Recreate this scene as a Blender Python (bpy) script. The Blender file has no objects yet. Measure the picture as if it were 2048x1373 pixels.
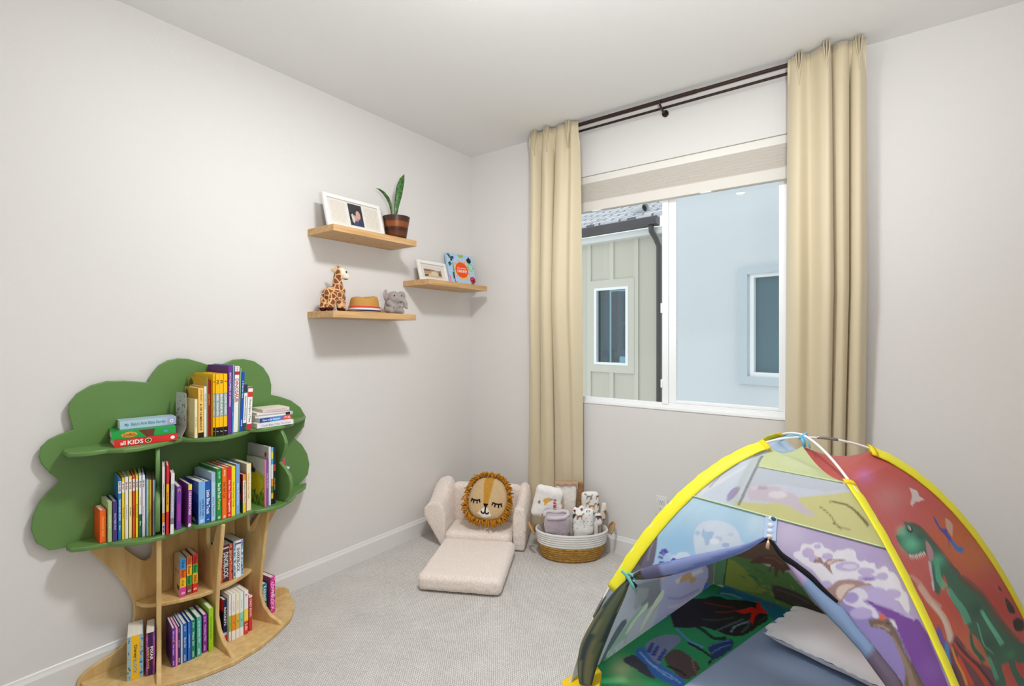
import bpy, bmesh, math, random
import numpy as np
from mathutils import Vector, Matrix, Euler
PI=math.pi
scene=bpy.context.scene
COL=scene.collection
random.seed(7)
# ------------------------------------------------------------------ helpers
def lin(h):
    if not isinstance(h,str): return tuple(h)
    h=h.lstrip('#'); v=[int(h[i:i+2],16)/255 for i in (0,2,4)]
    return tuple(c/12.92 if c<=.04045 else ((c+.055)/1.055)**2.4 for c in v)
_M={}
def mat(name,col,rough=.6,spec=.4,noise=0,nscale=40,bump=0,bscale=200,metal=0,coat=0,sheen=0,stretch=None):
    if name in _M: return _M[name]
    m=bpy.data.materials.new(name); m.use_nodes=True; nt=m.node_tree; b=nt.nodes['Principled BSDF']
    c=lin(col); b.inputs['Base Color'].default_value=(*c,1); b.inputs['Roughness'].default_value=rough
    b.inputs['Specular IOR Level'].default_value=spec; b.inputs['Metallic'].default_value=metal
    b.inputs['Coat Weight'].default_value=coat
    if sheen: b.inputs['Sheen Weight'].default_value=sheen
    tc=nt.nodes.new('ShaderNodeTexCoord'); src=tc.outputs['Object']
    if stretch:
        mp=nt.nodes.new('ShaderNodeMapping'); mp.inputs['Scale'].default_value=stretch
        nt.links.new(src,mp.inputs['Vector']); src=mp.outputs['Vector']
    if noise:
        n=nt.nodes.new('ShaderNodeTexNoise'); n.inputs['Scale'].default_value=nscale; n.inputs['Detail'].default_value=5
        nt.links.new(src,n.inputs['Vector'])
        r=nt.nodes.new('ShaderNodeValToRGB'); r.color_ramp.elements[0].position=.3; r.color_ramp.elements[1].position=.7
        r.color_ramp.elements[0].color=(*[x*(1-noise) for x in c],1); r.color_ramp.elements[1].color=(*[min(1,x*(1+noise)) for x in c],1)
        nt.links.new(n.outputs['Fac'],r.inputs['Fac']); nt.links.new(r.outputs['Color'],b.inputs['Base Color'])
    if bump:
        n=nt.nodes.new('ShaderNodeTexNoise'); n.inputs['Scale'].default_value=bscale; n.inputs['Detail'].default_value=3
        nt.links.new(src,n.inputs['Vector'])
        bp=nt.nodes.new('ShaderNodeBump'); bp.inputs['Strength'].default_value=bump; bp.inputs['Distance'].default_value=.004
        nt.links.new(n.outputs['Fac'],bp.inputs['Height']); nt.links.new(bp.outputs['Normal'],b.inputs['Normal'])
    _M[name]=m; return m
def cmat(h,rough=.5,coat=0):
    return mat('paint_'+h.strip('#')+('_%d'%int(rough*100)),h,rough,.4,coat=coat)
def attr_mat(name,trans=0,alpha=1,rough=.7,holes=False):
    "cloth whose print is stored per vertex; trans = share of light passing through the weave"
    m=bpy.data.materials.new(name); m.use_nodes=True; nt=m.node_tree; b=nt.nodes['Principled BSDF']; out=nt.nodes['Material Output']
    a=nt.nodes.new('ShaderNodeAttribute'); a.attribute_name='print'; nt.links.new(a.outputs['Color'],b.inputs['Base Color'])
    b.inputs['Roughness'].default_value=rough; b.inputs['Specular IOR Level'].default_value=.25
    sh=b.outputs[0]
    if trans:
        t=nt.nodes.new('ShaderNodeBsdfTranslucent'); nt.links.new(a.outputs['Color'],t.inputs['Color'])
        mx=nt.nodes.new('ShaderNodeMixShader'); mx.inputs[0].default_value=trans
        nt.links.new(sh,mx.inputs[1]); nt.links.new(t.outputs[0],mx.inputs[2]); sh=mx.outputs[0]
    if alpha<1:
        tr=nt.nodes.new('ShaderNodeBsdfTransparent'); mx=nt.nodes.new('ShaderNodeMixShader'); mx.inputs[0].default_value=alpha
        nt.links.new(tr.outputs[0],mx.inputs[1]); nt.links.new(sh,mx.inputs[2]); sh=mx.outputs[0]
    nt.links.new(sh,out.inputs['Surface']); return m
def glass_mat(name,tint='#f4f8f8',refl=.06):
    m=bpy.data.materials.new(name); m.use_nodes=True; nt=m.node_tree; nt.nodes.remove(nt.nodes['Principled BSDF']); out=nt.nodes['Material Output']
    tr=nt.nodes.new('ShaderNodeBsdfTransparent'); tr.inputs[0].default_value=(*lin(tint),1)
    gl=nt.nodes.new('ShaderNodeBsdfGlossy'); gl.inputs['Roughness'].default_value=.03
    mx=nt.nodes.new('ShaderNodeMixShader'); mx.inputs[0].default_value=refl
    nt.links.new(tr.outputs[0],mx.inputs[1]); nt.links.new(gl.outputs[0],mx.inputs[2]); nt.links.new(mx.outputs[0],out.inputs['Surface'])
    return m
class MB:
    "collects faces, each with a material slot number"
    def __init__(s): s.v=[]; s.f=[]; s.m=[]
    def add(s,v,f,m=0):
        o=len(s.v); s.v+= [tuple(map(float,p)) for p in v]; s.f+=[tuple(i+o for i in q) for q in f]; s.m+=[m]*len(f); return s
    def box(s,a,b,m=0,R=None,t=None):
        x0,y0,z0=a;x1,y1,z1=b
        v=[(x0,y0,z0),(x1,y0,z0),(x1,y1,z0),(x0,y1,z0),(x0,y0,z1),(x1,y0,z1),(x1,y1,z1),(x0,y1,z1)]
        if R is not None: v=[R@Vector(p) for p in v]
        if t is not None: v=[Vector(p)+Vector(t) for p in v]
        return s.add(v,[(0,3,2,1),(4,5,6,7),(0,1,5,4),(1,2,6,5),(2,3,7,6),(3,0,4,7)],m)
    def prism(s,pts,ax,o,n,m=0):
        "polygon pts (a,b) in plane axes ax=(A,B) at origin o, extruded by vector n"
        A,B=Vector(ax[0]),Vector(ax[1]); o=Vector(o); n=Vector(n); k=len(pts)
        lo=[o+A*p[0]+B*p[1] for p in pts]; hi=[q+n for q in lo]
        up=A.cross(B).dot(n)>0
        ar=sum(pts[i][0]*pts[(i+1)%k][1]-pts[(i+1)%k][0]*pts[i][1] for i in range(k))
        flip=(ar<0)==up
        f=[tuple(range(k)),tuple(range(2*k-1,k-1,-1))]+[(i,i+k,(i+1)%k+k,(i+1)%k) for i in range(k)]
        if not flip: f=[tuple(reversed(q)) for q in f]
        return s.add(lo+hi,f,m)
    def tube(s,path,r,n=8,m=0,cap=True,flat=None,side=None):
        "sweep; r number or list; flat=(wide,thin) cross-section along side vectors"
        P=[Vector(p) for p in path]; k=len(P); rs=r if isinstance(r,(list,tuple,np.ndarray)) else [r]*k; v=[];f=[]
        prev=None
        for i,p in enumerate(P):
            d=(P[min(i+1,k-1)]-P[max(i-1,0)]).normalized()
            if side is not None: a=Vector(side[i] if isinstance(side,list) else side); a=(a-d*a.dot(d)).normalized()
            else:
                a=prev if prev is not None else (Vector((0,0,1)) if abs(d.z)<.9 else Vector((1,0,0)))
                a=(a-d*a.dot(d)).normalized()
            prev=a; b=d.cross(a)
            for j in range(n):
                t=2*PI*j/n; w,h=(flat if flat else (1,1))
                v.append(p+a*math.cos(t)*rs[i]*w+b*math.sin(t)*rs[i]*h)
        for i in range(k-1):
            for j in range(n): f.append((i*n+j,i*n+(j+1)%n,(i+1)*n+(j+1)%n,(i+1)*n+j))
        if cap: f+=[tuple(range(n-1,-1,-1)),tuple(range((k-1)*n,k*n))]
        return s.add(v,f,m)
    def lathe(s,prof,c=(0,0,0),n=40,sx=1,sy=1,m=0,rot=0,mf=None):
        v=[];f=[];ms=[]; k=len(prof)
        for r,z in prof:
            for j in range(n):
                t=2*PI*j/n; x,y=r*math.cos(t)*sx,r*math.sin(t)*sy
                v.append((c[0]+x*math.cos(rot)-y*math.sin(rot),c[1]+x*math.sin(rot)+y*math.cos(rot),c[2]+z))
        for i in range(k-1):
            for j in range(n): f.append((i*n+j,i*n+(j+1)%n,(i+1)*n+(j+1)%n,(i+1)*n+j)); ms.append(mf(i) if mf else m)
        o=len(s.v); s.add(v,f,m); s.m[-len(ms):]=ms
        return s
    def ball(s,c,r,R=None,n=16,m=0):
        bm=bmesh.new(); bmesh.ops.create_uvsphere(bm,u_segments=n,v_segments=max(6,n//2),radius=1)
        rr=Vector(r) if hasattr(r,'__len__') else Vector((r,r,r)); v=[]
        for q in bm.verts:
            p=Vector((q.co.x*rr.x,q.co.y*rr.y,q.co.z*rr.z)); p=(R@p if R is not None else p)+Vector(c); v.append(p)
        bm.verts.index_update(); f=[tuple(x.index for x in q.verts) for q in bm.faces]; bm.free()
        return s.add(v,f,m)
    def mesh(s,name):
        me=bpy.data.meshes.new(name); me.from_pydata(s.v,[],s.f); me.polygons.foreach_set('material_index',s.m); me.update(); return me
def link(name,me,mats,root=None,smooth=False,bevel=0,seg=3,solid=0,kind=None,angle=None,local=False):
    o=bpy.data.objects.new(name,me); COL.objects.link(o)
    for q in (mats if isinstance(mats,(list,tuple)) else [mats]): me.materials.append(q)
    if smooth:
        me.polygons.foreach_set('use_smooth',[True]*len(me.polygons))
        if angle: me.set_sharp_from_angle(angle=math.radians(angle))
    if solid: q=o.modifiers.new('thickness','SOLIDIFY'); q.thickness=solid; q.offset=0
    if bevel:
        q=o.modifiers.new('edge','BEVEL'); q.width=bevel; q.segments=seg; q.limit_method='ANGLE'; q.angle_limit=math.radians(35)
        q.harden_normals=True if not smooth else False
        me.polygons.foreach_set('use_smooth',[True]*len(me.polygons)); me.set_sharp_from_angle(angle=math.radians(35))
    if root is not None:
        o.parent=root
        if not local: o.matrix_parent_inverse=root.matrix_basis.inverted()
    if kind: o['kind']=kind
    return o
def part(name,mb,mats,root=None,**k): return link(name,mb.mesh(name),mats,root,**k)
def thing(name,label,cat,loc=(0,0,0),rot=(0,0,0),group=None):
    o=bpy.data.objects.new(name,None); o.empty_display_size=.05; COL.objects.link(o); o.location=loc; o.rotation_euler=rot
    o['label']=label; o['category']=cat
    if group: o['group']=group
    o.matrix_basis  # evaluated from loc/rot
    return o
def tag(o,label,cat,group=None):
    o['label']=label; o['category']=cat
    if group: o['group']=group
    return o
def struct(name,mb,m,**k): return part(name,mb,m,kind='structure',**k)
def rbox(a,b,r,seg=4,m=0,R=None,t=None):
    "rounded box as MB"
    bm=bmesh.new(); bmesh.ops.create_cube(bm,size=1)
    for v in bm.verts: v.co=Vector([(a[i]+b[i])/2+v.co[i]*(b[i]-a[i]) for i in range(3)])
    bmesh.ops.bevel(bm,geom=list(bm.edges),offset=r,segments=seg,profile=.5,affect='EDGES')
    mb=MB(); bm.verts.index_update()
    v=[(R@q.co if R is not None else q.co.copy()) for q in bm.verts]
    if t is not None: v=[p+Vector(t) for p in v]
    mb.add(v,[tuple(x.index for x in q.verts) for q in bm.faces],m); bm.free(); return mb
def merge(*mbs):
    o=MB()
    for b in mbs:
        k=len(o.v); o.v+=b.v; o.f+=[tuple(i+k for i in q) for q in b.f]; o.m+=b.m
    return o
def soften(mb,voxel=.006,smooth=6,disp=0,dscale=.05):
    "fuse overlapping solids into one soft body"
    me=mb.mesh('tmp'); o=bpy.data.objects.new('tmp',me); COL.objects.link(o)
    q=o.modifiers.new('r','REMESH'); q.mode='VOXEL'; q.voxel_size=voxel
    if smooth: q=o.modifiers.new('s','SMOOTH'); q.iterations=smooth; q.factor=.5
    if disp:
        tx=bpy.data.textures.new('soft','CLOUDS'); tx.noise_scale=dscale
        q=o.modifiers.new('d','DISPLACE'); q.texture=tx; q.strength=disp; q.mid_level=.5
    dg=bpy.context.evaluated_depsgraph_get(); r=bpy.data.meshes.new_from_object(o.evaluated_get(dg))
    bpy.data.objects.remove(o); bpy.data.meshes.remove(me)
    r.materials.clear(); return r
# text -> outline mesh (built-in font), cached
_T={}
def text_geo(txt,bold=0):
    if (txt,bold) in _T: return _T[(txt,bold)]
    c=bpy.data.curves.new('t','FONT'); c.body=txt; c.size=1; c.resolution_u=2; c.offset=bold; c.fill_mode='FRONT'
    o=bpy.data.objects.new('t',c); COL.objects.link(o); dg=bpy.context.evaluated_depsgraph_get(); dg.update()
    me=bpy.data.meshes.new_from_object(o.evaluated_get(dg)); v=np.array([q.co[:2] for q in me.vertices]) if len(me.vertices) else np.zeros((1,2)); f=[tuple(p.vertices) for p in me.polygons]
    bpy.data.objects.remove(o); bpy.data.curves.remove(c); bpy.data.meshes.remove(me)
    lo,hi=v.min(0),v.max(0); _T[(txt,bold)]=(v-(lo+hi)/2,f,hi-lo); return _T[(txt,bold)]
def text_mb(txt,o,right,up,w,h,m=0,bold=.012,stretch=True):
    "lettering centred at o, reading along right; fits w x h"
    v,f,sz=text_geo(txt,bold); sx=w/sz[0]; sy=h/sz[1]
    if not stretch: sx=sy=min(sx,sy)
    else: sx=min(sx,sy*1.6); sy=min(sy,sx*2.2)
    o=Vector(o); R=Vector(right).normalized(); U=Vector(up).normalized(); mb=MB()
    mb.add([o+R*(p[0]*sx)+U*(p[1]*sy) for p in v],f,m); return mb
# painting of flat prints into vertex colours
def inpoly(px,py,poly):
    poly=np.asarray(poly,float); x0,y0=poly.min(0); x1,y1=poly.max(0)
    idx=np.nonzero((px>=x0)&(px<=x1)&(py>=y0)&(py<=y1))[0]
    if not len(idx): return idx
    X,Y=px[idx],py[idx]; ins=np.zeros(len(idx),bool); n=len(poly)
    for i in range(n):
        ax,ay=poly[i]; bx,by=poly[(i+1)%n]
        if ay==by: continue
        c=((ay>Y)!=(by>Y))&(X<(bx-ax)*(Y-ay)/(by-ay)+ax); ins^=c
    return idx[ins]
def paint(px,py,base,ops,mott=.05,seed=1):
    n=len(px); c=np.empty((n,3)); c[:]=lin(base)
    for k,col,a,g in ops:
        L=np.array(lin(col))
        if k=='p':
            i=inpoly(px,py,g); c[i]=c[i]*(1-a)+L*a
        else:
            o=np.array(g[0],float); M=np.array([g[1],g[2]],float).T
            if abs(np.linalg.det(M))<1e-9: continue
            q=np.linalg.inv(M)@np.stack([px-o[0],py-o[1]]); w=a*np.exp(-(q**2).sum(0)*1.2)
            c=c*(1-w[:,None])+L*w[:,None]
    if mott:
        s=max(np.ptp(px),np.ptp(py)); rs=np.random.RandomState(seed); t=np.zeros(n)
        for _ in range(10):
            k=rs.randn(2)*25/s; t+=np.sin(k[0]*px*2+k[1]*py*2+rs.rand()*6.28)/10
        c*=(1+mott*2*t)[:,None]
    return np.clip(c,0,1)
def set_print(me,c):
    at=me.color_attributes.new('print','FLOAT_COLOR','POINT'); d=np.ones((len(c),4),np.float32); d[:,:3]=c; at.data.foreach_set('color',d.ravel())

# ------------------------------------------------------------------ room shell
H=2.74; RX=3.25; FY=-3.35
WX0,WX1,WZ0,WZ1=.86,2.17,.924,2.406
wallm=mat('white_wall_paint','#dad7d4',.75,.25,bump=.12,bscale=260)
ceilm=mat('white_ceiling_paint','#e0dfdd',.85,.2,bump=.1,bscale=200)
trimm=mat('white_semigloss_trim','#dcdad8',.35,.5)
m=bpy.data.materials.new('loop_pile_carpet'); m.use_nodes=True; nt=m.node_tree; b=nt.nodes['Principled BSDF']
tc=nt.nodes.new('ShaderNodeTexCoord'); mp=nt.nodes.new('ShaderNodeMapping'); mp.inputs['Rotation'].default_value=(0,0,math.radians(52))
nt.links.new(tc.outputs['Object'],mp.inputs['Vector'])
nz=nt.nodes.new('ShaderNodeTexNoise'); nz.inputs['Scale'].default_value=60; nt.links.new(mp.outputs[0],nz.inputs['Vector'])
ad=nt.nodes.new('ShaderNodeMixRGB'); ad.blend_type='ADD'; ad.inputs[0].default_value=.006; nt.links.new(mp.outputs[0],ad.inputs[1]); nt.links.new(nz.outputs['Color'],ad.inputs[2])
br=nt.nodes.new('ShaderNodeTexBrick'); br.inputs['Scale'].default_value=1; br.inputs['Brick Width'].default_value=.011; br.inputs['Row Height'].default_value=.0085; br.inputs['Mortar Size'].default_value=.0011; br.inputs['Mortar Smooth'].default_value=.9
br.inputs['Color1'].default_value=(*lin('#dfdcd8'),1); br.inputs['Color2'].default_value=(*lin('#d3cfca'),1); br.inputs['Mortar'].default_value=(*lin('#8f8880'),1)
nt.links.new(ad.outputs[0],br.inputs['Vector'])
n2=nt.nodes.new('ShaderNodeTexNoise'); n2.inputs['Scale'].default_value=7; nt.links.new(tc.outputs['Object'],n2.inputs['Vector'])
mx=nt.nodes.new('ShaderNodeMixRGB'); mx.blend_type='MULTIPLY'; mx.inputs[0].default_value=.18; nt.links.new(br.outputs['Color'],mx.inputs[1]); nt.links.new(n2.outputs['Fac'],mx.inputs[2])
nt.links.new(mx.outputs[0],b.inputs['Base Color']); b.inputs['Roughness'].default_value=.95; b.inputs['Specular IOR Level'].default_value=.1
bp=nt.nodes.new('ShaderNodeBump'); bp.inputs['Strength'].default_value=.5; bp.inputs['Distance'].default_value=.003; bp.invert=True
nt.links.new(br.outputs['Fac'],bp.inputs['Height']); nt.links.new(bp.outputs[0],b.inputs['Normal']); carpet=m
struct('floor',MB().box((-.1,FY-.1,-.1),(RX+.1,.0,0)),carpet)
struct('ceiling',MB().box((-.1,FY-.1,H),(RX+.1,.12,H+.1)),ceilm)
struct('wall_left',MB().box((-.1,FY-.1,0),(0,.12,H)),wallm)
struct('wall_right',MB().box((RX,FY-.1,0),(RX+.1,.12,H)),wallm)
struct('wall_front',MB().box((0,FY-.1,0),(RX,FY,H)),wallm)
wb=MB()
wb.box((0,0,-.1),(WX0,.12,H)).box((WX1,0,-.1),(RX,.12,H)).box((WX0,0,-.1),(WX1,.12,WZ0)).box((WX0,0,WZ1),(WX1,.12,H))
struct('wall_back',wb,wallm)
bprof=[(0,0),(.014,0),(.014,.088),(.011,.094),(.008,.100),(.006,.108),(.003,.111),(0,.111)]
struct('baseboard_left',MB().prism(bprof,((1,0,0),(0,0,1)),(0,FY,0),(0,-FY-.0,0)),trimm)
struct('baseboard_back',MB().prism(bprof,((0,-1,0),(0,0,1)),(.014,0,0),(RX-.014,0,0)),trimm)
struct('baseboard_right',MB().prism(bprof,((-1,0,0),(0,0,1)),(RX,FY,0),(0,-FY-.014,0)),trimm)
# ------------------------------------------------------------------ window
vinyl=mat('white_vinyl','#f3f5f6',.35,.5)
clear=glass_mat('window_glass','#f7fafb',.02)
wroot=bpy.data.objects.new('window_1',None); COL.objects.link(wroot); wroot['kind']='structure'
fy0,fy1=.055,.115
fr=MB()
fr.box((WX0,fy0,WZ0),(WX1,fy1,WZ0+.028)).box((WX0,fy0,WZ1-.03),(WX1,fy1,WZ1)).box((WX0,fy0,WZ0+.028),(WX0+.03,fy1,WZ1-.03)).box((WX1-.03,fy0,WZ0+.028),(WX1,fy1,WZ1-.03))
fr.box((WX0+.03,fy0+.004,WZ0+.028),(WX1-.03,fy0+.016,WZ0+.036))
part('window_frame',fr,vinyl,wroot,bevel=.002)
part('window_mullion',MB().box((1.475,.05,WZ0+.028),(1.512,.1,WZ1-.03)),vinyl,wroot,bevel=.003)
sa=MB()
sa.box((1.5125,.06,WZ0+.0365),(1.556,.092,WZ1-.0305)).box((WX1-.07,.06,WZ0+.0365),(WX1-.0305,.092,WZ1-.0305)).box((1.556,.06,WZ0+.0365),(WX1-.07,.092,WZ0+.054)).box((1.556,.06,WZ1-.065),(WX1-.07,.092,WZ1-.0305))
part('sliding_sash',sa,vinyl,wroot,bevel=.003)
part('sash_latch',rbox((1.468,.042,1.50),(1.48,.05,1.56),.003),vinyl,wroot,smooth=True)
part('sash_latch',rbox((1.468,.042,1.05),(1.48,.05,1.10),.003),vinyl,wroot,smooth=True)
part('window_pane',MB().box((WX0+.03,.083,WZ0+.036),(1.475,.087,WZ1-.03)),clear,wroot)
part('window_pane',MB().box((1.556,.074,WZ0+.054),(WX1-.07,.078,WZ1-.065)),clear,wroot)
struct('trim_1',MB().box((WX0,-.004,WZ0-.001),(WX1,.056,WZ0+.006)),trimm,bevel=.003)
# pleated shade pulled up
sh=thing('cellular_shade','light grey pleated cellular shade raised to the top of the window','window shade',(1.515,.03,2.18))
shm=mat('shade_cloth','#d3cec6',.8,.2); shr=mat('shade_rail','#dfdcd5',.5,.4)
part('headrail',rbox((WX0+.004,.006,2.358),(WX1-.004,.052,2.404),.004),shr,sh,smooth=True,angle=40)
zs=[2.358-i*(.118/14) for i in range(15)]
pl=[]
for i,z in enumerate(zs): pl.append((.010 if i%2==0 else .024,z))
poly=[(y,z) for y,z in pl]+[(.049 if i%2==0 else .04,z) for i,z in reversed(list(enumerate(zs)))]
part('pleated_cloth',MB().prism(poly,((0,1,0),(0,0,1)),(WX0+.008,0,0),(WX1-WX0-.016,0,0)),shm,sh)
part('bottom_rail',rbox((WX0+.006,.008,2.176),(WX1-.006,.05,2.240),.004),mat('shade_bottom','#d6d1c9',.6,.3),sh,smooth=True,angle=40)
for xx in (1.06,1.74): part('rail_clip',rbox((xx-.03,.004,2.171),(xx+.03,.04,2.1762),.002),vinyl,sh)
# ------------------------------------------------------------------ next-door houses seen through the glass
def house(o,al):
    "frame on a facade: A along it to the right, N towards us"
    a=math.radians(al); return Vector(o),Vector((math.cos(a),-math.sin(a),0)),Vector((-math.sin(a),-math.cos(a),0))
def fbox(mb,fr,u0,u1,z0,z1,n0,n1,m=0):
    o,A,N=fr; k=len(mb.v)
    v=[o+A*u+N*n+Vector((0,0,z-o.z)) for n in (n0,n1) for (u,z) in ((u0,z0),(u1,z0),(u1,z1),(u0,z1))]
    return mb.add(v,[(0,3,2,1),(4,5,6,7),(0,1,5,4),(1,2,6,5),(2,3,7,6),(3,0,4,7)],m)
sid=mat('taupe_siding','#cbc7b8',.8,.2,bump=.1,bscale=60); sidl=mat('taupe_trim','#d2cec0',.75,.2)
FA=house((.344,3.3,0),6)
ha=thing('house','taupe board and batten house with shingle roof seen through the left pane','house',(.344,3.3,-3))
a_=MB(); fbox(a_,FA,-4,-1.0,-3,2.72,-.2,0); fbox(a_,FA,-.49,0,-3,2.72,-.2,0); fbox(a_,FA,-1.0,-.49,-3,.98,-.2,0); fbox(a_,FA,-1.0,-.49,2.03,2.72,-.2,0); fbox(a_,FA,-1.4,0.0,-3,2.72,-2.2,-2.0)
part('siding',a_,sid,ha)
for u in (-1.465,-1.10,-.735,-.365):
    for z0,z1 in (((2.14,2.70),(-3,.87)) if u in (-.735,) else ((-3,2.70),)):
        if u==-1.10: z0=-3; 
        part('batten',fbox(MB(),FA,u-.03,u+.03,z0,z1,0,.02),sidl,ha)
for u in (-1.83,-2.2): part('batten',fbox(MB(),FA,u-.03,u+.03,-3,2.7,0,.02),sidl,ha)
part('corner_board',fbox(MB(),FA,-.06,0,-3,2.64,0,.016),sidl,ha)
t_=MB(); fbox(t_,FA,-1.085,-1.01,.87,2.14,0,.025); fbox(t_,FA,-.48,-.392,.87,2.14,0,.025); fbox(t_,FA,-1.01,-.48,2.034,2.14,0,.025); fbox(t_,FA,-1.01,-.48,.87,.975,0,.025)
part('window_casing',t_,sidl,ha)
f_=MB(); fbox(f_,FA,-1.01,-.972,.975,2.034,-.05,.03); fbox(f_,FA,-.518,-.48,.975,2.034,-.05,.03); fbox(f_,FA,-.972,-.518,2.0,2.034,-.05,.03); fbox(f_,FA,-.972,-.518,.975,1.006,-.05,.03)
wf=part('window_frame',f_,mat('bright_white_vinyl','#f6f8f8',.4,.5),ha)
part('pane',fbox(MB(),FA,-.972,-.518,1.006,2.0,-.03,-.026),glass_mat('neighbour_glass','#a8c4cc',.1),wf)
i_=MB(); fbox(i_,FA,-.985,-.872,.99,2.02,-.16,-.13)  # next three parts, built behind the pane, stand in for its reflection
part('reflected_wall',i_,mat('pale_blue_reflection','#9fb4c4',.8,.2),ha)
w2=MB(); 
for u0,u1,z0,z1 in ((-.745,-.672,1.135,1.99),(-.672,-.50,1.53,1.565),(-.672,-.50,1.935,1.99),(-.672,-.50,1.135,1.175),(-.80,-.50,1.085,1.135)): fbox(w2,FA,u0,u1,z0,z1,-.20,-.16)
part('reflected_window',w2,mat('pale_blue_reflected_frame','#a9bfce',.6,.3),ha)
part('reflected_pane',fbox(fbox(MB(),FA,-.672,-.50,1.175,1.935,-.195,-.185),FA,-.872,-.745,1.0,2.0,-.215,-.205),mat('dark_teal_reflection','#3d565c',.2,.6),ha)
fa=MB(); fbox(fa,FA,-4,.05,2.655,2.735,0,.13); part('fascia',fa,mat('white_soffit','#e6e6e2',.6,.3),ha)
gm=mat('dark_bronze_gutter','#4c484a',.4,.5)
o,A,N=FA
gp=[(.13,2.745),(.23,2.76),(.245,2.80),(.25,2.845),(.235,2.855),(.13,2.855)]
part('gutter',MB().prism([(p,q) for p,q in gp],(N,(0,0,1)),o+A*-4,A*4.02),gm,ha)
dp=[o+A*-.07+N*.19+Vector((0,0,2.76)),o+A*-.07+N*.18+Vector((0,0,2.68)),o+A*-.05+N*.1+Vector((0,0,2.60)),o+A*-.03+N*.05+Vector((0,0,2.5)),o+A*-.03+N*.05+Vector((0,0,-3))]
part('downspout',MB().tube(dp,.034,10),gm,ha,smooth=True)
mr=bpy.data.materials.new('grey_shingles'); mr.use_nodes=True; nt=mr.node_tree; b=nt.nodes['Principled BSDF']
uvn=nt.nodes.new('ShaderNodeTexCoord'); mp=nt.nodes.new('ShaderNodeMapping'); mp.inputs['Rotation'].default_value=(0,0,math.radians(-6)); bk=nt.nodes.new('ShaderNodeTexBrick'); bk.inputs['Scale'].default_value=1; bk.inputs['Brick Width'].default_value=.30; bk.inputs['Row Height'].default_value=.13; bk.inputs['Mortar Size'].default_value=.014; bk.inputs['Bias'].default_value=.0
bk.inputs['Color1'].default_value=(*lin('#e4e4e6'),1); bk.inputs['Color2'].default_value=(*lin('#bdbdc2'),1); bk.inputs['Mortar'].default_value=(*lin('#74747a'),1)
nt.links.new(uvn.outputs['Object'],mp.inputs[0]); nt.links.new(mp.outputs[0],bk.inputs['Vector']); nt.links.new(bk.outputs['Color'],b.inputs['Base Color']); b.inputs['Roughness'].default_value=.9
sl=math.tan(math.radians(24)); rp=[(.2,2.84),(-3.0,2.84+3.2*sl),(-3.0,2.89+3.2*sl),(.2,2.89)]
part('shingle_roof',MB().prism(rp,(N,(0,0,1)),o+A*-4,A*4.05),mr,ha)
vc=o+A*-.30+N*-.06+Vector((0,0,2.89+.26*sl+.045)); vd=(A*.85+N*.5).normalized()
part('roof_vent',MB().tube([vc-vd*.22,vc-vd*.05,vc+vd*.05],[.055,.055,.055],16,cap=False),mat('galvanised','#c9cbcd',.5,.5),ha,smooth=True,solid=.004)
part('vent_mouth_shade',MB().tube([vc-vd*.02,vc-vd*.01],[.05,.05],16),mat('dark_mouth_shade','#3c3d40',.7),ha)  # dark disc paints the shade inside the open pipe mouth
stm=mat('white_blue_stucco','#d6dbdd',.9,.15,noise=.02,nscale=120,bump=.35,bscale=120)
FB=house((.696,2.6,0),11)
hb=thing('house','pale blue-white stucco house wall filling the right window pane','house',(2.2,2.3,-3))
b_=MB(); fbox(b_,FB,-.02,.86,-3,5.2,-.3,0); fbox(b_,FB,1.6,5,-3,5.2,-.3,0); fbox(b_,FB,.86,1.6,-3,1.0,-.3,0); fbox(b_,FB,.86,1.6,1.96,5.2,-.3,0)
part('stucco_wall',b_,stm,hb)
t_=MB(); fbox(t_,FB,.727,.817,.889,2.048,0,.03); fbox(t_,FB,1.55,1.64,.889,2.048,0,.03); fbox(t_,FB,.817,1.55,1.973,2.048,0,.03); fbox(t_,FB,.817,1.55,.889,.969,0,.03)
part('window_surround',t_,mat('stucco_surround','#c9d1d6',.9,.15,bump=.5,bscale=120),hb)
f_=MB(); fbox(f_,FB,.835,.872,.969,1.973,-.06,.005); fbox(f_,FB,1.53,1.56,.969,1.973,-.06,.005); fbox(f_,FB,.872,1.53,1.94,1.973,-.06,.005); fbox(f_,FB,.872,1.53,.969,1.01,-.06,.005)
fq=part('window_frame',f_,mat('bright_white_vinyl','#f6f8f8'),hb)
part('pane',fbox(MB(),FB,.872,1.53,1.01,1.94,-.05,-.045),mat('slate_window_glass','#5c7680',.25,.6),fq)
struct('ground',MB().box((-8,.4,-3.2),(8,9,-3)),mat('outdoor_concrete','#a9a8a4',.9))
# ------------------------------------------------------------------ curtain rod
bronze=mat('dark_bronze_metal','#33211d',.35,.5,metal=.3)
rd=thing('double_curtain_rod','double dark bronze curtain rod under the ceiling above the window','curtain rod',(1.515,-.07,2.69))
part('rod',MB().tube([(.62,-.092,2.711),(1.72,-.092,2.711)],.0115,14),bronze,rd,smooth=True,angle=50)
part('rod',MB().tube([(1.715,-.092,2.711),(2.46,-.092,2.711)],.0098,14),bronze,rd,smooth=True,angle=50)
part('rod',MB().tube([(.62,-.05,2.688),(2.46,-.05,2.688)],.007,12),bronze,rd,smooth=True,angle=50)
bk_=MB().tube([(1.515,-.0065,2.672),(1.515,-.055,2.674),(1.515,-.098,2.690)],.006,10)
bk_.tube([(1.515,-.0992,2.690),(1.515,-.1085,2.70),(1.515,-.1085,2.712)],.005,8); bk_.tube([(1.515,-.0005,2.672),(1.515,-.012,2.672)],.019,16)
part('bracket',bk_,bronze,rd,smooth=True,angle=45)
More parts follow.
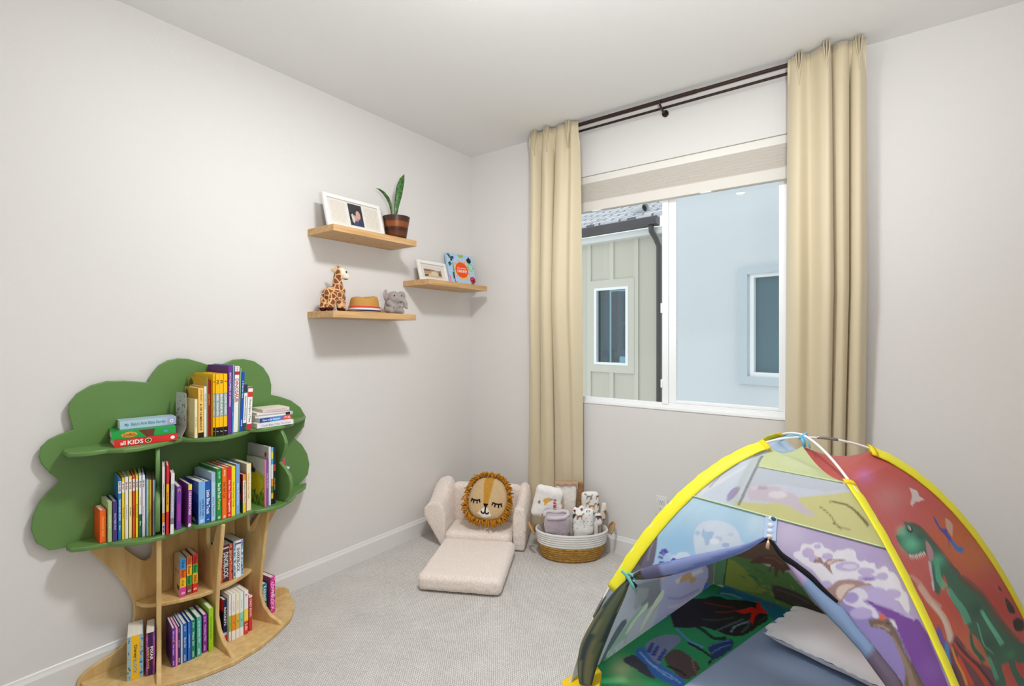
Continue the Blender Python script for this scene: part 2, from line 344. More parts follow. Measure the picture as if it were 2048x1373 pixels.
for xx in (.66,2.42):
    part('bracket',MB().tube([(xx,-.0005,2.672),(xx,-.05,2.677),(xx,-.1,2.682)],.006,10),bronze,rd,smooth=True)
# ------------------------------------------------------------------ curtains
cm=bpy.data.materials.new('beige_curtain_cloth'); cm.use_nodes=True; nt=cm.node_tree; b=nt.nodes['Principled BSDF']
b.inputs['Base Color'].default_value=(*lin('#d8caab'),1); b.inputs['Roughness'].default_value=.5; b.inputs['Sheen Weight'].default_value=.25; b.inputs['Specular IOR Level'].default_value=.35
tc=nt.nodes.new('ShaderNodeTexCoord'); mp=nt.nodes.new('ShaderNodeMapping'); mp.inputs['Scale'].default_value=(900,900,120); nz=nt.nodes.new('ShaderNodeTexNoise'); nz.inputs['Scale'].default_value=1
nt.links.new(tc.outputs['Object'],mp.inputs[0]); nt.links.new(mp.outputs[0],nz.inputs['Vector'])
bp=nt.nodes.new('ShaderNodeBump'); bp.inputs['Strength'].default_value=.15; bp.inputs['Distance'].default_value=.002; nt.links.new(nz.outputs['Fac'],bp.inputs['Height']); nt.links.new(bp.outputs[0],b.inputs['Normal'])
t=nt.nodes.new('ShaderNodeBsdfTranslucent'); t.inputs[0].default_value=(*lin('#cdb88a'),1); mx=nt.nodes.new('ShaderNodeMixShader'); mx.inputs[0].default_value=.12
nt.links.new(b.outputs[0],mx.inputs[1]); nt.links.new(t.outputs[0],mx.inputs[2]); nt.links.new(mx.outputs[0],nt.nodes['Material Output'].inputs['Surface'])
def curtain(label,plan_top,plan_mid,plan_bot,z0,z1,pleats):
    "plan_*: lists of (x,y) fold points seen from above, same count; cloth is blended between them"
    def cr(p,n=14):
        o=[]; k=len(p)
        for i in range(k-1):
            a=p[max(i-1,0)];b=p[i];c=p[i+1];d=p[min(i+2,k-1)]
            for j in range(n):
                t=j/n; o.append(tuple(.5*(2*b[q]+(c[q]-a[q])*t+(2*a[q]-5*b[q]+4*c[q]-d[q])*t*t+(3*b[q]-a[q]-3*c[q]+d[q])*t**3) for q in (0,1)))
        o.append(p[-1]); return np.array(o)
    T=cr(plan_top); K=cr(plan_mid); B=cr(plan_bot); n=len(T); rows=np.linspace(0,1,60)
    root=thing('curtain',label,'curtain',(T[:,0].mean(),-.1,z0))
    v=[];f=[]
    for i,s in enumerate(rows):
        e=min(1,s/.42)**.7; g=min(1,max(0,(s-.42)/.44)); q=(T*(1-e)+K*e)*(1-g)+B*g; z=z1+(z0-z1)*s
        w=.0025*np.sin(q[:,0]*60+z*3)*min(1,s*4)
        # gathered heading: folds pinched flatter above the pleat line
        hd=max(0,1-s/.035)
        y=q[:,1]+w*(1-.7*s); y=y*(1-.35*hd)+(-.108)*(.35*hd)
        k=min(1,max(0,(2.655-z)/.25)); lim=-.1105*(1-k)-.018*k
        for a,b_ in zip(q[:,0],y): v.append((a,min(b_,lim)-.006*(1-k)*(1 if b_<lim else 0),z))
    for i in range(len(rows)-1):
        for j in range(n-1): f.append((i*n+j,i*n+j+1,(i+1)*n+j+1,(i+1)*n+j))
    mb=MB().add(v,f); part('curtain_panel',mb,cm,root,smooth=True,solid=.003)
    for px,py in pleats:
        pm=MB()
        for k in (-1,0,1):
            pts=[(px+k*.013,py-.004,z1+.004),(px+k*.009,py-.004,z1-.05),(px+k*.002,py-.003,z1-.1),(px+k*.001,py+.004,z1-.16)]
            pm.tube(pts,[.006,.0055,.004,.002],8,flat=(.7,3),side=(1,0,0))
        part('pinch_pleat',pm,cm,root,smooth=True)
    return root
curtain('beige pinch-pleat curtain left of the window, hanging behind the basket',
 [(.615,-.088),(.645,-.125),(.675,-.13),(.700,-.095),(.718,-.085),(.745,-.13),(.775,-.138),(.800,-.10),(.815,-.085),(.85,-.125),(.89,-.13),(.925,-.105),(.955,-.122),(.992,-.09)],
 [(.60,-.06),(.622,-.12),(.66,-.137),(.692,-.09),(.688,-.045),(.703,-.11),(.748,-.142),(.787,-.11),(.780,-.04),(.797,-.115),(.85,-.147),(.91,-.122),(.955,-.135),(1.0,-.07)],
 [(.548,-.022),(.570,-.038),(.605,-.044),(.64,-.036),(.66,-.026),(.685,-.058),(.735,-.066),(.768,-.04),(.765,-.024),(.805,-.056),(.86,-.064),(.905,-.048),(.94,-.058),(.985,-.030)],.03,2.728,[(.675,-.136),(.775,-.142),(.93,-.132)])
curtain('beige pinch-pleat curtain right of the window, hanging behind the tent',
 [(2.163,-.088),(2.185,-.118),(2.215,-.132),(2.245,-.11),(2.27,-.118),(2.305,-.155),(2.335,-.165),(2.343,-.09),(2.338,-.07),(2.352,-.12),(2.385,-.14),(2.41,-.12),(2.412,-.08),(2.43,-.115),(2.455,-.12),(2.478,-.07)],
 [(2.15,-.06),(2.178,-.12),(2.215,-.142),(2.252,-.105),(2.277,-.115),(2.315,-.168),(2.347,-.166),(2.354,-.08),(2.342,-.045),(2.358,-.115),(2.39,-.137),(2.412,-.10),(2.402,-.045),(2.43,-.11),(2.46,-.115),(2.48,-.05)],
 [(2.138,-.024),(2.160,-.050),(2.195,-.062),(2.232,-.05),(2.258,-.054),(2.298,-.072),(2.325,-.070),(2.332,-.04),(2.328,-.026),(2.342,-.052),(2.372,-.062),(2.385,-.044),(2.383,-.024),(2.412,-.050),(2.443,-.054),(2.468,-.024)],.03,2.728,[(2.215,-.137),(2.33,-.168),(2.452,-.124)])
# ------------------------------------------------------------------ socket on the back wall
so=thing('wall_outlet','white socket plate low on the back wall, half hidden by the tent','wall outlet',(1.492,-.003,.36))
part('cover_plate',rbox((1.456,-.006,.298),(1.528,-.0005,.412),.002),trimm,so,smooth=True,angle=40)
for zc in (.335,.378):
    s_=part('receptacle',rbox((1.475,-.0075,zc-.016),(1.509,-.005,zc+.016),.002),trimm,so,smooth=True,angle=40)
    part('slots',MB().box((1.484,-.0079,zc-.002),(1.4865,-.0074,zc+.008)).box((1.4975,-.0079,zc-.002),(1.5,-.0074,zc+.006)).box((1.4905,-.0079,zc-.011),(1.4935,-.0074,zc-.007)),cmat('#3a3a3a'),s_)
# ------------------------------------------------------------------ ceiling lamp (lights the room)
cl=thing('ceiling_light','round white flush ceiling light in the middle of the room','ceiling light',(1.56,-1.63,2.74))
part('lamp_base',MB().lathe([(0.0001,2.7395),(.18,2.7395),(.18,2.72),(.17,2.716)],(1.56,-1.63,0),40),trimm,cl,smooth=True,angle=40)
em=bpy.data.materials.new('lamp_diffuser'); em.use_nodes=True; e=em.node_tree.nodes['Principled BSDF']; e.inputs['Emission Color'].default_value=(1,.95,.88,1); e.inputs['Emission Strength'].default_value=2
part('diffuser',MB().lathe([(.17,2.717),(.12,2.712),(.0001,2.710)],(1.56,-1.63,0),40),em,cl,smooth=True)

# ------------------------------------------------------------------ floating shelves and what stands on them
def wood(name,c1,c2,scale=(3,40,40),rough=.45):
    m=bpy.data.materials.new(name); m.use_nodes=True; nt=m.node_tree; b=nt.nodes['Principled BSDF']
    tc=nt.nodes.new('ShaderNodeTexCoord'); mp=nt.nodes.new('ShaderNodeMapping'); mp.inputs['Scale'].default_value=scale
    nz=nt.nodes.new('ShaderNodeTexNoise'); nz.inputs['Scale'].default_value=1; nz.inputs['Detail'].default_value=6; nz.inputs['Distortion'].default_value=.6
    r=nt.nodes.new('ShaderNodeValToRGB'); r.color_ramp.elements[0].position=.32; r.color_ramp.elements[1].position=.68
    r.color_ramp.elements[0].color=(*lin(c1),1); r.color_ramp.elements[1].color=(*lin(c2),1)
    nt.links.new(tc.outputs['Object'],mp.inputs[0]); nt.links.new(mp.outputs[0],nz.inputs['Vector']); nt.links.new(nz.outputs['Fac'],r.inputs['Fac'])
    nt.links.new(r.outputs['Color'],b.inputs['Base Color']); b.inputs['Roughness'].default_value=rough; b.inputs['Specular IOR Level'].default_value=.35
    return m
oak=wood('light_oak','#b98f5e','#cfa978',(45,4,60))
for y0,y1,z,lb in ((-1.366,-.787,1.912,'light oak floating shelf holding the plant and the long white frame, topmost of three'),(-1.367,-.790,1.459,'light oak floating shelf holding the stuffed toys and the hat, lowest of three'),(-.685,-.100,1.690,'light oak floating shelf next to the room corner, holding the small frame and the book')):
    s_=thing('floating_shelf',lb,'wall shelf',(.12,(y0+y1)/2,z),group='floating shelves on the left wall')
    part('shelf_board',MB().box((.0005,y0,z),(.24,y1,z+.035)),oak,s_,bevel=.0015)
    if z>1.9:
        for yy in (-1.17,-.97): part('screw_plug',MB().tube([(.13,yy,z-.0004),(.13,yy,z+.001)],.006,12),mat('dark_wood_plug','#8d6237'),s_)
ZA,ZLo,ZR=1.9475,1.4945,1.7255
white_f=mat('white_frame_lacquer','#e4e2de',.35,.5); matb=mat('picture_mat','#ece7df',.8,.2); fglass=glass_mat('frame_glass','#fbfbfb',.05)
def print_plane(name,w,h,nx,ny,base,ops,m,root,M,mott=.08,x=.0):
    "flat print: local y to the right, z up, facing +x"
    u,v=np.meshgrid(np.linspace(0,1,nx),np.linspace(0,1,ny),indexing='ij')
    V=[(x,(a-.5)*w,(b-.5)*h) for a,b in zip(u.ravel(),v.ravel())]
    F=[(i*ny+j,(i+1)*ny+j,(i+1)*ny+j+1,i*ny+j+1) for i in range(nx-1) for j in range(ny-1)]
    me=MB().add([M@Vector(p) for p in V],F).mesh(name); set_print(me,paint(u.ravel()*100,v.ravel()*100,base,ops,mott)); return link(name,me,m,root,local=True)
prn=attr_mat('glossy_print',rough=.35)
def frame(label,y0,y1,h,xb,xt,z,bw,th,holes,group):
    "leaning picture frame standing on its lower edge; xb/xt front x at foot and head"
    w=y1-y0; tilt=math.atan2(xb-xt,h)
    r=thing('picture_frame',label,'picture frame',(xb-.002,(y0+y1)/2,z+th*math.sin(tilt)+.0004),(0,-tilt,0),group)
    M=Matrix.Identity(4)
    mb=MB(); 
    for a,b_ in (((-th,-w/2,0),(0,w/2,bw)),((-th,-w/2,h-bw),(0,w/2,h)),((-th,-w/2,bw),(0,-w/2+bw,h-bw)),((-th,w/2-bw,bw),(0,w/2,h-bw))): mb.box(a,b_)
    mb2=MB(); q=.004
    part('moulding',mb,white_f,r,bevel=.002,local=True)
    part('mat_board',MB().box((-.010,-w/2+bw,bw),(-.0085,w/2-bw,h-bw)),matb,r,local=True)
    part('back_panel',MB().box((-th,-w/2+bw,bw),(-th+.002,w/2-bw,h-bw)),mat('frame_backing','#8f7f6a'),r,local=True)
    for (cy,cz,pw,ph,base,ops) in holes:
        bvl=MB()
        for a,b_ in (((-.0086,cy-pw/2-.004,cz-ph/2-.004),(-.0078,cy+pw/2+.004,cz-ph/2)),((-.0086,cy-pw/2-.004,cz+ph/2),(-.0078,cy+pw/2+.004,cz+ph/2+.004)),((-.0086,cy-pw/2-.004,cz-ph/2),(-.0078,cy-pw/2,cz+ph/2)),((-.0086,cy+pw/2,cz-ph/2),(-.0078,cy+pw/2+.004,cz+ph/2))): bvl.box(a,b_)
        part('mat_bevel',bvl,mat('mat_core','#f0eee8'),r,local=True)
        print_plane('photo',pw,ph,60,60,base,ops,prn,r,Matrix.Translation((-.0083,cy,cz)))
    part('glazing',MB().box((-.006,-w/2+bw,bw),(-.0052,w/2-bw,h-bw)),fglass,r,local=True)
    return r
pp=lambda c,pts,a=1:('p',c,a,pts)
def ell(c,x,y,rx,ry,a=1): return ('p',c,a,[(x+rx*math.cos(t*PI/12),y+ry*math.sin(t*PI/12)) for t in range(24)])
frame('long white frame with three openings, photo only in the middle one, on the top shelf',-1.345,-.962,.20,.165,.105,ZA,.022,.016,
 [(-.103,.103,.098,.125,'#e8e0d4',[]),(.010,.103,.092,.135,'#1c1f28',[pp('#2a2d38',[(0,60),(100,70),(100,100),(0,100)]),ell('#d8a898',66,52,17,20),ell('#caa392',40,34,16,15),pp('#22304e',[(55,0),(100,0),(100,45),(75,35),(55,20)]),pp('#d8cfc8',[(15,50),(28,55),(40,30),(30,8),(18,20)]),pp('#30446e',[(20,0),(60,0),(62,20),(40,25)]),pp('#1c1512',[(50,60),(60,76),(78,74),(84,58),(92,72),(80,88),(58,84)]),ell('#b88878',58,28,8,6)]),(.120,.103,.098,.125,'#e8e0d4',[])],'picture frames on the shelves')
frame('small white frame with a warm beach photo, standing beside the colourful book',-.640,-.372,.145,.125,.085,ZR,.022,.014,
 [(.0,.068,.165,.075,'#b9a084',[pp('#e8e2da',[(0,78),(100,70),(100,100),(0,100)]),pp('#8a6248',[(0,70),(30,78),(60,70),(60,60),(0,58)]),pp('#d9c4a0',[(0,30),(40,40),(100,30),(100,0),(0,0)]),pp('#6a4a38',[(0,22),(25,30),(20,10),(0,5)]),ell('#e6d3b4',55,40,22,22),pp('#7a5a44',[(80,20),(86,75),(90,60),(96,85),(94,50),(100,20)]),ell('#c9a070',30,45,12,10)])],'picture frames on the shelves')
# --- picture book on the right shelf
bk=thing('board_book','square pale blue picture book with an orange sun on its cover','book',(.10,-.20,ZR+.0038),(0,-math.radians(12),math.radians(-6)))
w,h,t=.255,.235,.016
part('page_block',MB().box((-t+.002,-w/2+.004,.002),(-.002,w/2-.002,h-.002)),mat('book_pages','#e9e4d8',.8),bk,local=True)
cv_=MB().box((-.002,-w/2,0),(0,w/2,h)).box((-t,-w/2,0),(-t+.002,w/2,h)).box((-t+.002,-w/2,0),(-.002,-w/2+.003,h))
part('cover',cv_,cmat('#a9c6df',.4),bk,local=True)
sun=[]
for k in range(18):
    a=2*PI*k/18; sun.append(('p','#f2a81c' if k%2 else '#f4bc2a',1,[(52+22*math.cos(a-.16),50+24*math.sin(a-.16)),(52+22*math.cos(a+.16),50+24*math.sin(a+.16)),(52+(37 if k%2 else 33)*math.cos(a+.05),50+(39 if k%2 else 35)*math.sin(a+.05))]))
ops=[pp('#2f6a48',[(1,98),(10,99),(18,88),(20,78),(10,86)]),pp('#1f5a44',[(3,70),(12,75),(16,66),(7,58)]),ell('#1c2f66',22,88,5,5),ell('#20285c',17,80,4,4),pp('#93b84a',[(40,100),(66,100),(60,91),(48,91)])]+sun+[ell('#e8521c',52,50,24,25.5),
 ell('#1a1c34',84,84,9,9),pp('#2c4a2a',[(82,92),(86,98),(88,92)]),ell('#a01c34',90,21,11,11),ell('#d84a5a',89,24,6,5),ell('#7a1024',91,20,4,4),ell('#1f7060',88,2,11,9),pp('#245a3a',[(18,14),(32,6),(36,0),(28,2)]),
 pp('#e85a9a',[(2,30),(6,26),(6,8),(3,4)]),pp('#3c3a1c',[(16,20),(20,20),(20,40),(16,42)]),pp('#1f5a30',[(20,10),(22,10),(22,72),(20,72)])]
for k in range(26):
    a=math.radians(20+k*11); x,y=88+10*math.cos(a),62+11*math.sin(a); ops.append(ell('#5ab84a' if k%2 else '#8fd070',x,y,1.8,1.8))
ops.append(ell('#2a7a40',97,60,2,2))
print_plane('cover_picture',w-.001,h-.001,130,130,'#a9c6e2',ops,prn,bk,Matrix.Translation((.0004,0,h/2)),.04)
wt=cmat('#f8efe6',.5)
part('title',merge(text_mb('baby animals',(.0009,.005,h*.5+.013),(0,1,0),(0,0,1),.085,.012),text_mb('SUNSHINE!',(.0009,.005,h*.5-.009),(0,1,0),(0,0,1),.095,.022)),wt,bk,local=True)
# --- potted plant
pc=(.155,-.874)
po=thing('potted_plant','two-leaved plant in a tapered dark brown pot with copper bands on the top shelf','plant',(pc[0],pc[1],ZA))
pm=bpy.data.materials.new('brown_copper_glaze'); pm.use_nodes=True; nt=pm.node_tree; b=nt.nodes['Principled BSDF']
tc=nt.nodes.new('ShaderNodeTexCoord'); sx=nt.nodes.new('ShaderNodeSeparateXYZ'); nt.links.new(tc.outputs['Object'],sx.inputs[0])
mr_=nt.nodes.new('ShaderNodeMapRange'); mr_.inputs[1].default_value=ZA; mr_.inputs[2].default_value=ZA+.135; nt.links.new(sx.outputs['Z'],mr_.inputs[0])
r=nt.nodes.new('ShaderNodeValToRGB'); e=r.color_ramp.elements; e[0].position=0; e[0].color=(*lin('#3a221a'),1); e[1].position=1; e[1].color=(*lin('#40281f'),1)
for p_,c_ in ((.10,'#4a2a1c'),(.18,'#6f3d22'),(.32,'#5f351f'),(.40,'#3f261d'),(.50,'#47291c'),(.56,'#8f4f26'),(.74,'#8a4a24'),(.80,'#4a3026')):
    q=e.new(p_); q.color=(*lin(c_),1)
nt.links.new(mr_.outputs[0],r.inputs['Fac']); nt.links.new(r.outputs['Color'],b.inputs['Base Color']); b.inputs['Roughness'].default_value=.38; b.inputs['Metallic'].default_value=.35
part('pot',MB().lathe([(.0001,0),(.056,0),(.059,.004),(.080,.130),(.082,.138),(.0775,.138),(.0745,.122),(.0001,.120)],(pc[0],pc[1],ZA),48),pm,po,smooth=True,angle=40)
part('soil',MB().lathe([(.0001,.1245),(.05,.124),(.0748,.1215)],(pc[0],pc[1],ZA),32),mat('potting_soil','#3a2c22',.95,.1,bump=.8,bscale=90),po,smooth=True)
def leaf(path,wid,m,side):
    mb=MB(); P=[Vector(p) for p in path]; n=len(P); v=[];f=[]
    for i,p in enumerate(P):
        d=(P[min(i+1,n-1)]-P[max(i-1,0)]).normalized(); s=Vector(side); s=(s-d*s.dot(d)).normalized(); nn=d.cross(s)
        for k in (-1,-.5,0,.5,1): v.append(p+s*wid[i]*k+nn*(-.25*wid[i]*(1-abs(k))))
    for i in range(n-1):
        for k in range(4): f.append((i*5+k,i*5+k+1,(i+1)*5+k+1,(i+1)*5+k))
    return mb.add(v,f)
lm=bpy.data.materials.new('snake_plant_leaf'); lm.use_nodes=True; nt=lm.node_tree; b=nt.nodes['Principled BSDF']
tc=nt.nodes.new('ShaderNodeTexCoord'); wv=nt.nodes.new('ShaderNodeTexNoise'); mp=nt.nodes.new('ShaderNodeMapping'); mp.inputs['Scale'].default_value=(60,60,160); wv.inputs['Scale'].default_value=1
nt.links.new(tc.outputs['Object'],mp.inputs[0]); nt.links.new(mp.outputs[0],wv.inputs['Vector']); r=nt.nodes.new('ShaderNodeValToRGB'); r.color_ramp.elements[0].position=.4; r.color_ramp.elements[1].position=.62
r.color_ramp.elements[0].color=(*lin('#1f4a22'),1); r.color_ramp.elements[1].color=(*lin('#4f7f38'),1); nt.links.new(wv.outputs['Fac'],r.inputs['Fac']); nt.links.new(r.outputs['Color'],b.inputs['Base Color']); b.inputs['Roughness'].default_value=.4
z0=ZA+.115
l1=[(.150,-.878,z0),(.150,-.874,z0+.05),(.149,-.866,z0+.10),(.148,-.852,z0+.16),(.147,-.838,z0+.22),(.146,-.820,z0+.27),(.145,-.803,z0+.307)]
part('leaf',leaf(l1,[.006,.010,.015,.021,.022,.015,.001],lm,(.3,.95,0)),lm,po,smooth=True,solid=.002)
l2=[(.150,-.905,z0),(.150,-.906,z0+.05),(.150,-.915,z0+.095),(.150,-.937,z0+.13),(.150,-.968,z0+.155),(.150,-1.002,z0+.167),(.150,-1.022,z0+.166)]
part('leaf',leaf(l2,[.004,.006,.009,.011,.009,.005,.001],lm,(.9,.3,.3)),lm,po,smooth=True,solid=.0015)
# --- plush giraffe
def capsule(mb,a,b,ra,rb,n=6):
    a,b=Vector(a),Vector(b)
    for i in range(n+1):
        t=i/n; mb.ball(a.lerp(b,t),ra+(rb-ra)*t,n=12)
    return mb
gy=-1.285; gx=.135; z=ZLo
gr=thing('stuffed_giraffe','standing plush giraffe with brown patches and pale face on the lowest shelf','stuffed toy',(gx,gy,z))
g=MB()
for dy,dx in ((-.062,-.016),(-.050,.026)): capsule(g,(gx+dx,gy+dy+.022,z+.085),(gx+dx,gy+dy,z+.018),.026,.021)
for dy,dx in ((.012,.030),(.052,-.012)): capsule(g,(gx+dx,gy+dy-.004,z+.085),(gx+dx,gy+dy,z+.018),.024,.020)
capsule(g,(gx,gy-.036,z+.096),(gx,gy+.022,z+.112),.036,.038)
capsule(g,(gx,gy+.018,z+.112),(gx+.004,gy+.010,z+.175),.036,.024)
capsule(g,(gx+.004,gy+.010,z+.17),(gx+.006,gy+.018,z+.205),.022,.026)
g.ball((gx+.012,gy+.026,z+.212),(.030,.034,.030)); capsule(g,(gx+.016,gy+.036,z+.205),(gx+.022,gy+.052,z+.194),.024,.019)
gm_=soften(g,.0035,5)
gfur=bpy.data.materials.new('giraffe_patch_plush'); gfur.use_nodes=True; nt=gfur.node_tree; b=nt.nodes['Principled BSDF']
tc=nt.nodes.new('ShaderNodeTexCoord'); nz=nt.nodes.new('ShaderNodeTexVoronoi'); nz.feature='DISTANCE_TO_EDGE'; nz.inputs['Scale'].default_value=36; nt.links.new(tc.outputs['Object'],nz.inputs['Vector'])
r=nt.nodes.new('ShaderNodeValToRGB'); r.color_ramp.elements[0].position=.05; r.color_ramp.elements[1].position=.13; r.color_ramp.elements[0].color=(*lin('#d9ab74'),1); r.color_ramp.elements[1].color=(*lin('#7a3f1a'),1)
nt.links.new(nz.outputs['Distance'],r.inputs['Fac']); nt.links.new(r.outputs['Color'],b.inputs['Base Color']); b.inputs['Roughness'].default_value=.9; b.inputs['Sheen Weight'].default_value=.3
cream=mat('cream_plush','#e8dcc8',.9,.1,bump=.4,bscale=300,sheen=.3); hoof=mat('dark_brown_plush','#4a1f16',.9,.1,bump=.4,bscale=300)
body=link('body',gm_,[gfur,cream,hoof],gr,smooth=True)
for p in gm_.polygons:
    c=p.center
    if c.z<z+.020: p.material_index=2
    elif c.z>z+.182 and (c.y-gy)>.016-(c.z-z-.182)*.1: p.material_index=1
def ear(mb,base,tip,w): return mb.add(*(lambda L:(L.v,L.f))(leaf([Vector(base).lerp(Vector(tip),t/5) for t in range(6)],[w*.35,w*.85,w,w*.9,w*.55,.001],None,(0,.2,1))))
part('ear',ear(MB(),(gx+.012,gy+.004,z+.222),(gx+.02,gy-.034,z+.222),.013),mat('ear_tan_plush','#c9ad7c',.9,.1),gr,smooth=True,solid=.004)
part('ear',ear(MB(),(gx-.014,gy+.014,z+.226),(gx-.04,gy+.004,z+.234),.011),mat('ear_tan_plush','#c9ad7c'),gr,smooth=True,solid=.004)
for dx in (.004,.020): part('horn',capsule(MB(),(gx+dx,gy+.018,z+.235),(gx+dx,gy+.014,z+.252),.0055,.007,4),mat('horn_plush','#c8a89a',.9,.1),gr,smooth=True)
eye=mat('black_bead','#15110f',.15,.6)
part('eye',MB().ball((gx+.037,gy+.045,z+.218),.0055),eye,gr,smooth=True)
part('eye',MB().ball((gx-.006,gy+.058,z+.219),.0055),eye,gr,smooth=True)
part('tail',capsule(MB(),(gx-.004,gy-.072,z+.10),(gx-.006,gy-.080,z+.055),.005,.007,5),gfur,gr,smooth=True)
# --- straw hat
hc=(.125,-1.085)
ht=thing('straw_hat','small tan straw hat with red, white and navy band between the stuffed toys','hat',(hc[0],hc[1],ZLo))
straw=mat('tan_straw','#b98a45',.75,.25,noise=.12,nscale=300,bump=.5,bscale=400)
pr=[(.108,.004),(.112,.0045),(.108,.0075),(.082,.010),(.080,.018),(.074,.05),(.070,.08),(.064,.095),(.05,.099),(.03,.094),(.0001,.09)]
mb=MB().lathe(pr,(hc[0],hc[1],ZLo-.0035),48,sx=.95,sy=1.18)
for i,v in enumerate(mb.v):
    zz=v[2]-ZLo; u=(v[1]-hc[1])
    k=max(0,zz-.03)/.07
    mb.v[i]=(v[0],v[1],v[2]-.012*k*math.exp(-((u+.02)/.03)**2)+.014*k*(u/.08)*.35+ (.010*max(0,1-zz/.012)*min(1,abs(u)/.13)**3))
part('crown_and_brim',mb,straw,ht,smooth=True,solid=.002)
bandm=[cmat('#c33a2c',.8),cmat('#d6cfdc',.8),cmat('#26304e',.8)]
bp_=[(.0835,.008),(.0826,.016),(.0826,.0161),(.081,.026),(.081,.0261),(.0792,.036)]
part('hat_band',MB().lathe(bp_,(hc[0],hc[1],ZLo),48,sx=.95,sy=1.18,mf=lambda i:[2,2,1,1,0][i]),bandm,ht,smooth=True,solid=.0015)
# --- plush elephant
ex,ey=.13,-.893
el=thing('stuffed_elephant','small grey sitting plush elephant at the right end of the lowest shelf','stuffed toy',(ex,ey,ZLo)); z=ZLo
g=MB(); capsule(g,(ex,ey,z+.040),(ex,ey+.004,z+.075),.045,.040); g.ball((ex+.012,ey+.012,z+.098),(.045,.047,.044))
for dy in (-.038,.034): capsule(g,(ex+.018,ey+dy,z+.022),(ex+.052,ey+dy*1.15,z+.0185),.022,.0175)
for dy in (-.034,.038): capsule(g,(ex+.02,ey+dy,z+.065),(ex+.05,ey+dy,z+.048),.016,.014)
tr=[(ex+.045,ey+.036,z+.092),(ex+.066,ey+.048,z+.078),(ex+.074,ey+.052,z+.062),(ex+.072,ey+.05,z+.048),(ex+.08,ey+.054,z+.040)]
for i in range(4): capsule(g,tr[i],tr[i+1],.017-.002*i,.015-.002*i,4)
em_=soften(g,.0035,5)
grey=mat('grey_plush','#9a918d',.95,.1,noise=.08,nscale=60,bump=.5,bscale=280,sheen=.4)
link('body',em_,grey,el,smooth=True)
def flap(c,r1,r2,n,sgn):
    mb=MB(); 
    R=Matrix.Rotation(sgn*.5,3,'Z'); mb.ball(c,(.007,r1,r2),R=R,n=16); return mb
part('ear',flap((ex+.010,ey-.050,z+.112),.034,.036,1,1),grey,el,smooth=True)
part('ear_lining',flap((ex+.0145,ey-.051,z+.111),.027,.028,1,1),mat('rosy_grey_plush','#a38f88',.95,.1,sheen=.4),el,smooth=True)
part('ear',flap((ex+.008,ey+.072,z+.112),.028,.034,1,-1),grey,el,smooth=True)
for q in ((ex+.050,ey-.016,z+.112),(ex+.040,ey+.048,z+.114)): part('eye',MB().ball(q,.0045),eye,el,smooth=True)

# ------------------------------------------------------------------ tree-shaped bookcase
green=mat('green_lacquer','#5f8446',.38,.45,bump=.05,bscale=30)
ply=wood('birch_plywood','#c6a066','#dabb83',(30,30,5),.45)
tb=thing('tree_bookcase','tree-shaped bookcase with green leaf crown and pale wooden trunk against the left wall','bookcase',(.2,-1.915,0))
def smoothpts(p,n=3,closed=True):
    o=[];k=len(p)
    for i in range(k if closed else k-1):
        a=p[(i-1)%k] if closed or i>0 else p[0]; b=p[i]; c=p[(i+1)%k]; d=p[(i+2)%k] if closed or i+2<k else p[-1]
        for j in range(n):
            t=j/n; o.append(tuple(.5*(2*b[q]+(c[q]-a[q])*t+(2*a[q]-5*b[q]+4*c[q]-d[q])*t*t+(3*b[q]-a[q]-3*c[q]+d[q])*t**3) for q in (0,1)))
    if not closed: o.append(p[-1])
    return o
cloud=[(-2.381,.556),(-2.424,.560),(-2.46,.600),(-2.474,.654),(-2.47,.696),(-2.452,.746),(-2.428,.778),(-2.394,.811),(-2.424,.849),(-2.446,.887),(-2.454,.916),(-2.448,.948),(-2.428,.972),(-2.399,.987),(-2.357,1.0),(-2.371,1.07),(-2.369,1.099),(-2.347,1.136),(-2.306,1.165),(-2.255,1.179),(-2.196,1.177),(-2.145,1.169),(-2.112,1.163),(-2.098,1.202),(-2.076,1.233),(-2.043,1.254),(-2.003,1.262),(-1.962,1.258),(-1.919,1.243),(-1.85,1.215),(-1.814,1.229),(-1.77,1.247),(-1.721,1.249),(-1.671,1.236),(-1.626,1.204),(-1.596,1.157),(-1.584,1.111),(-1.586,1.062),(-1.533,1.045),(-1.477,1.02),(-1.426,.979),(-1.396,.927),(-1.405,.872),(-1.435,.844),(-1.461,.822),(-1.418,.778),(-1.387,.724),(-1.374,.665),(-1.383,.61),(-1.418,.58),(-1.46,.556)]
part('crown_panel',MB().prism(cloud,((0,1,0),(0,0,1)),(.019,0,0),(.0155,0,0)),green,tb,bevel=.004)
up_=[(.035,-2.385),(.074,-2.396),(.144,-2.396),(.17,-2.368),(.184,-2.329),(.180,-2.290),(.199,-2.277),(.228,-2.251),(.237,-2.206),(.226,-2.152),(.198,-2.09),(.182,-2.045),(.214,-2.026),(.262,-1.985),(.290,-1.93),(.268,-1.86),(.232,-1.80),(.200,-1.768),(.216,-1.754),(.238,-1.714),(.232,-1.639),(.198,-1.56),(.142,-1.522),(.135,-1.494),(.072,-1.422),(.035,-1.396)]
lo_=[(.035,-2.375),(.062,-2.386),(.093,-2.381),(.118,-2.347),(.135,-2.307),(.138,-2.28),(.172,-2.262),(.21,-2.222),(.228,-2.179),(.232,-2.13),(.220,-2.074),(.202,-2.021),(.222,-2.010),(.242,-1.97),(.250,-1.913),(.242,-1.849),(.224,-1.781),(.242,-1.770),(.260,-1.727),(.264,-1.664),(.222,-1.589),(.172,-1.541),(.140,-1.520),(.116,-1.474),(.083,-1.433),(.035,-1.392)]
lo_=[(x+.012,y) if x>.05 else (x,y) for x,y in lo_]
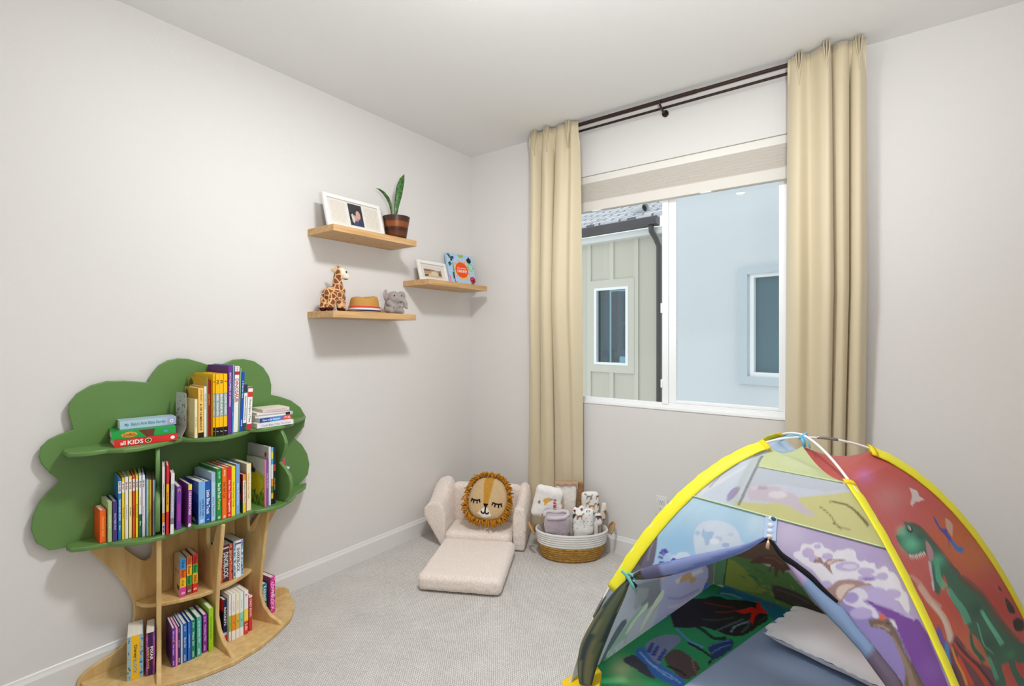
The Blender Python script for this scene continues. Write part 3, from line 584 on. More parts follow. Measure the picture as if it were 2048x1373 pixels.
part('crown_shelf',MB().prism(up_,((1,0,0),(0,1,0)),(0,0,.916),(0,0,.0175)),green,tb,bevel=.006)
part('crown_shelf',MB().prism(lo_,((1,0,0),(0,1,0)),(0,0,.554),(0,0,.0175)),green,tb,bevel=.006)
def upright(name,prof,p0,p1,th,m):
    p0=Vector((*p0,0));p1=Vector((*p1,0));d=(p1-p0).normalized(); n=Vector((-d.y,d.x,0))
    return part(name,MB().prism(prof,(d,(0,0,1)),p0-n*(th/2),n*th),m,tb,bevel=.005)
gd=[(.016,.5715),(.205,.5715),(.242,.590),(.262,.61),(.272,.64),(.274,.665),(.264,.70),(.23,.732),(.193,.755),(.21,.78),(.228,.812),(.237,.85),(.225,.88),(.195,.916),(.016,.916)]
gdL=[(x if x<.02 else .016+(x-.016)*.93,z) for x,z in gd]
upright('crown_divider',gdL,(.02,-2.0748),(.27,-2.1573),.0150,green)
upright('crown_divider',gd,(.02,-1.656),(.27,-1.625),.0175,green)
# wooden trunk
bl=[(-2.347,0),(-2.34,.03),(-2.319,.049),(-2.284,.062),(-2.241,.073),(-2.204,.090),(-2.181,.115),(-2.165,.17),(-2.162,.22),(-2.166,.26),(-2.180,.30),(-2.204,.354),(-2.241,.419),(-2.302,.51),(-2.325,.554)]
br_=[(-3.83-y,z) for y,z in reversed(bl)]
hl=[(-2.215,.554),(-2.192,.487),(-2.165,.452),(-2.141,.426),(-2.121,.413),(-2.105,.419),(-2.097,.438),(-2.097,.554)]
hr=[(-3.83-y,z) for y,z in reversed(hl)]
part('trunk_panel',MB().prism(bl+hl+hr+br_,((0,1,0),(0,0,1)),(.0165,0,0),(.016,0,0)),ply,tb,bevel=.0035)
mid=[(.0325,-2.160),(.072,-2.152),(.106,-2.131),(.136,-2.092),(.163,-2.04),(.187,-1.972),(.190,-1.915),(.187,-1.858),(.163,-1.79),(.136,-1.738),(.106,-1.699),(.072,-1.678),(.0325,-1.670)]
part('trunk_shelf',MB().prism(mid,((1,0,0),(0,1,0)),(0,0,.239),(0,0,.0175)),ply,tb,bevel=.005)
base=[(.0325,-2.335),(.09,-2.33),(.17,-2.285),(.255,-2.205),(.306,-2.161),(.36,-2.047),(.382,-1.925),(.365,-1.812),(.325,-1.712),(.27,-1.615),(.19,-1.55),(.10,-1.508),(.0325,-1.495)]
part('base_board',MB().prism(base,((1,0,0),(0,1,0)),(0,0,.0005),(0,0,.019)),ply,tb,bevel=.004)
tp=[(.0165,.001),(.345,.001),(.338,.022),(.322,.034),(.262,.054),(.217,.092),(.194,.144),(.196,.20),(.202,.26),(.210,.308),(.217,.359),(.226,.41),(.236,.468),(.246,.52),(.252,.5535),
    (.21,.5535),(.192,.517),(.165,.456),(.145,.431),(.126,.425),(.110,.438),(.106,.47),(.106,.5535),(.0165,.5535)]
tps=[(.0165+(x-.0165)*.86,z) for x,z in tp]
upright('trunk_divider',tps,(.015,-2.07),(.27,-2.153),.0175,ply)
upright('trunk_divider',tp,(.015,-1.915),(.27,-1.915),.0175,ply)
upright('trunk_divider',tps,(.015,-1.76),(.27,-1.677),.0175,ply)
# ------------------------------------------------------------------ books
PAPER=mat('paper_block','#e2dcce',.85,.1,noise=.1,nscale=1,stretch=(8,900,8))
PAPH=mat('paper_block_flat','#e2dcce',.85,.1,noise=.1,nscale=1,stretch=(8,8,900))
def book(name,loc,rot,t,h,d,col,bands,titles,label,group,xtra=None):
    r=thing(name,label,'book',loc,rot,group)
    ct=min(.0016,t*.22); mats=[cmat(col,.4)]; mb=MB()
    # spine in bands
    for a,b_,c in bands:
        m=cmat(c,.4); 
        if m not in mats: mats.append(m)
        k=mats.index(m); mb.box((-ct,0,h*(1-b_)),(0,t,h*(1-a)),k)
    mb.box((-d,0,0),(-ct,ct,h)).box((-d,t-ct,0),(-ct,t,h))
    part('cover',mb,mats,r,local=True)
    part('page_block',MB().box((-d+.003,ct,.0025),(-ct,t-ct,h-.0025)),PAPER,r,local=True)
    bym={}
    for (tx,c,a,b_,wf) in titles: bym.setdefault(c,[]).append((tx,a,b_,wf))
    yo={1:[.5]}
    for c,L in bym.items():
        for tx,a,b_,wf in L:
            cy=.5
            if (tx in ('Leads the Way','BUDDY BLOCK')): cy=.26
            if tx in ('Little Blue Truck',) and wf<.4: cy=.7
            if tx=='PIXAR': cy=.62
            part('spine_lettering',text_mb(tx,(.0003,t*cy,h*(1-(a+b_)/2)),(0,0,-1),(0,1,0),h*(b_-a),t*wf,bold=.02),cmat(c,.5),r,local=True)
    if xtra: xtra(r,t,h,d,ct)
    return r
BOOKS=[
  (0.231, -2.013, 0.011, 0.163, 0.934, 0.1, 0.0, 0.0, '#d9c58e', ((0, 1, '#e9deb6'),), (('Dear Bear', '#b3a070', 0.45, 0.75, 0.45),), 'slim cream paperback just behind the grey punched metal bookend', 'books standing on the upper green shelf'),
  (0.232, -2.0, 0.021, 0.208, 0.934, 0.135, 0.0, 0.0, '#c99a2c', ((0, 0.9, '#f2c566'), (0.9, 1, '#2b1712')), (('JOURNEY', '#8a6414', 0.03, 0.28, 0.4), ('& ON NUMERANCE', '#3a2510', 0.32, 0.86, 0.42)), 'mustard yellow book with a dark foot block on its spine, beside the cream paperback', 'books standing on the upper green shelf'),
  (0.232, -1.978, 0.01, 0.213, 0.934, 0.14, 0.0, 0.0, '#e4e2da', ((0, 1, '#e8e5dc'),), (('the little wood', '#8d8d86', 0.08, 0.5, 0.5),), 'thin off-white book between the mustard yellow book and the dark red one', 'books standing on the upper green shelf'),
  (0.233, -1.9678, 0.0035, 0.25, 0.934, 0.185, 0.0, 0.0, '#57a27c', ((0, 1, '#5aa682'),), (), 'thin sea-green book whose cover top rises behind the mustard yellow book', 'books standing on the upper green shelf'),
  (0.229, -1.962, 0.012, 0.238, 0.934, 0.185, 0.0, 0.0, '#8e2517', ((0, 1, '#96281a'),), (('Little Hearts', '#d8a03c', 0.25, 0.45, 0.5),), 'dark red book touching the left side of the yellow set', 'books standing on the upper green shelf'),
  (0.25, -1.9499, 0.0079, 0.264, 0.934, 0.19, 0.0, 0.0, '#f2b705', ((0, 0.31, '#f5bd0a'), (0.31, 0.69, '#8fa3a3'), (0.69, 0.86, '#f5bd0a'), (0.86, 1, '#1d1710')), (('GOOD NIGHT STORIES', '#f4f4ee', 0.33, 0.67, 0.55), ('a', '#2a2018', 0.08, 0.17, 0.6), ('J', '#f4f4ee', 0.88, 0.97, 0.6)), 'first (leftmost) of the four matching tall yellow books with black feet', 'four matching yellow books'),
  (0.257, -1.9417, 0.0137, 0.263, 0.934, 0.19, 0.0, 0.0, '#f2b705', ((0, 0.31, '#f5bd0a'), (0.31, 0.69, '#8fa3a3'), (0.69, 0.86, '#f5bd0a'), (0.86, 1, '#1d1710')), (('REBEL DREAMERS', '#f4f4ee', 0.33, 0.67, 0.55), ('m', '#2a2018', 0.08, 0.17, 0.6), ('J', '#f4f4ee', 0.88, 0.97, 0.6)), 'second of the four matching tall yellow books with black feet', 'four matching yellow books'),
  (0.258, -1.9279, 0.0159, 0.263, 0.934, 0.19, 0.0, 0.0, '#f2b705', ((0, 0.31, '#f5bd0a'), (0.31, 0.69, '#8fa3a3'), (0.69, 0.86, '#f5bd0a'), (0.86, 1, '#1d1710')), (('BRAVE ANIMALS', '#f4f4ee', 0.33, 0.67, 0.55), ('n', '#2a2018', 0.08, 0.17, 0.6), ('J', '#f4f4ee', 0.88, 0.97, 0.6)), 'third of the four matching tall yellow books with black feet', 'four matching yellow books'),
  (0.262, -1.912, 0.014, 0.264, 0.934, 0.19, 0.0, 0.0, '#f2b705', ((0, 0.31, '#f5bd0a'), (0.31, 0.69, '#8fa3a3'), (0.69, 0.86, '#f5bd0a'), (0.86, 1, '#1d1710')), (('CLEVER MAKERS', '#f4f4ee', 0.33, 0.67, 0.55), ('f', '#2a2018', 0.08, 0.17, 0.6), ('J', '#f4f4ee', 0.88, 0.97, 0.6)), 'fourth of the four matching tall yellow books with black feet', 'four matching yellow books'),
  (0.248, -1.89, 0.016, 0.296, 0.934, 0.205, 0.0, 0.6, '#5d2277', ((0, 1, '#6f2f95'),), (('ENCYCLOPEDIA OF ANIMALS', '#e6dcf0', 0.1, 0.6, 0.45),), 'tall purple book with pale lettering right of the yellow set', 'books standing on the upper green shelf'),
  (0.233, -1.866, 0.005, 0.299, 0.934, 0.205, 0.0, 0.8, '#7aa7c9', ((0, 0.5, '#7fa9cb'), (0.5, 1, '#4a93cf')), (('ZOO', '#e8f2fa', 0.55, 0.9, 0.6),), 'thin pale blue book squeezed between tall purple and the book lettered DINOSAUR', 'books standing on the upper green shelf'),
  (0.23, -1.859, 0.019, 0.292, 0.934, 0.2, 0.0, 1.6, '#e8e6e2', ((0, 0.08, '#eeeae4'), (0.08, 0.13, '#b03036'), (0.13, 1, '#f0edea')), (('DINOSAUR', '#b1203a', 0.19, 0.55, 0.8), ('my first', '#8a8a90', 0.01, 0.07, 0.5)), 'white book with red lettering DINOSAUR down its spine', 'books standing on the upper green shelf'),
  (0.217, -1.833, 0.006, 0.281, 0.934, 0.19, 0.0, 2.0, '#7c9d83', ((0, 1, '#86a98c'),), (), 'thin grey-green book leaning between the book lettered DINOSAUR and a dark blue one', 'books standing on the upper green shelf'),
  (0.22, -1.8267, 0.0117, 0.264, 0.934, 0.18, 0.0, 2.2, '#16449a', ((0, 1, '#1a4fae'),), (('a Train for Bear', '#dfe9f7', 0.1, 0.5, 0.5), ('cove', '#dfe9f7', 0.8, 0.93, 0.45)), 'dark blue leaning book on the upper green shelf', 'books standing on the upper green shelf'),
  (0.218, -1.813, 0.014, 0.208, 0.934, 0.15, 0.0, 2.2, '#e9e9e6', ((0, 0.16, '#2a3a44'), (0.16, 0.19, '#1f6c70'), (0.19, 0.84, '#f2f1ee'), (0.84, 1, '#145a5a')), (('Alphabet Dinosaurs', '#2b5d66', 0.22, 0.8, 0.6),), 'white book with dark teal head and foot on the upper green shelf', 'books standing on the upper green shelf'),
  (0.224, -1.7989, 0.0209, 0.194, 0.934, 0.15, 0.0, 2.4, '#efecea', ((0, 0.03, '#c02a2a'), (0.03, 0.11, '#f0eeec'), (0.11, 0.23, '#d6352c'), (0.23, 0.86, '#f4f2f0'), (0.86, 1, '#c4303a')), (('Once Upon a Time', '#1f1f24', 0.27, 0.82, 0.55),), 'white book with red bands, right end of the upright row on the upper green shelf', 'books standing on the upper green shelf'),
  (0.139, -2.302, 0.021, 0.124, 0.572, 0.14, -4.0, 0.0, '#e8540f', ((0, 1, '#f4611a'),), (('DINOSAUR TALES', '#f6b43c', 0.2, 0.82, 0.42),), 'short orange book, far left of the lower green shelf', 'books standing on the lower green shelf'),
  (0.155, -2.2811, 0.0131, 0.154, 0.572, 0.13, -4.0, 0.0, '#a7be7e', ((0, 1, '#aac486'),), (('beautiful hugs', '#e6f0cf', 0.25, 0.75, 0.5),), 'pale green book right beside the short orange one', 'books standing on the lower green shelf'),
  (0.161, -2.2679, 0.0139, 0.154, 0.572, 0.14, -6.0, 0.0, '#3c2f6c', ((0, 1, '#46387c'),), (('Good Night Story', '#d8cfee', 0.3, 0.72, 0.5),), 'dark violet book between the pale green and the blue-footed one', 'books standing on the lower green shelf'),
  (0.164, -2.252, 0.01, 0.238, 0.572, 0.2, -8.0, 0.0, '#1f6ea8', ((0, 0.045, '#1f6ea8'), (0.045, 0.24, '#e8e6ec'), (0.24, 1, '#2277b4')), (('BIG RED', '#2c2430', 0.06, 0.22, 0.6), ('THE EYE BOOK OF FUN', '#f2f6fa', 0.33, 0.68, 0.6), ('Eliot', '#dce8f2', 0.75, 0.85, 0.5)), 'tall blue book with white head band, left end of the slim hardback set', 'slim hardback set'),
  (0.167, -2.241, 0.008, 0.239, 0.572, 0.2, -9.0, 0.0, '#e8c51c', ((0, 0.06, '#e8c51c'), (0.06, 0.24, '#efe9dc'), (0.24, 1, '#f0d02e')), (('Br Rd', '#8c1c2a', 0.06, 0.22, 0.6), ('The Cat Says Boo', '#2e2a22', 0.32, 0.82, 0.5)), 'tall slim yellow hardback right after the tall blue one', 'slim hardback set'),
  (0.169, -2.232, 0.01, 0.24, 0.572, 0.2, -10.0, 0.0, '#e2dfe2', ((0, 1, '#e8e5e8'),), (('Br Rd', '#8c1c2a', 0.06, 0.22, 0.6), ('In a People House', '#8c8894', 0.32, 0.82, 0.5)), 'tall slim white hardback between the yellow and the pale lemon one', 'slim hardback set'),
  (0.169, -2.22, 0.01, 0.239, 0.572, 0.2, -11.0, 0.0, '#f0e488', ((0, 0.05, '#f1e27e'), (0.05, 0.24, '#f2efe2'), (0.24, 1, '#f3ea96')), (('Br Rd', '#8c1c2a', 0.06, 0.22, 0.6), ('Ten Apples', '#2e2a22', 0.32, 0.82, 0.5)), 'tall slim pale lemon hardback left of the orange-red one', 'slim hardback set'),
  (0.176, -2.2098, 0.0078, 0.24, 0.572, 0.2, -12.0, 0.0, '#e8581c', ((0, 0.045, '#e8581c'), (0.045, 0.24, '#f0e8e2'), (0.24, 1, '#ec5c1e')), (('Br Rd', '#8c1c2a', 0.06, 0.22, 0.6), ('I Can Read It', '#2e2a22', 0.32, 0.82, 0.5)), 'tall slim orange-red hardback in the middle of the slim set', 'slim hardback set'),
  (0.183, -2.2017, 0.0077, 0.241, 0.572, 0.2, -13.0, 0.0, '#eede1c', ((0, 0.05, '#e2e02e'), (0.05, 0.24, '#f0eee0'), (0.24, 1, '#f4e422')), (('Br Rd', '#8c1c2a', 0.06, 0.22, 0.6), ('Big Dog and Little Dog', '#2e2a22', 0.32, 0.82, 0.5)), 'tall slim bright yellow hardback right of the orange-red one', 'slim hardback set'),
  (0.191, -2.1937, 0.0087, 0.241, 0.572, 0.2, -15.0, 0.0, '#e4e2e4', ((0, 0.63, '#ebe8ea'), (0.63, 1, '#116448')), (('Br Rd', '#555555', 0.06, 0.22, 0.6), ('We All Say', '#c06a4a', 0.33, 0.5, 0.5), ('Eliot', '#d8efe2', 0.72, 0.84, 0.6)), 'tall slim white hardback with a dark green foot', 'slim hardback set'),
  (0.197, -2.1848, 0.0088, 0.242, 0.572, 0.2, -15.0, 0.0, '#1d5e78', ((0, 1, '#e6e3ea'),), (('Br Rd', '#8c1c2a', 0.06, 0.22, 0.6), ('Green Eggs for All', '#9a9aa8', 0.36, 0.8, 0.4)), 'tall slim white-spined hardback with teal cover, right end of the slim set', 'slim hardback set'),
  (0.202, -2.1758, 0.0035, 0.223, 0.572, 0.17, -18.0, 0.0, '#8fc4dc', ((0, 1, '#8fc4dc'),), (), 'very thin pale blue booklet left of the green divider on the lower shelf', 'very thin booklets'),
  (0.205, -2.1719, 0.0035, 0.222, 0.572, 0.17, -18.0, 0.0, '#d2d8da', ((0, 1, '#d2d8da'),), (), 'very thin grey-white booklet left of the green divider on the lower shelf', 'very thin booklets'),
  (0.207, -2.168, 0.004, 0.221, 0.572, 0.17, -18.0, 0.0, '#8fae4c', ((0, 1, '#8fae4c'),), (), 'very thin leaf green booklet left of the green divider on the lower shelf', 'very thin booklets'),
  (0.21, -2.1636, 0.0036, 0.22, 0.572, 0.17, -18.0, 0.0, '#d9b93c', ((0, 1, '#d9b93c'),), (), 'very thin ochre booklet left of the green divider on the lower shelf', 'very thin booklets'),
  (0.212, -2.1596, 0.0046, 0.219, 0.572, 0.17, -18.0, 0.0, '#7c2f1e', ((0, 1, '#7c2f1e'),), (), 'very thin brown-red booklet left of the green divider on the lower shelf', 'very thin booklets'),
  (0.215, -2.1546, 0.0035, 0.219, 0.572, 0.17, -18.0, 0.0, '#b5b9bd', ((0, 1, '#b5b9bd'),), (), 'very thin silver grey booklet left of the green divider on the lower shelf', 'very thin booklets'),
  (0.215, -2.1507, 0.0035, 0.218, 0.572, 0.17, -18.0, 0.0, '#3d93a6', ((0, 1, '#3d93a6'),), (), 'very thin teal booklet left of the green divider on the lower shelf', 'very thin booklets'),
  (0.237, -2.131, 0.009, 0.267, 0.572, 0.15, -18.3, 0.0, '#e6dfd8', ((0, 0.68, '#ece6e0'), (0.68, 0.82, '#f0932a'), (0.82, 1, '#d8d6dc')), (('Ladybug Adventures', '#7a6a58', 0.05, 0.64, 0.45), ('MOM', '#222222', 0.86, 0.98, 0.6)), 'white slim book with orange block near its foot, first right of the left green divider', 'books right of the left green divider'),
  (0.249, -2.1218, 0.0088, 0.274, 0.572, 0.1, -17.0, 0.3, '#d31f33', ((0, 0.27, '#d8233f'), (0.27, 0.67, '#f2b21c'), (0.67, 1, '#d9262c')), (('The Sun in Me', '#7c4a10', 0.3, 0.65, 0.5),), 'slim red book with a yellow middle band on its spine', 'books right of the left green divider'),
  (0.256, -2.11, 0.012, 0.24, 0.572, 0.08, -15.0, 0.8, '#c9cdd4', ((0, 0.17, '#e6e4e4'), (0.17, 0.74, '#a9b4c4'), (0.74, 0.84, '#7c8088'), (0.84, 1, '#e8e4e2')), (('Where do we go today', '#e8edf4', 0.2, 0.7, 0.5),), 'leaning grey-white book beside the slim red one', 'books right of the left green divider'),
  (0.222, -2.076, 0.017, 0.174, 0.572, 0.12, -10.0, 0.5, '#6b2a92', ((0, 1, '#7a3aa6'),), (('C', '#f2c34a', 0.05, 0.12, 0.6), ('HUMAN BABY FEELINGS', '#e8419a', 0.4, 0.8, 0.55)), 'small purple book with pink lettering standing free behind the lower front edge', 'books right of the left green divider'),
  (0.235, -2.04, 0.014, 0.176, 0.572, 0.15, -5.0, 0.8, '#8a3f8c', ((0, 0.13, '#f0d84a'), (0.13, 1, '#8d438f')), (('GRANDFATHER', '#f0e2f2', 0.16, 0.72, 0.6), ('e', '#ffffff', 0.91, 0.99, 0.8)), 'plum leaning book with a yellow head band', 'books right of the left green divider'),
  (0.238, -2.001, 0.026, 0.178, 0.572, 0.15, 0.0, 0.0, '#1d3c9a', ((0, 1, '#7db0e2'),), (('Little Blue Truck', '#1f4f9c', 0.42, 0.82, 0.32), ('Leads the Way', '#2a5cab', 0.45, 0.8, 0.3), ('III', '#eef4fb', 0.9, 0.96, 0.5)), 'thick light-blue book with dark-blue cover, standing next to an empty gap', 'children books in the middle of the lower green shelf'),
  (0.237, -1.974, 0.02, 0.174, 0.572, 0.15, 0.0, 0.0, '#1c4f9e', ((0, 1, '#1f58ae'),), (('Little Blue Truck', '#f2f6fb', 0.22, 0.8, 0.62), ('I', '#f2f6fb', 0.9, 0.96, 0.4)), 'mid-blue book with big white lettering, right of the thick light-blue one', 'children books in the middle of the lower green shelf'),
  (0.237, -1.951, 0.017, 0.206, 0.572, 0.17, 0.0, 0.0, '#a9c7e2', ((0, 0.2, '#aec0dd'), (0.2, 1, '#b9d8ee')), (('blue kittens', '#5d96c9', 0.5, 0.92, 0.5),), 'pale blue book right of the one with big white lettering', 'children books in the middle of the lower green shelf'),
  (0.247, -1.934, 0.02, 0.22, 0.572, 0.18, 0.0, 0.0, '#138238', ((0, 1, '#169243'),), (('Say Hello', '#bfe8cb', 0.06, 0.2, 0.5), ('See the Truck', '#eafaf0', 0.28, 0.58, 0.6), ('Farms', '#e8d63c', 0.6, 0.8, 0.5), ('II', '#eafaf0', 0.93, 0.98, 0.5)), 'green book right of the pale blue one on the lower green shelf', 'children books in the middle of the lower green shelf'),
  (0.247, -1.912, 0.019, 0.218, 0.572, 0.18, 0.0, 0.0, '#e86413', ((0, 1, '#f2741c'),), (('little things', '#fbd9ba', 0.04, 0.16, 0.5), ('See the Cat', '#8a3a10', 0.28, 0.6, 0.55), ('III', '#fbe4d0', 0.94, 0.99, 0.5)), 'orange book between the green and the red one on the lower green shelf', 'children books in the middle of the lower green shelf'),
  (0.251, -1.8931, 0.0161, 0.219, 0.572, 0.18, 0.0, 0.0, '#cf1f1f', ((0, 1, '#dd2a28'),), (('See the Color Vegetable', '#fbeaea', 0.26, 0.9, 0.62), ('II', '#fbeaea', 0.93, 0.98, 0.5)), 'bright red book between the orange and the yellow one', 'children books in the middle of the lower green shelf'),
  (0.247, -1.874, 0.016, 0.218, 0.572, 0.18, 0.0, 0.0, '#e8cf1c', ((0, 1, '#f3dd2a'),), (('See the Funny Things', '#a08414', 0.26, 0.88, 0.5),), 'yellow book between the bright red and the periwinkle one', 'children books in the middle of the lower green shelf'),
  (0.244, -1.854, 0.016, 0.222, 0.572, 0.185, 0.0, 0.0, '#4f86c9', ((0, 1, '#7ca7dc'),), (('Baby All Gone Bye', '#eaf2fb', 0.3, 0.9, 0.5),), 'periwinkle blue book right of the yellow one', 'children books in the middle of the lower green shelf'),
  (0.245, -1.825, 0.013, 0.171, 0.572, 0.13, 0.0, 0.0, '#b01f1a', ((0, 0.16, '#f09020'), (0.16, 0.74, '#efe0b0'), (0.74, 1, '#f4c42a')), (('Dragons love Tacos', '#5d6a9c', 0.2, 0.72, 0.55),), 'short book with orange and yellow spine and dark red cover', 'children books in the middle of the lower green shelf'),
  (0.233, -1.803, 0.02, 0.212, 0.572, 0.17, 0.0, 0.0, '#e8d9ae', ((0, 1, '#f2e6bd'),), (('Come to the Creek', '#d8a83a', 0.2, 0.75, 0.45),), 'cream book left of the picture-cover one', 'children books in the middle of the lower green shelf'),
  (0.245, -1.728, 0.008, 0.218, 0.572, 0.17, 0.0, 0.0, '#9db03e', ((0, 1, '#e8708a'),), (), 'picture book with a yellow-green meadow cover and thin pink spine', 'children books in the middle of the lower green shelf'),
  (0.242, -1.718, 0.008, 0.214, 0.572, 0.17, 0.0, 0.0, '#6a3f9c', ((0, 1, '#7d4cb2'),), (('Under the Moon', '#d9c8ee', 0.1, 0.8, 0.6),), 'thin violet book right of the meadow picture book', 'children books in the middle of the lower green shelf'),
  (0.241, -1.707, 0.011, 0.272, 0.572, 0.2, 0.0, 0.0, '#c9c9cc', ((0, 1, '#d8d8de'),), (), 'tall grey-white picture book with a red dot on its cover', 'children books in the middle of the lower green shelf'),
  (0.237, -1.693, 0.01, 0.267, 0.572, 0.2, 0.0, 0.0, '#173047', ((0, 0.08, '#6fb0d8'), (0.08, 0.2, '#d6cf3c'), (0.2, 0.3, '#4fa3d6'), (0.3, 0.55, '#d8dcdc'), (0.55, 0.68, '#e08c3a'), (0.68, 0.8, '#4f6b3c'), (0.8, 0.9, '#e0b82a'), (0.9, 1, '#20201f')), (), 'tall thin book with a many-coloured spine beside the tall grey-white one', 'children books in the middle of the lower green shelf'),
  (0.234, -1.68, 0.01, 0.264, 0.572, 0.2, 0.0, 0.0, '#161619', ((0, 0.3, '#1b2c44'), (0.3, 0.42, '#a0442a'), (0.42, 1, '#18181a')), (('STAR FIELDS', '#c9b45a', 0.45, 0.85, 0.5),), 'tall black book closing the row before the right green divider', 'children books in the middle of the lower green shelf'),
  (0.1, -1.563, 0.017, 0.167, 0.572, 0.1, 14.0, 0.0, '#ece8ea', ((0, 0.35, '#d9486f'), (0.35, 1, '#efecee')), (), 'white book with pink print peeking out right of the right green divider', 'books right of the right green divider'),
  (0.084, -1.53, 0.017, 0.117, 0.572, 0.1, 14.0, 0.0, '#e4e0ea', ((0, 0.1, '#e8e6ee'), (0.1, 0.55, '#6a3fae'), (0.55, 1, '#6b74c4')), (), 'violet book peeking out right of the right green divider', 'books right of the right green divider'),
  (0.15, -2.037, 0.024, 0.161, 0.257, 0.1, -6.0, 0.0, '#c9b79c', ((0, 0.28, '#2f8fd6'), (0.28, 0.52, '#e86a1c'), (0.52, 0.76, '#f4c620'), (0.76, 1, '#e0389a')), (('II Brown', '#17366b', 0.05, 0.25, 0.5), ('Bear', '#8a3010', 0.3, 0.5, 0.55), ('what', '#a06a10', 0.55, 0.73, 0.6), ('o', '#fbd8ec', 0.88, 0.94, 0.6)), 'left of the three small board books, spine blue-orange-yellow-pink', 'three small board books'),
  (0.15, -2.012, 0.021, 0.161, 0.257, 0.1, -6.0, 0.0, '#b04a1c', ((0, 0.22, '#ea6c20'), (0.22, 0.5, '#f2b81e'), (0.5, 0.76, '#2f9e3a'), (0.76, 1, '#8c4630')), (('II Polar', '#7a2a0c', 0.05, 0.2, 0.5), ('Bear', '#96500c', 0.25, 0.48, 0.6), ('hear', '#0f4418', 0.53, 0.74, 0.6), ('o', '#e8d0c8', 0.88, 0.94, 0.6)), 'middle of the three small board books, spine orange-yellow-green-brown', 'three small board books'),
  (0.152, -1.991, 0.022, 0.164, 0.257, 0.1, -6.0, 0.0, '#a81a16', ((0, 0.26, '#dd2420'), (0.26, 0.5, '#34a83c'), (0.5, 0.76, '#f2b81e'), (0.76, 1, '#e0241f')), (('II Panda', '#6a0c0a', 0.05, 0.24, 0.5), ('Bear', '#0f4a1a', 0.3, 0.48, 0.55), ('sees', '#7a4a08', 0.54, 0.74, 0.6), ('o', '#fbdcd8', 0.88, 0.94, 0.6)), 'right of the three small board books, spine red-green-yellow-red', 'three small board books'),
  (0.163, -1.889, 0.059, 0.165, 0.257, 0.13, 0.0, 0.0, '#3d2026', ((0, 1, '#5e1f2b'),), (('DINOBLOCK', '#cfe0e4', 0.2, 0.9, 0.36), ('I', '#cfe0e4', 0.02, 0.14, 0.4)), 'thick maroon block book with orange side strips on the wooden middle shelf', 'block books on the wooden middle shelf'),
  (0.165, -1.829, 0.044, 0.169, 0.257, 0.13, 0.0, 0.0, '#4a6f9c', ((0, 1, '#eef0f0'),), (('SHARKBLOCK', '#1d3a44', 0.2, 0.85, 0.34), ('I', '#6a4a94', 0.04, 0.12, 0.6)), 'thick white block book with blue edges beside the maroon one', 'block books on the wooden middle shelf'),
  (0.145, -1.689, 0.028, 0.148, 0.02, 0.12, 6.0, 0.0, '#1d6a7c', ((0, 1, '#1f7f92'),), (('FARMBLOCK', '#eaf6f8', 0.08, 0.95, 0.6),), 'teal block book right of the right trunk panel', 'block books standing on the floor board'),
  (0.163, -1.658, 0.028, 0.175, 0.02, 0.13, 6.0, 0.0, '#8c2a72', ((0, 1, '#e23a9e'),), (('LOVEBLOCK', '#fbdcf0', 0.15, 0.92, 0.6),), 'hot pink block book with wavy edges on the far right of the floor board', 'block books standing on the floor board'),
  (0.174, -2.228, 0.055, 0.169, 0.02, 0.13, -17.0, 0.0, '#5f93b8', ((0, 1, '#f0bc18'),), (('Disney', '#3a2c10', 0.22, 0.52, 0.26), ('BLOCK', '#3f8fb0', 0.54, 0.88, 0.2)), 'very thick block book with yellow strip between light-blue patterned sides', 'block books standing on the floor board'),
  (0.2, -2.1742, 0.0312, 0.168, 0.02, 0.12, -18.0, 0.0, '#3a1450', ((0, 1, '#35164a'),), (('PIXAR', '#f4f2f4', 0.2, 0.78, 0.3), ('BUDDY BLOCK', '#f2b62a', 0.3, 0.88, 0.2)), 'very thick deep purple block book with white lettering at the left trunk panel', 'block books standing on the floor board'),
  (0.223, -2.092, 0.011, 0.157, 0.02, 0.12, -9.5, 0.0, '#5f2a86', ((0, 1, '#6d3496'),), (('Ella Lou', '#d9c4ea', 0.08, 0.28, 0.5), ('o', '#f2a03c', 0.3, 0.36, 0.7), ('Star Sisters', '#d9c4ea', 0.42, 0.7, 0.5), ('zoe', '#e2b2e8', 0.84, 0.96, 0.5)), 'purple book, leftmost in the bottom middle compartment', 'chapter books in the bottom middle compartment'),
  (0.226, -2.0808, 0.0078, 0.156, 0.02, 0.12, -8.9, 0.0, '#e48ac0', ((0, 1, '#ee9acb'),), (), 'thin pink book, second from left in the bottom middle compartment', 'chapter books in the bottom middle compartment'),
  (0.225, -2.072, 0.009, 0.157, 0.02, 0.12, -8.4, 0.0, '#3a1f5c', ((0, 1, '#42266a'),), (('Jo Jo', '#cbb8e0', 0.04, 0.2, 0.5), ('Fire Girl', '#cbb8e0', 0.3, 0.62, 0.5), ('zoe', '#e0d4ee', 0.82, 0.94, 0.5)), 'very dark purple book between the thin pink and the thin pale blue one', 'chapter books in the bottom middle compartment'),
  (0.226, -2.062, 0.007, 0.159, 0.02, 0.12, -7.8, 0.0, '#a8c8ea', ((0, 1, '#b6d4f0'),), (), 'thin pale blue book in the bottom middle compartment', 'chapter books in the bottom middle compartment'),
  (0.227, -2.054, 0.015, 0.159, 0.02, 0.12, -7.3, 0.0, '#1a57a4', ((0, 1, '#1f62b4'),), (('Jo Jo', '#cfe0f4', 0.05, 0.22, 0.5), ('Moon Girl', '#cfe0f4', 0.36, 0.62, 0.5), ('series', '#cfe0f4', 0.8, 0.96, 0.5)), 'royal blue book in the bottom middle compartment', 'chapter books in the bottom middle compartment'),
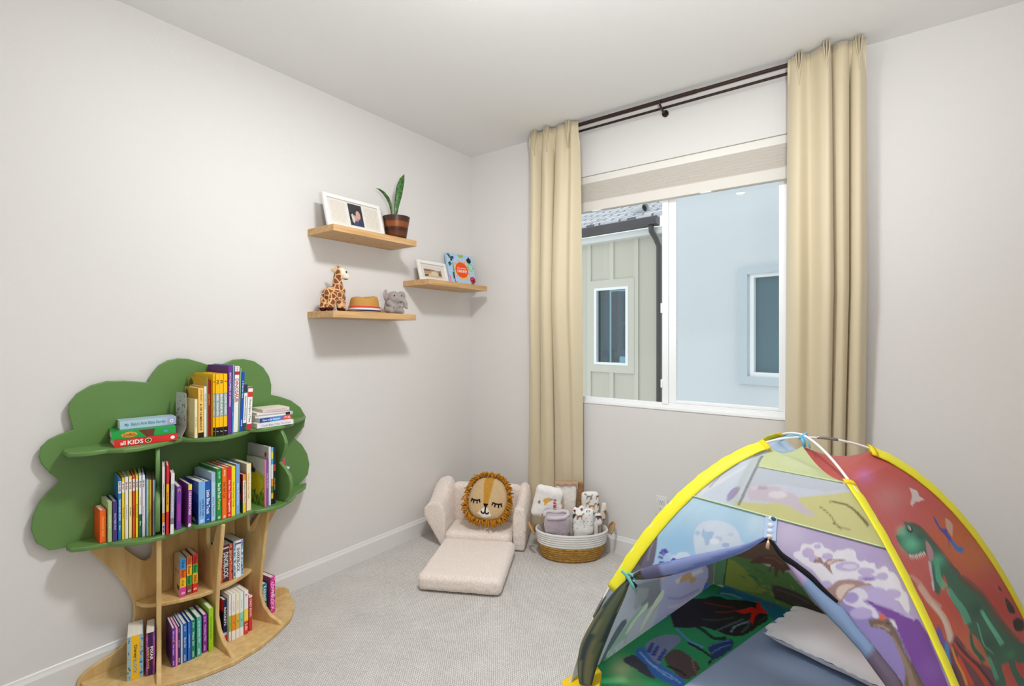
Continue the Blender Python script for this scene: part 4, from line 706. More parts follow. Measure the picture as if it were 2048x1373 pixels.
  (0.23, -2.037, 0.01, 0.16, 0.02, 0.12, -6.8, 0.0, '#2a63c0', ((0, 1, '#346ecb'),), (('Jo Jo Sunshine Girl', '#cfdcf4', 0.1, 0.9, 0.5),), 'slim cobalt blue book touching the dark green-teal one', 'chapter books in the bottom middle compartment'),
  (0.23, -2.025, 0.016, 0.161, 0.02, 0.12, -6.2, 0.0, '#12705f', ((0, 1, '#177d6c'),), (('Jo Jo', '#c4e4da', 0.06, 0.2, 0.5), ('Water Girl', '#c4e4da', 0.3, 0.66, 0.5), ('series', '#c4e4da', 0.8, 0.95, 0.5)), 'dark green-teal book in the bottom middle compartment', 'chapter books in the bottom middle compartment'),
  (0.231, -2.005, 0.019, 0.165, 0.02, 0.12, -5.6, 0.0, '#42a394', ((0, 1, '#4db0a0'),), (('Jo Jo Garden Girl', '#d6f0ea', 0.1, 0.66, 0.45), ('series', '#d6f0ea', 0.8, 0.95, 0.45)), 'light turquoise book in the bottom middle compartment', 'chapter books in the bottom middle compartment'),
  (0.224, -1.979, 0.017, 0.161, 0.02, 0.12, -5.1, 0.0, '#7d1f8c', ((0, 1, '#8a2a9a'),), (('Jo Jo', '#e6c8ee', 0.05, 0.2, 0.5), ('Wedding Wish', '#e6c8ee', 0.26, 0.7, 0.5), ('series', '#e6c8ee', 0.8, 0.95, 0.45)), 'magenta-purple book left of the lime green one', 'chapter books in the bottom middle compartment'),
  (0.234, -1.96, 0.019, 0.182, 0.02, 0.14, -4.5, 0.0, '#8fbf18', ((0, 1, '#9dcc22'),), (('Here Come the Aliens', '#6c961a', 0.2, 0.72, 0.4),), 'lime green book, rightmost in the bottom middle compartment', 'chapter books in the bottom middle compartment'),
  (0.208, -1.891, 0.015, 0.181, 0.02, 0.13, 0.0, 0.0, '#171c42', ((0, 0.8, '#1c2250'), (0.8, 0.87, '#c9d8ee'), (0.87, 1, '#d8372c')), (('ROCKETS', '#e6ecf6', 0.04, 0.78, 0.6),), 'navy book with red foot and red cover corner, left in bottom right compartment', 'books in the bottom right compartment'),
  (0.227, -1.876, 0.0099, 0.203, 0.02, 0.13, 0.0, 0.0, '#dcd9d2', ((0, 0.46, '#efe9ee'), (0.46, 0.8, '#97c93a'), (0.8, 1, '#f0efea')), (('little pea', '#c9a9b0', 0.12, 0.42, 0.4), ('o', '#4f8a28', 0.58, 0.68, 0.4)), 'white book with a lime green patch, second in the bottom right compartment', 'books in the bottom right compartment'),
  (0.232, -1.8658, 0.0158, 0.203, 0.02, 0.13, 0.0, 0.0, '#dcd9d2', ((0, 0.46, '#eee9e6'), (0.46, 0.8, '#ef8a26'), (0.8, 1, '#f0efea')), (('little squash', '#c9a9b0', 0.12, 0.42, 0.4), ('o', '#4f8a28', 0.58, 0.68, 0.4)), 'white book with an orange patch in the bottom right compartment', 'books in the bottom right compartment'),
  (0.231, -1.848, 0.016, 0.199, 0.02, 0.13, 0.0, 0.0, '#dcd9d2', ((0, 0.46, '#f1e9cc'), (0.46, 0.8, '#d8b84a'), (0.8, 1, '#f0efea')), (('little pear', '#c9a9b0', 0.12, 0.42, 0.4), ('o', '#4f8a28', 0.58, 0.68, 0.4)), 'cream book with a straw yellow patch in the bottom right compartment', 'books in the bottom right compartment'),
  (0.231, -1.831, 0.015, 0.197, 0.02, 0.13, 0.0, 0.0, '#dcd9d2', ((0, 0.46, '#e4efe6'), (0.46, 0.8, '#8fd0bc'), (0.8, 1, '#f0efea')), (('little bug', '#c9a9b0', 0.12, 0.42, 0.4), ('o', '#4f8a28', 0.58, 0.68, 0.4)), 'white book with a mint green patch in the bottom right compartment', 'books in the bottom right compartment'),
  (0.232, -1.813, 0.018, 0.195, 0.02, 0.13, 0.0, 0.0, '#dcd8d6', ((0, 0.42, '#eceaea'), (0.42, 0.7, '#f2d84a'), (0.7, 1, '#d83a30')), (('Lift', '#fbdad6', 0.74, 0.94, 0.6), ('A', '#c03a3a', 0.05, 0.15, 0.5)), 'white book with yellow middle and red foot in the bottom right compartment', 'books in the bottom right compartment'),
  (0.223, -1.788, 0.015, 0.161, 0.02, 0.13, 0.0, 0.0, '#c42430', ((0, 0.06, '#efe8e6'), (0.06, 1, '#d9303a')), (('CRAZY BOOKS', '#fbe2e4', 0.1, 0.6, 0.6),), 'red book, last before the right trunk panel in the bottom right compartment', 'books in the bottom right compartment'),
]

def cover_print(r,t,h,d,ops,base,side=-1,n=70):
    "picture printed on the board that faces left (side -1): u runs back to front, v up"
    u,v=np.meshgrid(np.linspace(0,1,n),np.linspace(0,1,n),indexing='ij')
    V=[(-d*(1-a),-.0003,b*h) for a,b in zip(u.ravel(),v.ravel())]
    F=[(i*n+j,(i+1)*n+j,(i+1)*n+j+1,i*n+j+1) for i in range(n-1) for j in range(n-1)]
    me=MB().add(V,F).mesh('cover_picture'); set_print(me,paint(u.ravel()*100,v.ravel()*100,base,ops,.08)); link('cover_picture',me,prn,r,local=True)
def side_strips(c1,c2,c3):
    def f(r,t,h,d,ct):
        n=26; mats=[cmat(c1),cmat(c2),cmat(c3)]; mb=MB(); rs=random.Random(int(t*1e6))
        for a,b_ in ((.0005,t*.24),(t*.76,t-.0005)):
            mb.add([(.0002,a,.001),(.0002,b_,.001),(.0002,b_,h-.001),(.0002,a,h-.001)],[(0,1,2,3)],0)
            for k in range(n):
                y=rs.uniform(a+.002,b_-.002); z=rs.uniform(.006,h-.006); w=rs.uniform(.0015,.004); q=rs.randint(5,8)
                pts=[(.00035+k*1e-6,min(max(y+w*math.cos(2*PI*j/q)*rs.uniform(.6,1.2),a),b_),z+w*1.4*math.sin(2*PI*j/q)) for j in range(q)]
                mb.add(pts,[tuple(range(q))],1+k%2)
        part('spine_pattern',mb,mats,r,local=True)
    return f
XT={
 'thick maroon block':side_strips('#e2673c','#5e1f2b','#c9b49a'),
 'thick white block book with':side_strips('#8fb2c9','#3f5f9c','#dfe8ee'),
 'very thick block book with':side_strips('#86b8d2','#4f6a8c','#d8b04a'),
 'very thick deep purple':side_strips('#8a3f94','#c8443c','#b45ac0'),
 'hot pink block':side_strips('#e23a9e','#7a2050','#f08cc8'),
 'teal block book':side_strips('#1f7f92','#12505c','#5fb0b8'),
 'thick light-blue book':lambda r,t,h,d,ct:cover_print(r,t,h,d,[pp('#2c55b4',[(0,60),(100,50),(100,100),(0,100)]),pp('#5f8fd0',[(60,75),(100,70),(100,100),(70,100)]),pp('#0f1a3a',[(0,0),(60,0),(90,12),(60,30),(30,40),(0,36)]),pp('#c9b48a',[(55,6),(80,2),(78,12),(62,14)])],'#1d3c9a'),
 'mid-blue book':None,
 'picture book with a yellow-green':lambda r,t,h,d,ct:cover_print(r,t,h,d,[pp('#c9d2d6',[(0,70),(100,64),(100,100),(0,100)]),pp('#b9c24a',[(0,70),(40,74),(100,66),(100,40),(0,40)]),ell('#e0cf2a',55,45,34,24),pp('#7a9a34',[(0,0),(100,0),(100,30),(60,20),(30,30),(0,24)]),ell('#27406f',35,72,16,6),pp('#d2522a',[(20,76),(40,76),(34,86),(24,84)]),ell('#2a3a6a',12,24,10,7)]+[ell(['#3a4a1a','#d6d23a','#5a7a22'][k%3],(k*37)%100,(k*53)%34,2.5,3) for k in range(40)],'#9db03e'),
 'tall grey-white picture':lambda r,t,h,d,ct:cover_print(r,t,h,d,[pp('#d6d2cf',[(0,0),(100,0),(100,50),(0,60)]),ell('#c9211c',86,86,5.2,4.6)],'#c3c4c6'),
 'left of the three small':lambda r,t,h,d,ct:cover_print(r,t,h,d,[pp('#4a4a4a',[(55,16),(85,14),(85,26),(55,28)]),pp('#8a4a2a',[(0,0),(8,0),(8,100),(0,100)])]+[ell('#4a4038',30+12*k,62,2.5,4) for k in range(5)],'#d8c8b0'),
 'navy book with red foot':lambda r,t,h,d,ct:cover_print(r,t,h,d,[pp('#d8302c',[(0,72),(100,72),(100,100),(0,100)]),ell('#e8c23a',60,84,14,7),pp('#c9d0e0',[(60,30),(70,40),(74,28),(66,22)])],'#141838'),
 'short book with orange':lambda r,t,h,d,ct:cover_print(r,t,h,d,[ell('#3a2420',60,60,30,26),ell('#e8dcd0',50,64,12,9),pp('#1f5a3c',[(0,0),(100,0),(100,30),(0,34)]),ell('#d83028',70,40,18,14)],'#b01f1a'),
 'teal block':None,
 'mustard yellow book':lambda r,t,h,d,ct:cover_print(r,t,h,d,[ell('#4a5a2a',16,86,12,10),pp('#b88a22',[(0,0),(100,0),(100,40),(0,50)])],'#c9992c'),
 'slim cream':lambda r,t,h,d,ct:cover_print(r,t,h,d,[pp('#b9a97a',[(50,4),(90,4),(90,14),(50,14)])],'#d6c58c'),
}
for (x,y,t,h,z,d,rot,lean,col,bands,titles,label,group) in BOOKS:
    d=min(d,(x-.041)/max(.5,math.cos(math.radians(rot))))
    ft=None
    for k,fn in XT.items():
        if label.startswith(k) or k in label: ft=ft or fn
    tt=max(.0022,(1 if abs(rot)<3.9 else .92)*t/max(.5,math.cos(math.radians(rot)))*.965)
    z0=z+.0004+(tt*math.sin(math.radians(lean)) if lean>0 else 0)
    book('book',(x,y,z0),(-math.radians(lean),0,math.radians(rot)),tt,h-.0004,d,col,bands,titles,label,group,ft)
# lying books: spine towards the room, ends pr (right) and pl (left)
def flat(pl,pr,z,t,d,col,bands,titles,label,group,xtra=None):
    L=math.hypot(pr[0]-pl[0],pr[1]-pl[1]); rz=math.atan2(-(pr[0]-pl[0]),pr[1]-pl[1])
    return book('book',(pr[0],pr[1],z),(PI/2,0,rz),t,L,d,col,bands,titles,label,group,xtra)
def logo(r,t,h,d,ct):
    mb=MB(); q=[(.00035,t*.5+t*.36*math.sin(a*PI/12),h*.48+.011*math.cos(a*PI/12)) for a in range(24)]; mb.add(q,[tuple(range(24))],0)
    q=[(.0005,t*.5+t*.27*math.sin(a*PI/12),h*.48+.0085*math.cos(a*PI/12)) for a in range(24)]; mb.add(q,[tuple(range(24))],1)
    mb.add([(.0006,t*.45,h*.465),(.0006,t*.6,h*.475),(.0006,t*.5,h*.50),(.0006,t*.34,h*.49)],[(0,1,2,3)],2)
    q=[(.0005,t*.5+t*.26*math.sin(a*PI/8),h*.085+.0075*math.cos(a*PI/8)) for a in range(16)]; mb.add(q,[tuple(range(16))],3)
    part('spine_emblem',mb,[cmat('#e8e0d0'),cmat('#4a1a1c'),cmat('#a8c23a'),cmat('#f2f0ee')],r,local=True)
GS1='books lying in the left stack on the upper green shelf'
flat((.176,-2.268),(.205,-2.066),.9345,.0255,.13,'#c0241f',[(0,1,'#dc2b26')],[('all','#f6efe9',.09,.17,.62),('KIDS','#f2f6fa',.2,.44,.66)],'red lying book lettered KIDS, bottom of the left stack',GS1,logo)
def ggl(r,t,h,d,ct):
    mb=MB(); mb.add([(.0003,.001,h*.36),(.0003,t-.001,h*.34),(.0003,t-.001,h*.60),(.0003,.001,h*.475)],[(3,2,1,0)],0)
    q=[(.0003,t*.5+t*.36*math.sin(a*PI/12),h*.735+.025*math.cos(a*PI/12)) for a in range(24)]; mb.add(q,[tuple(range(24))],1)
    mb.add([(.0003,t*.3,h*.14),(.0003,t*.62,h*.13),(.0003,t*.66,h*.19),(.0003,t*.34,h*.2)],[(3,2,1,0)],2)
    part('spine_picture',mb,[cmat('#6a3626'),cmat('#d9a23a'),cmat('#4f9ad0')],r,local=True)
flat((.158,-2.272),(.198,-2.070),.9605,.0300,.125,'#18863a',[(0,1,'#23a047')],[('Gruffalo','#8a1f1c',.17,.36,.42)],'green lying book with a brown patch on its spine, middle of the left stack',GS1,ggl)
flat((.122,-2.236),(.150,-2.052),.9910,.0320,.085,'#a9c2d4',[(0,.74,'#b2d0de'),(.74,.84,'#b4c3de'),(.84,1,'#a7aed6')],[("My  Baby's First Bible Stories",'#5d83b4',.08,.80,.5),('o','#f2f4f8',.88,.95,.5)],'pale blue lying book with children on its cover, top of the left stack',GS1,
 lambda r,t,h,d,ct:None)
GS2='books lying in the right stack on the upper green shelf'
flat((.224,-1.752),(.232,-1.581),.9345,.0212,.14,'#dcdad8',[(0,1,'#e8e6e6')],[('I Could Make What You Grow','#9aa0b4',.1,.92,.5)],'white lying book with grey lettering, bottom of the right stack',GS2)
flat((.208,-1.731),(.202,-1.572),.9562,.0200,.125,'#c9cdd2',[(0,.3,'#2a3f8c'),(.3,.70,'#3d83c8'),(.70,1,'#d6362f')],[('LITTLE RED','#f4e8e6',.74,.95,.5),('How to be Noticed','#e2ecf6',.08,.62,.5)],'blue lying book with a red end, second from the bottom of the right stack',GS2)
flat((.186,-1.742),(.196,-1.563),.9767,.0130,.11,'#dfe4e6',[(0,.80,'#e9e6e2'),(.80,.92,'#2a2626'),(.92,1,'#a8c4dc')],[],'thin white lying book with a black mark near its end, middle of the right stack',GS2)
flat((.192,-1.738),(.200,-1.590),.9902,.0098,.12,'#e2dcd4',[(0,1,'#eae4de')],[],'thin off-white lying book, second from the top of the right stack',GS2)
flat((.196,-1.712),(.206,-1.586),1.0005,.0145,.12,'#dcd8c2',[(0,1,'#e2c9cf')],[('good night moon baby','#c68fa0',.1,.9,.4)],'pale pink lying book with cream cover, top of the right stack',GS2)
# perforated metal bookend
be=thing('bookend','light grey metal bookend punched with leaf shapes, left of the slim cream paperback','bookend',(.14,-2.035,.9345))
mb=MB(); ny,nz_=30,44; x0,x1=.070,.176; yb=-2.043
def bp_(i,j):
    s=i/ny; q=j/nz_; x=x0+(x1-x0)*s; z=.9345+.185*q; y=yb+.019*min(1,q/.22)
    return (x,y,z)
V=[bp_(i,j) for i in range(ny+1) for j in range(nz_+1)]; F=[]
holes=[]; rs=random.Random(4)
for k in range(64): holes.append((rs.uniform(2.5,ny-2.5),rs.uniform(nz_*.34,nz_-3),rs.uniform(0,PI),rs.uniform(1.1,2.0)))
for i in range(ny):
    for j in range(nz_):
        a,b_=i+.5,j+.5; bad=False
        for hx,hy,an,rr in holes:
            dx,dy=a-hx,b_-hy; p=dx*math.cos(an)+dy*math.sin(an); q=-dx*math.sin(an)+dy*math.cos(an)
            if (p/rr)**2+(q/(rr*.45))**2<1: bad=True; break
        if (i in (0,ny-1) and j==nz_-1): bad=True
        if not bad: F.append(tuple(v for v in (i*(nz_+1)+j,(i+1)*(nz_+1)+j,(i+1)*(nz_+1)+j+1,i*(nz_+1)+j+1)))
mb.add(V,F); bem=mat('grey_painted_metal','#b9b8b6',.45,.5)
part('upright_plate',mb,bem,be,solid=.0015)
part('foot_plate',MB().box((x0,yb,.9342),(x1,yb+.016,.9349)),bem,be)

# ------------------------------------------------------------------ fold-out child's chair
fle=bpy.data.materials.new('sherpa_fleece'); fle.use_nodes=True; nt=fle.node_tree; b=nt.nodes['Principled BSDF']
b.inputs['Base Color'].default_value=(*lin('#dccabd'),1); b.inputs['Roughness'].default_value=.95; b.inputs['Specular IOR Level'].default_value=.1; b.inputs['Sheen Weight'].default_value=.5; b.inputs['Sheen Roughness'].default_value=.5
tc=nt.nodes.new('ShaderNodeTexCoord'); n1=nt.nodes.new('ShaderNodeTexNoise'); n1.inputs['Scale'].default_value=130; n1.inputs['Detail'].default_value=4; nt.links.new(tc.outputs['Object'],n1.inputs['Vector'])
bp=nt.nodes.new('ShaderNodeBump'); bp.inputs['Strength'].default_value=.55; bp.inputs['Distance'].default_value=.006; nt.links.new(n1.outputs['Fac'],bp.inputs['Height']); nt.links.new(bp.outputs[0],b.inputs['Normal'])
r=nt.nodes.new('ShaderNodeValToRGB'); r.color_ramp.elements[0].position=.3; r.color_ramp.elements[1].position=.7; r.color_ramp.elements[0].color=(*lin('#dccbbf'),1); r.color_ramp.elements[1].color=(*lin('#f0e6de'),1); nt.links.new(n1.outputs['Fac'],r.inputs['Fac']); nt.links.new(r.outputs['Color'],b.inputs['Base Color'])
CO=Vector((.19*.887+.545*.46,.19*.46-.545*.887,0)); CA=math.atan2(.46,.887)
ch=thing('fold_out_chair','cream fleece fold-out child chair in the corner with its mat unfolded on the carpet','chair',CO,(0,0,CA))
def fluffy(name,me,root):
    tx=bpy.data.textures.get('fluff') or bpy.data.textures.new('fluff','CLOUDS'); tx.noise_scale=.02
    o=link(name,me,fle,root,smooth=True,local=True); q=o.modifiers.new('pile','DISPLACE'); q.texture=tx; q.strength=.006; q.mid_level=.5; q.texture_coords='GLOBAL' if False else 'LOCAL'
    return o
def cush(a,b,r=.03,v=.009): return soften(rbox(a,b,r),v,4)
fluffy('backrest',cush((-.225,.120,.004),(.255,.205,.352),.04),ch)
fluffy('seat',cush((-.205,-.135,.004),(.225,.117,.118),.035),ch)
fluffy('fold_out_mat',cush((-.198,-.660,.004),(.258,-.139,.092),.03),ch)
def arm(sec,y0,y1,rise):
    n=10; v=[];f=[];k=len(sec)
    for i in range(n+1):
        t=i/n; e=max(0,(t-.25)/.75); e=e*e*(3-2*e)
        for x,z in sec: v.append((x,y0+(y1-y0)*t,.004+z*(1+rise*e)))
    for i in range(n):
        for j in range(k): f.append((i*k+j,i*k+(j+1)%k,(i+1)*k+(j+1)%k,(i+1)*k+j))
    f+=[tuple(range(k-1,-1,-1)),tuple(range(n*k,(n+1)*k))]
    me=MB().add(v,f); bm=bmesh.new(); bm.from_mesh(me.mesh('t')); bmesh.ops.recalc_face_normals(bm,faces=bm.faces); q=bpy.data.meshes.new('t2'); bm.to_mesh(q); bm.free()
    mb=MB(); mb.add([x.co[:] for x in q.vertices],[tuple(p.vertices) for p in q.polygons]); return soften(mb,.009,9)
secL=[(-.210,0),(-.245,0),(-.280,.06),(-.325,.13),(-.358,.19),(-.356,.235),(-.325,.268),(-.275,.282),(-.243,.275),(-.222,.245),(-.212,.19)]
fluffy('armrest',arm(secL,-.085,.212,.34),ch)
secR=[(.232,0),(.305,0),(.312,.06),(.316,.14),(.316,.215),(.306,.258),(.285,.277),(.258,.277),(.240,.258),(.231,.21)]
fluffy('armrest',arm(secR,-.095,.212,.28),ch)
seam=mat('fleece_seam','#b7a396',.9,.1)
# ------------------------------------------------------------------ lion cushion (local: x right, z up, facing -y)
lR=Euler((math.radians(-24),0,math.radians(2)),'XYZ')
lc=Matrix.Rotation(CA,3,'Z')@Vector((.060,-.018,0))+CO+Vector((0,0,.304))
ln=thing('lion_cushion','lion face cushion with a shaggy golden mane leaning in the fleece chair','cushion',lc,(Matrix.Rotation(CA,3,'Z')@Matrix.Rotation(math.radians(-24),3,'X')@Matrix.Rotation(math.radians(5),3,'Y')).to_euler())
def lout(a):
    "outline radius in the face plane"
    c,s_=math.cos(a),math.sin(a); x=.152*(abs(c)**.72)*(1 if c>=0 else -1); z=.158*(abs(s_)**.78)*(1 if s_>=0 else -1)
    x*=1-.13*max(0,s_)+.03*max(0,-s_); return x,z
nr,na=26,96; v=[];f=[]
for side in (-1,1):
    for i in range(nr+1):
        t=i/nr
        for j in range(na):
            x,z=lout(2*PI*j/na); th=.048*math.sqrt(max(0,1-t**2.6))
            v.append((x*t*.86,side*th,z*t*.86))
for s_ in (0,1):
    o=s_*(nr+1)*na
    for i in range(nr):
        for j in range(na):
            q=(o+i*na+j,o+(i+1)*na+j,o+(i+1)*na+(j+1)%na,o+i*na+(j+1)%na); f.append(q if s_==0 else q[::-1])
me=MB().add(v,f).mesh('face')
px=np.array([p[0] for p in v])*1000; pz=np.array([p[2] for p in v])*1000
fo=[('p','#bd8a36',1,[(-34,150),(30,150),(24,80),(18,10),(14,-40),(-18,-40),(-24,10),(-36,80)]),
 ('p','#ece4d8',1,[(-14,-62),(0,-52),(14,-62),(44,-104),(20,-116),(-20,-116),(-46,-100)])]
set_print(me,paint(px,pz,'#c9ab82',fo,.05))
loop=attr_mat('looped_wool',rough=.95); nt=loop.node_tree; bb=nt.nodes['Principled BSDF']
tc=nt.nodes.new('ShaderNodeTexCoord'); vo=nt.nodes.new('ShaderNodeTexVoronoi'); vo.inputs['Scale'].default_value=190; nt.links.new(tc.outputs['Object'],vo.inputs['Vector']); bp=nt.nodes.new('ShaderNodeBump'); bp.inputs['Strength'].default_value=.7; bp.inputs['Distance'].default_value=.003; bp.invert=True; nt.links.new(vo.outputs['Distance'],bp.inputs['Height']); nt.links.new(bp.outputs[0],bb.inputs['Normal'])
link('face',me,loop,ln,smooth=True,local=True)
blk=mat('black_wool','#1b1714',.9,.15)
def stitch(name,paths,w):
    mb=MB()
    for P in paths:
        mb.tube([(x/1000,-.049-.0+.02*((x/150)**2+(z/150)**2)*1.2,z/1000) for x,z in P],w,8)
    return part(name,mb,blk,ln,smooth=True,local=True)
def lash(cx,cz,sg):
    arc=[(cx+28*sg*math.cos(PI+PI*t/8)*1,cz-9*math.sin(PI*t/8)) for t in range(9)]
    L=[arc]
    for t,l in ((1,17),(3,21),(5,21),(7,17)): 
        x,z=arc[t]; L.append([(x,z),(x+(t-4)*sg*1.6,z-l)])
    return L
stitch('eye_stitching',lash(-72,-16,1),.0042); stitch('eye_stitching',lash(70,-22,1),.0042)
stitch('nose_stitching',[[(-15,-42),(13,-42)],[(-11,-48),(9,-48)],[(-7,-54),(6,-54)],[(0,-54),(0,-92)]],.0050)
stitch('mouth_stitching',[[(-26,-84),(-20,-95),(-10,-97),(0,-90),(10,-97),(20,-95),(24,-86)]],.0042)
mn=MB(); rs=random.Random(11)
for ring,(rr,ln_) in enumerate(((.86,.040),(.90,.034),(.83,.036))):
    for k in range(92):
        a=2*PI*(k+rs.random()*.8)/92; x,z=lout(a); x*=rr;z*=rr; y=(-.022,0,.016)[ring]-rs.random()*.008
        nrm=Vector((x,0,z)).normalized(); tg=Vector((-nrm.z,0,nrm.x)); d=(nrm*.75+tg*rs.uniform(-.8,.9)+Vector((0,rs.uniform(-.5,.2),0))).normalized()
        L=ln_*rs.uniform(.7,1.15); p=Vector((x,y,z)); p2=p+d*L*.55; p3=p+d*L+Vector((0,0,-.008))
        mn.tube([p,p2,p3],[.0062,.0056,.0025],5)
part('mane',mn,mat('golden_yarn','#b5791f',.95,.1,noise=.25,nscale=90),ln,smooth=True,local=True)
# ------------------------------------------------------------------ rope basket with rolled blankets
BC=Vector((.994,-.200,0)); BU=Vector((.806,.5916,0)); BA=math.atan2(.5916,.806)
ba=thing('rope_basket','oval white rope and brown seagrass basket holding rolled blankets beside the chair','basket',BC)
ropew=mat('white_cotton_rope','#dedcd8',.9,.15,bump=.5,bscale=220)
grass=mat('seagrass_braid','#a9803f',.85,.2,noise=.38,nscale=55,bump=1,bscale=75,stretch=(1,1,2.2))
def coils(z0,z1,n,a0,a1):
    "rope coils as a scalloped profile (outer), then back down inside"
    o=[]
    for i in range(n):
        for j in range(5):
            t=(i+j/5)/n; o.append((a0+(a1-a0)*t+.0042*math.sin(PI*j/5),z0+(z1-z0)*t))
    return o
lowp=[(.0001,.004),(.15,.003),(.178,.004)]+coils(.006,.090,6,.180,.209)
inn=[(.203,.094),(.198,.090),(.172,.010),(.0001,.010)]
SX,SY=1,.62
part('woven_base',MB().lathe(lowp+inn,BC,96,SX,SY,rot=BA),grass,ba,smooth=True)
upp=coils(.092,.172,6,.209,.222)+[(.222,.174),(.217,.175),(.213,.170),(.204,.0955),(.208,.0925)]
part('rope_band',MB().lathe(upp,BC,96,SX,SY,rot=BA),ropew,ba,smooth=True)
hm=mat('tan_leather_handle','#b58a58',.8,.2,bump=.3,bscale=150)
for sg in (-1,1):
    c=BC+BU*(sg*.2265); W=Vector((-BU.y,BU.x,0)); pts=[]
    for k in range(13):
        t=k/12; an=PI*t; pts.append(c+W*(.045*math.cos(an))+BU*(sg*(.006+.03*math.sin(an)))+Vector((0,0,.150+.052*math.sin(an))))
    part('handle',MB().tube(pts,.0075,10),hm,ba,smooth=True)
def bpt(u,w,z): "basket axes: u to the right, w towards the viewer"; return BC+BU*u+Vector((BU.y,-BU.x,0))*w+Vector((0,0,z))
BR=Matrix(((BU.x,-BU.y,0),(BU.y,BU.x,0),(0,0,1)))   # local x=u, local y=away from viewer
def blanket(label,me,m,cat='blanket'):
    root=thing('rolled_blanket',label,cat,BC+Vector((0,0,.012)),(0,0,BA),'blankets in the rope basket')
    return root
def bl(label,boxes,m,ops=None,base='#ffffff',voxel=.005,mott=.04,disp=.008,proj=None):
    "boxes: list of (centre(u,w,z), size, rotation Euler degrees, corner radius)"
    parts=[]
    for c,s_,ro,rad in boxes:
        R=Euler([math.radians(q) for q in ro]).to_matrix(); h=Vector(s_)/2
        parts.append(rbox(-h,h,min(rad,min(s_)*.49),5,R=R,t=Vector((c[0],-c[1],c[2]))))
    me=soften(merge(*parts),voxel,6,disp,.045)
    root=blanket(label,None,None)
    o=link('folded_cloth',me,m,root,smooth=True,local=True)
    if ops is not None:
        P=np.array([v.co[:] for v in me.vertices]); set_print(me,paint(P[:,0]*1000,P[:,2]*1000+P[:,1]*250,base,ops,mott))
    return root
pc=attr_mat('printed_muslin',rough=.9)
def animal(col,x,z,s,flip=1,kind=0):
    A=[[(-10,0),(-10,-9),(-7,-9),(-6,-2),(4,-2),(5,-9),(8,-9),(8,2),(12,8),(16,8),(16,12),(11,14),(6,6),(-9,5),(-13,9),(-14,7)],
       [(-12,3),(-11,-9),(-7,-9),(-6,-3),(3,-3),(4,-9),(8,-9),(9,2),(13,0),(14,-7),(16,-7),(16,5),(11,9),(-8,9)],
       [(-6,-10),(-4,-10),(-3,-2),(4,-2),(5,-10),(7,-10),(7,2),(11,16),(14,17),(13,19),(9,19),(5,5),(-7,4)]][kind]
    return ('p',col,1,[(x+q[0]*s*flip,z+q[1]*s) for q in A])
# 1 left: white cot sheet with a lion and red letters
r1=bl('white rolled blanket with a small yellow lion and red letters, left end of the basket',[((-.105,-.030,.18),(.110,.058,.26),(0,0,0),.026),((-.148,-.030,.31),(.175,.062,.20),(0,14,0),.03)],pc,
 [('p','#e0a848',1,[(-176,330),(-160,345),(-142,348),(-128,338),(-130,322),(-146,316),(-160,300),(-168,302)]),('p','#8e8a86',1,[(-136,346),(-124,338),(-110,340),(-120,332),(-130,328)]),ell('#c8c6cc',-150,262,26,22),ell('#d6d2d6',-128,235,24,18),('p','#c0392f',1,[(-215,196),(-130,190),(-130,184),(-215,190)]),ell('#c0502f',-180,240,6,8),ell('#a8764a',-200,322,9,7),('p','#5a4a3e',1,[(-206,316),(-196,320),(-196,312),(-205,310)]),('p','#d8b98a',1,[(-60,330),(-46,300),(-38,240),(-50,240),(-66,300)])],'#e6e2df')
part('red_letters',merge(text_mb('RN',(-.105,-.014,.315),(0,0,1),(-1,0,0),.050,.020,bold=.03)),cmat('#b8322c',.9),r1,local=True)
# 2 tall cream blanket with knitted rib
r2=bl('tall cream folded blanket with a tan ribbed edge at the back of the basket',[((-.024,-.087,.16),(.090,.036,.22),(0,0,0),.016),((-.028,-.088,.31),(.138,.040,.215),(0,2,0),.018)],mat('cream_cotton','#ebe4dc',.95,.1,bump=.4,bscale=200),voxel=.005)
rib=MB()
for k in range(34):
    u=-.094+.134*k/33; rib.tube([(u,.062,.404+.004*math.sin(k*.5)),(u+.001,.072,.421+.004*math.sin(k*.5)),(u+.001,.10,.421),(u,.108,.406)],.0028,6)
part('ribbed_edge',rib,mat('tan_rib_knit','#bb9a80',.95,.1),r2,smooth=True,local=True)
# 3 brown knitted piece behind
bl('brown knitted blanket seen edge-on behind the tall cream one',[((.070,-.083,.235),(.036,.036,.37),(0,0,0),.014)],mat('brown_rib_knit','#9c7450',.95,.1,noise=.3,nscale=1,stretch=(20,20,420),bump=1,bscale=1),voxel=.005)
# 4 animal print, right back
an=[]
rs=random.Random(21)
for k,(x,z,kd,c) in enumerate([(110,350,0,'#8a8488'),(165,352,2,'#8d5f3a'),(205,335,1,'#6f6a72'),(130,290,0,'#b3803c'),(190,295,1,'#5a4548'),(100,308,2,'#a88a6a'),(215,285,0,'#7a7078'),(150,245,0,'#8c8a84'),(205,245,2,'#b07a38'),(110,250,1,'#6a5a58')]): an.append(animal(c,x,z,1.75,1 if k%2 else -1,kd))
bl('white blanket printed with brown, tan and grey animals, right back of the basket',[((.128,-.036,.15),(.060,.046,.20),(0,0,0),.02),((.122,-.036,.270),(.110,.048,.21),(0,-1,0),.022)],pc,an,'#e6e2dc')
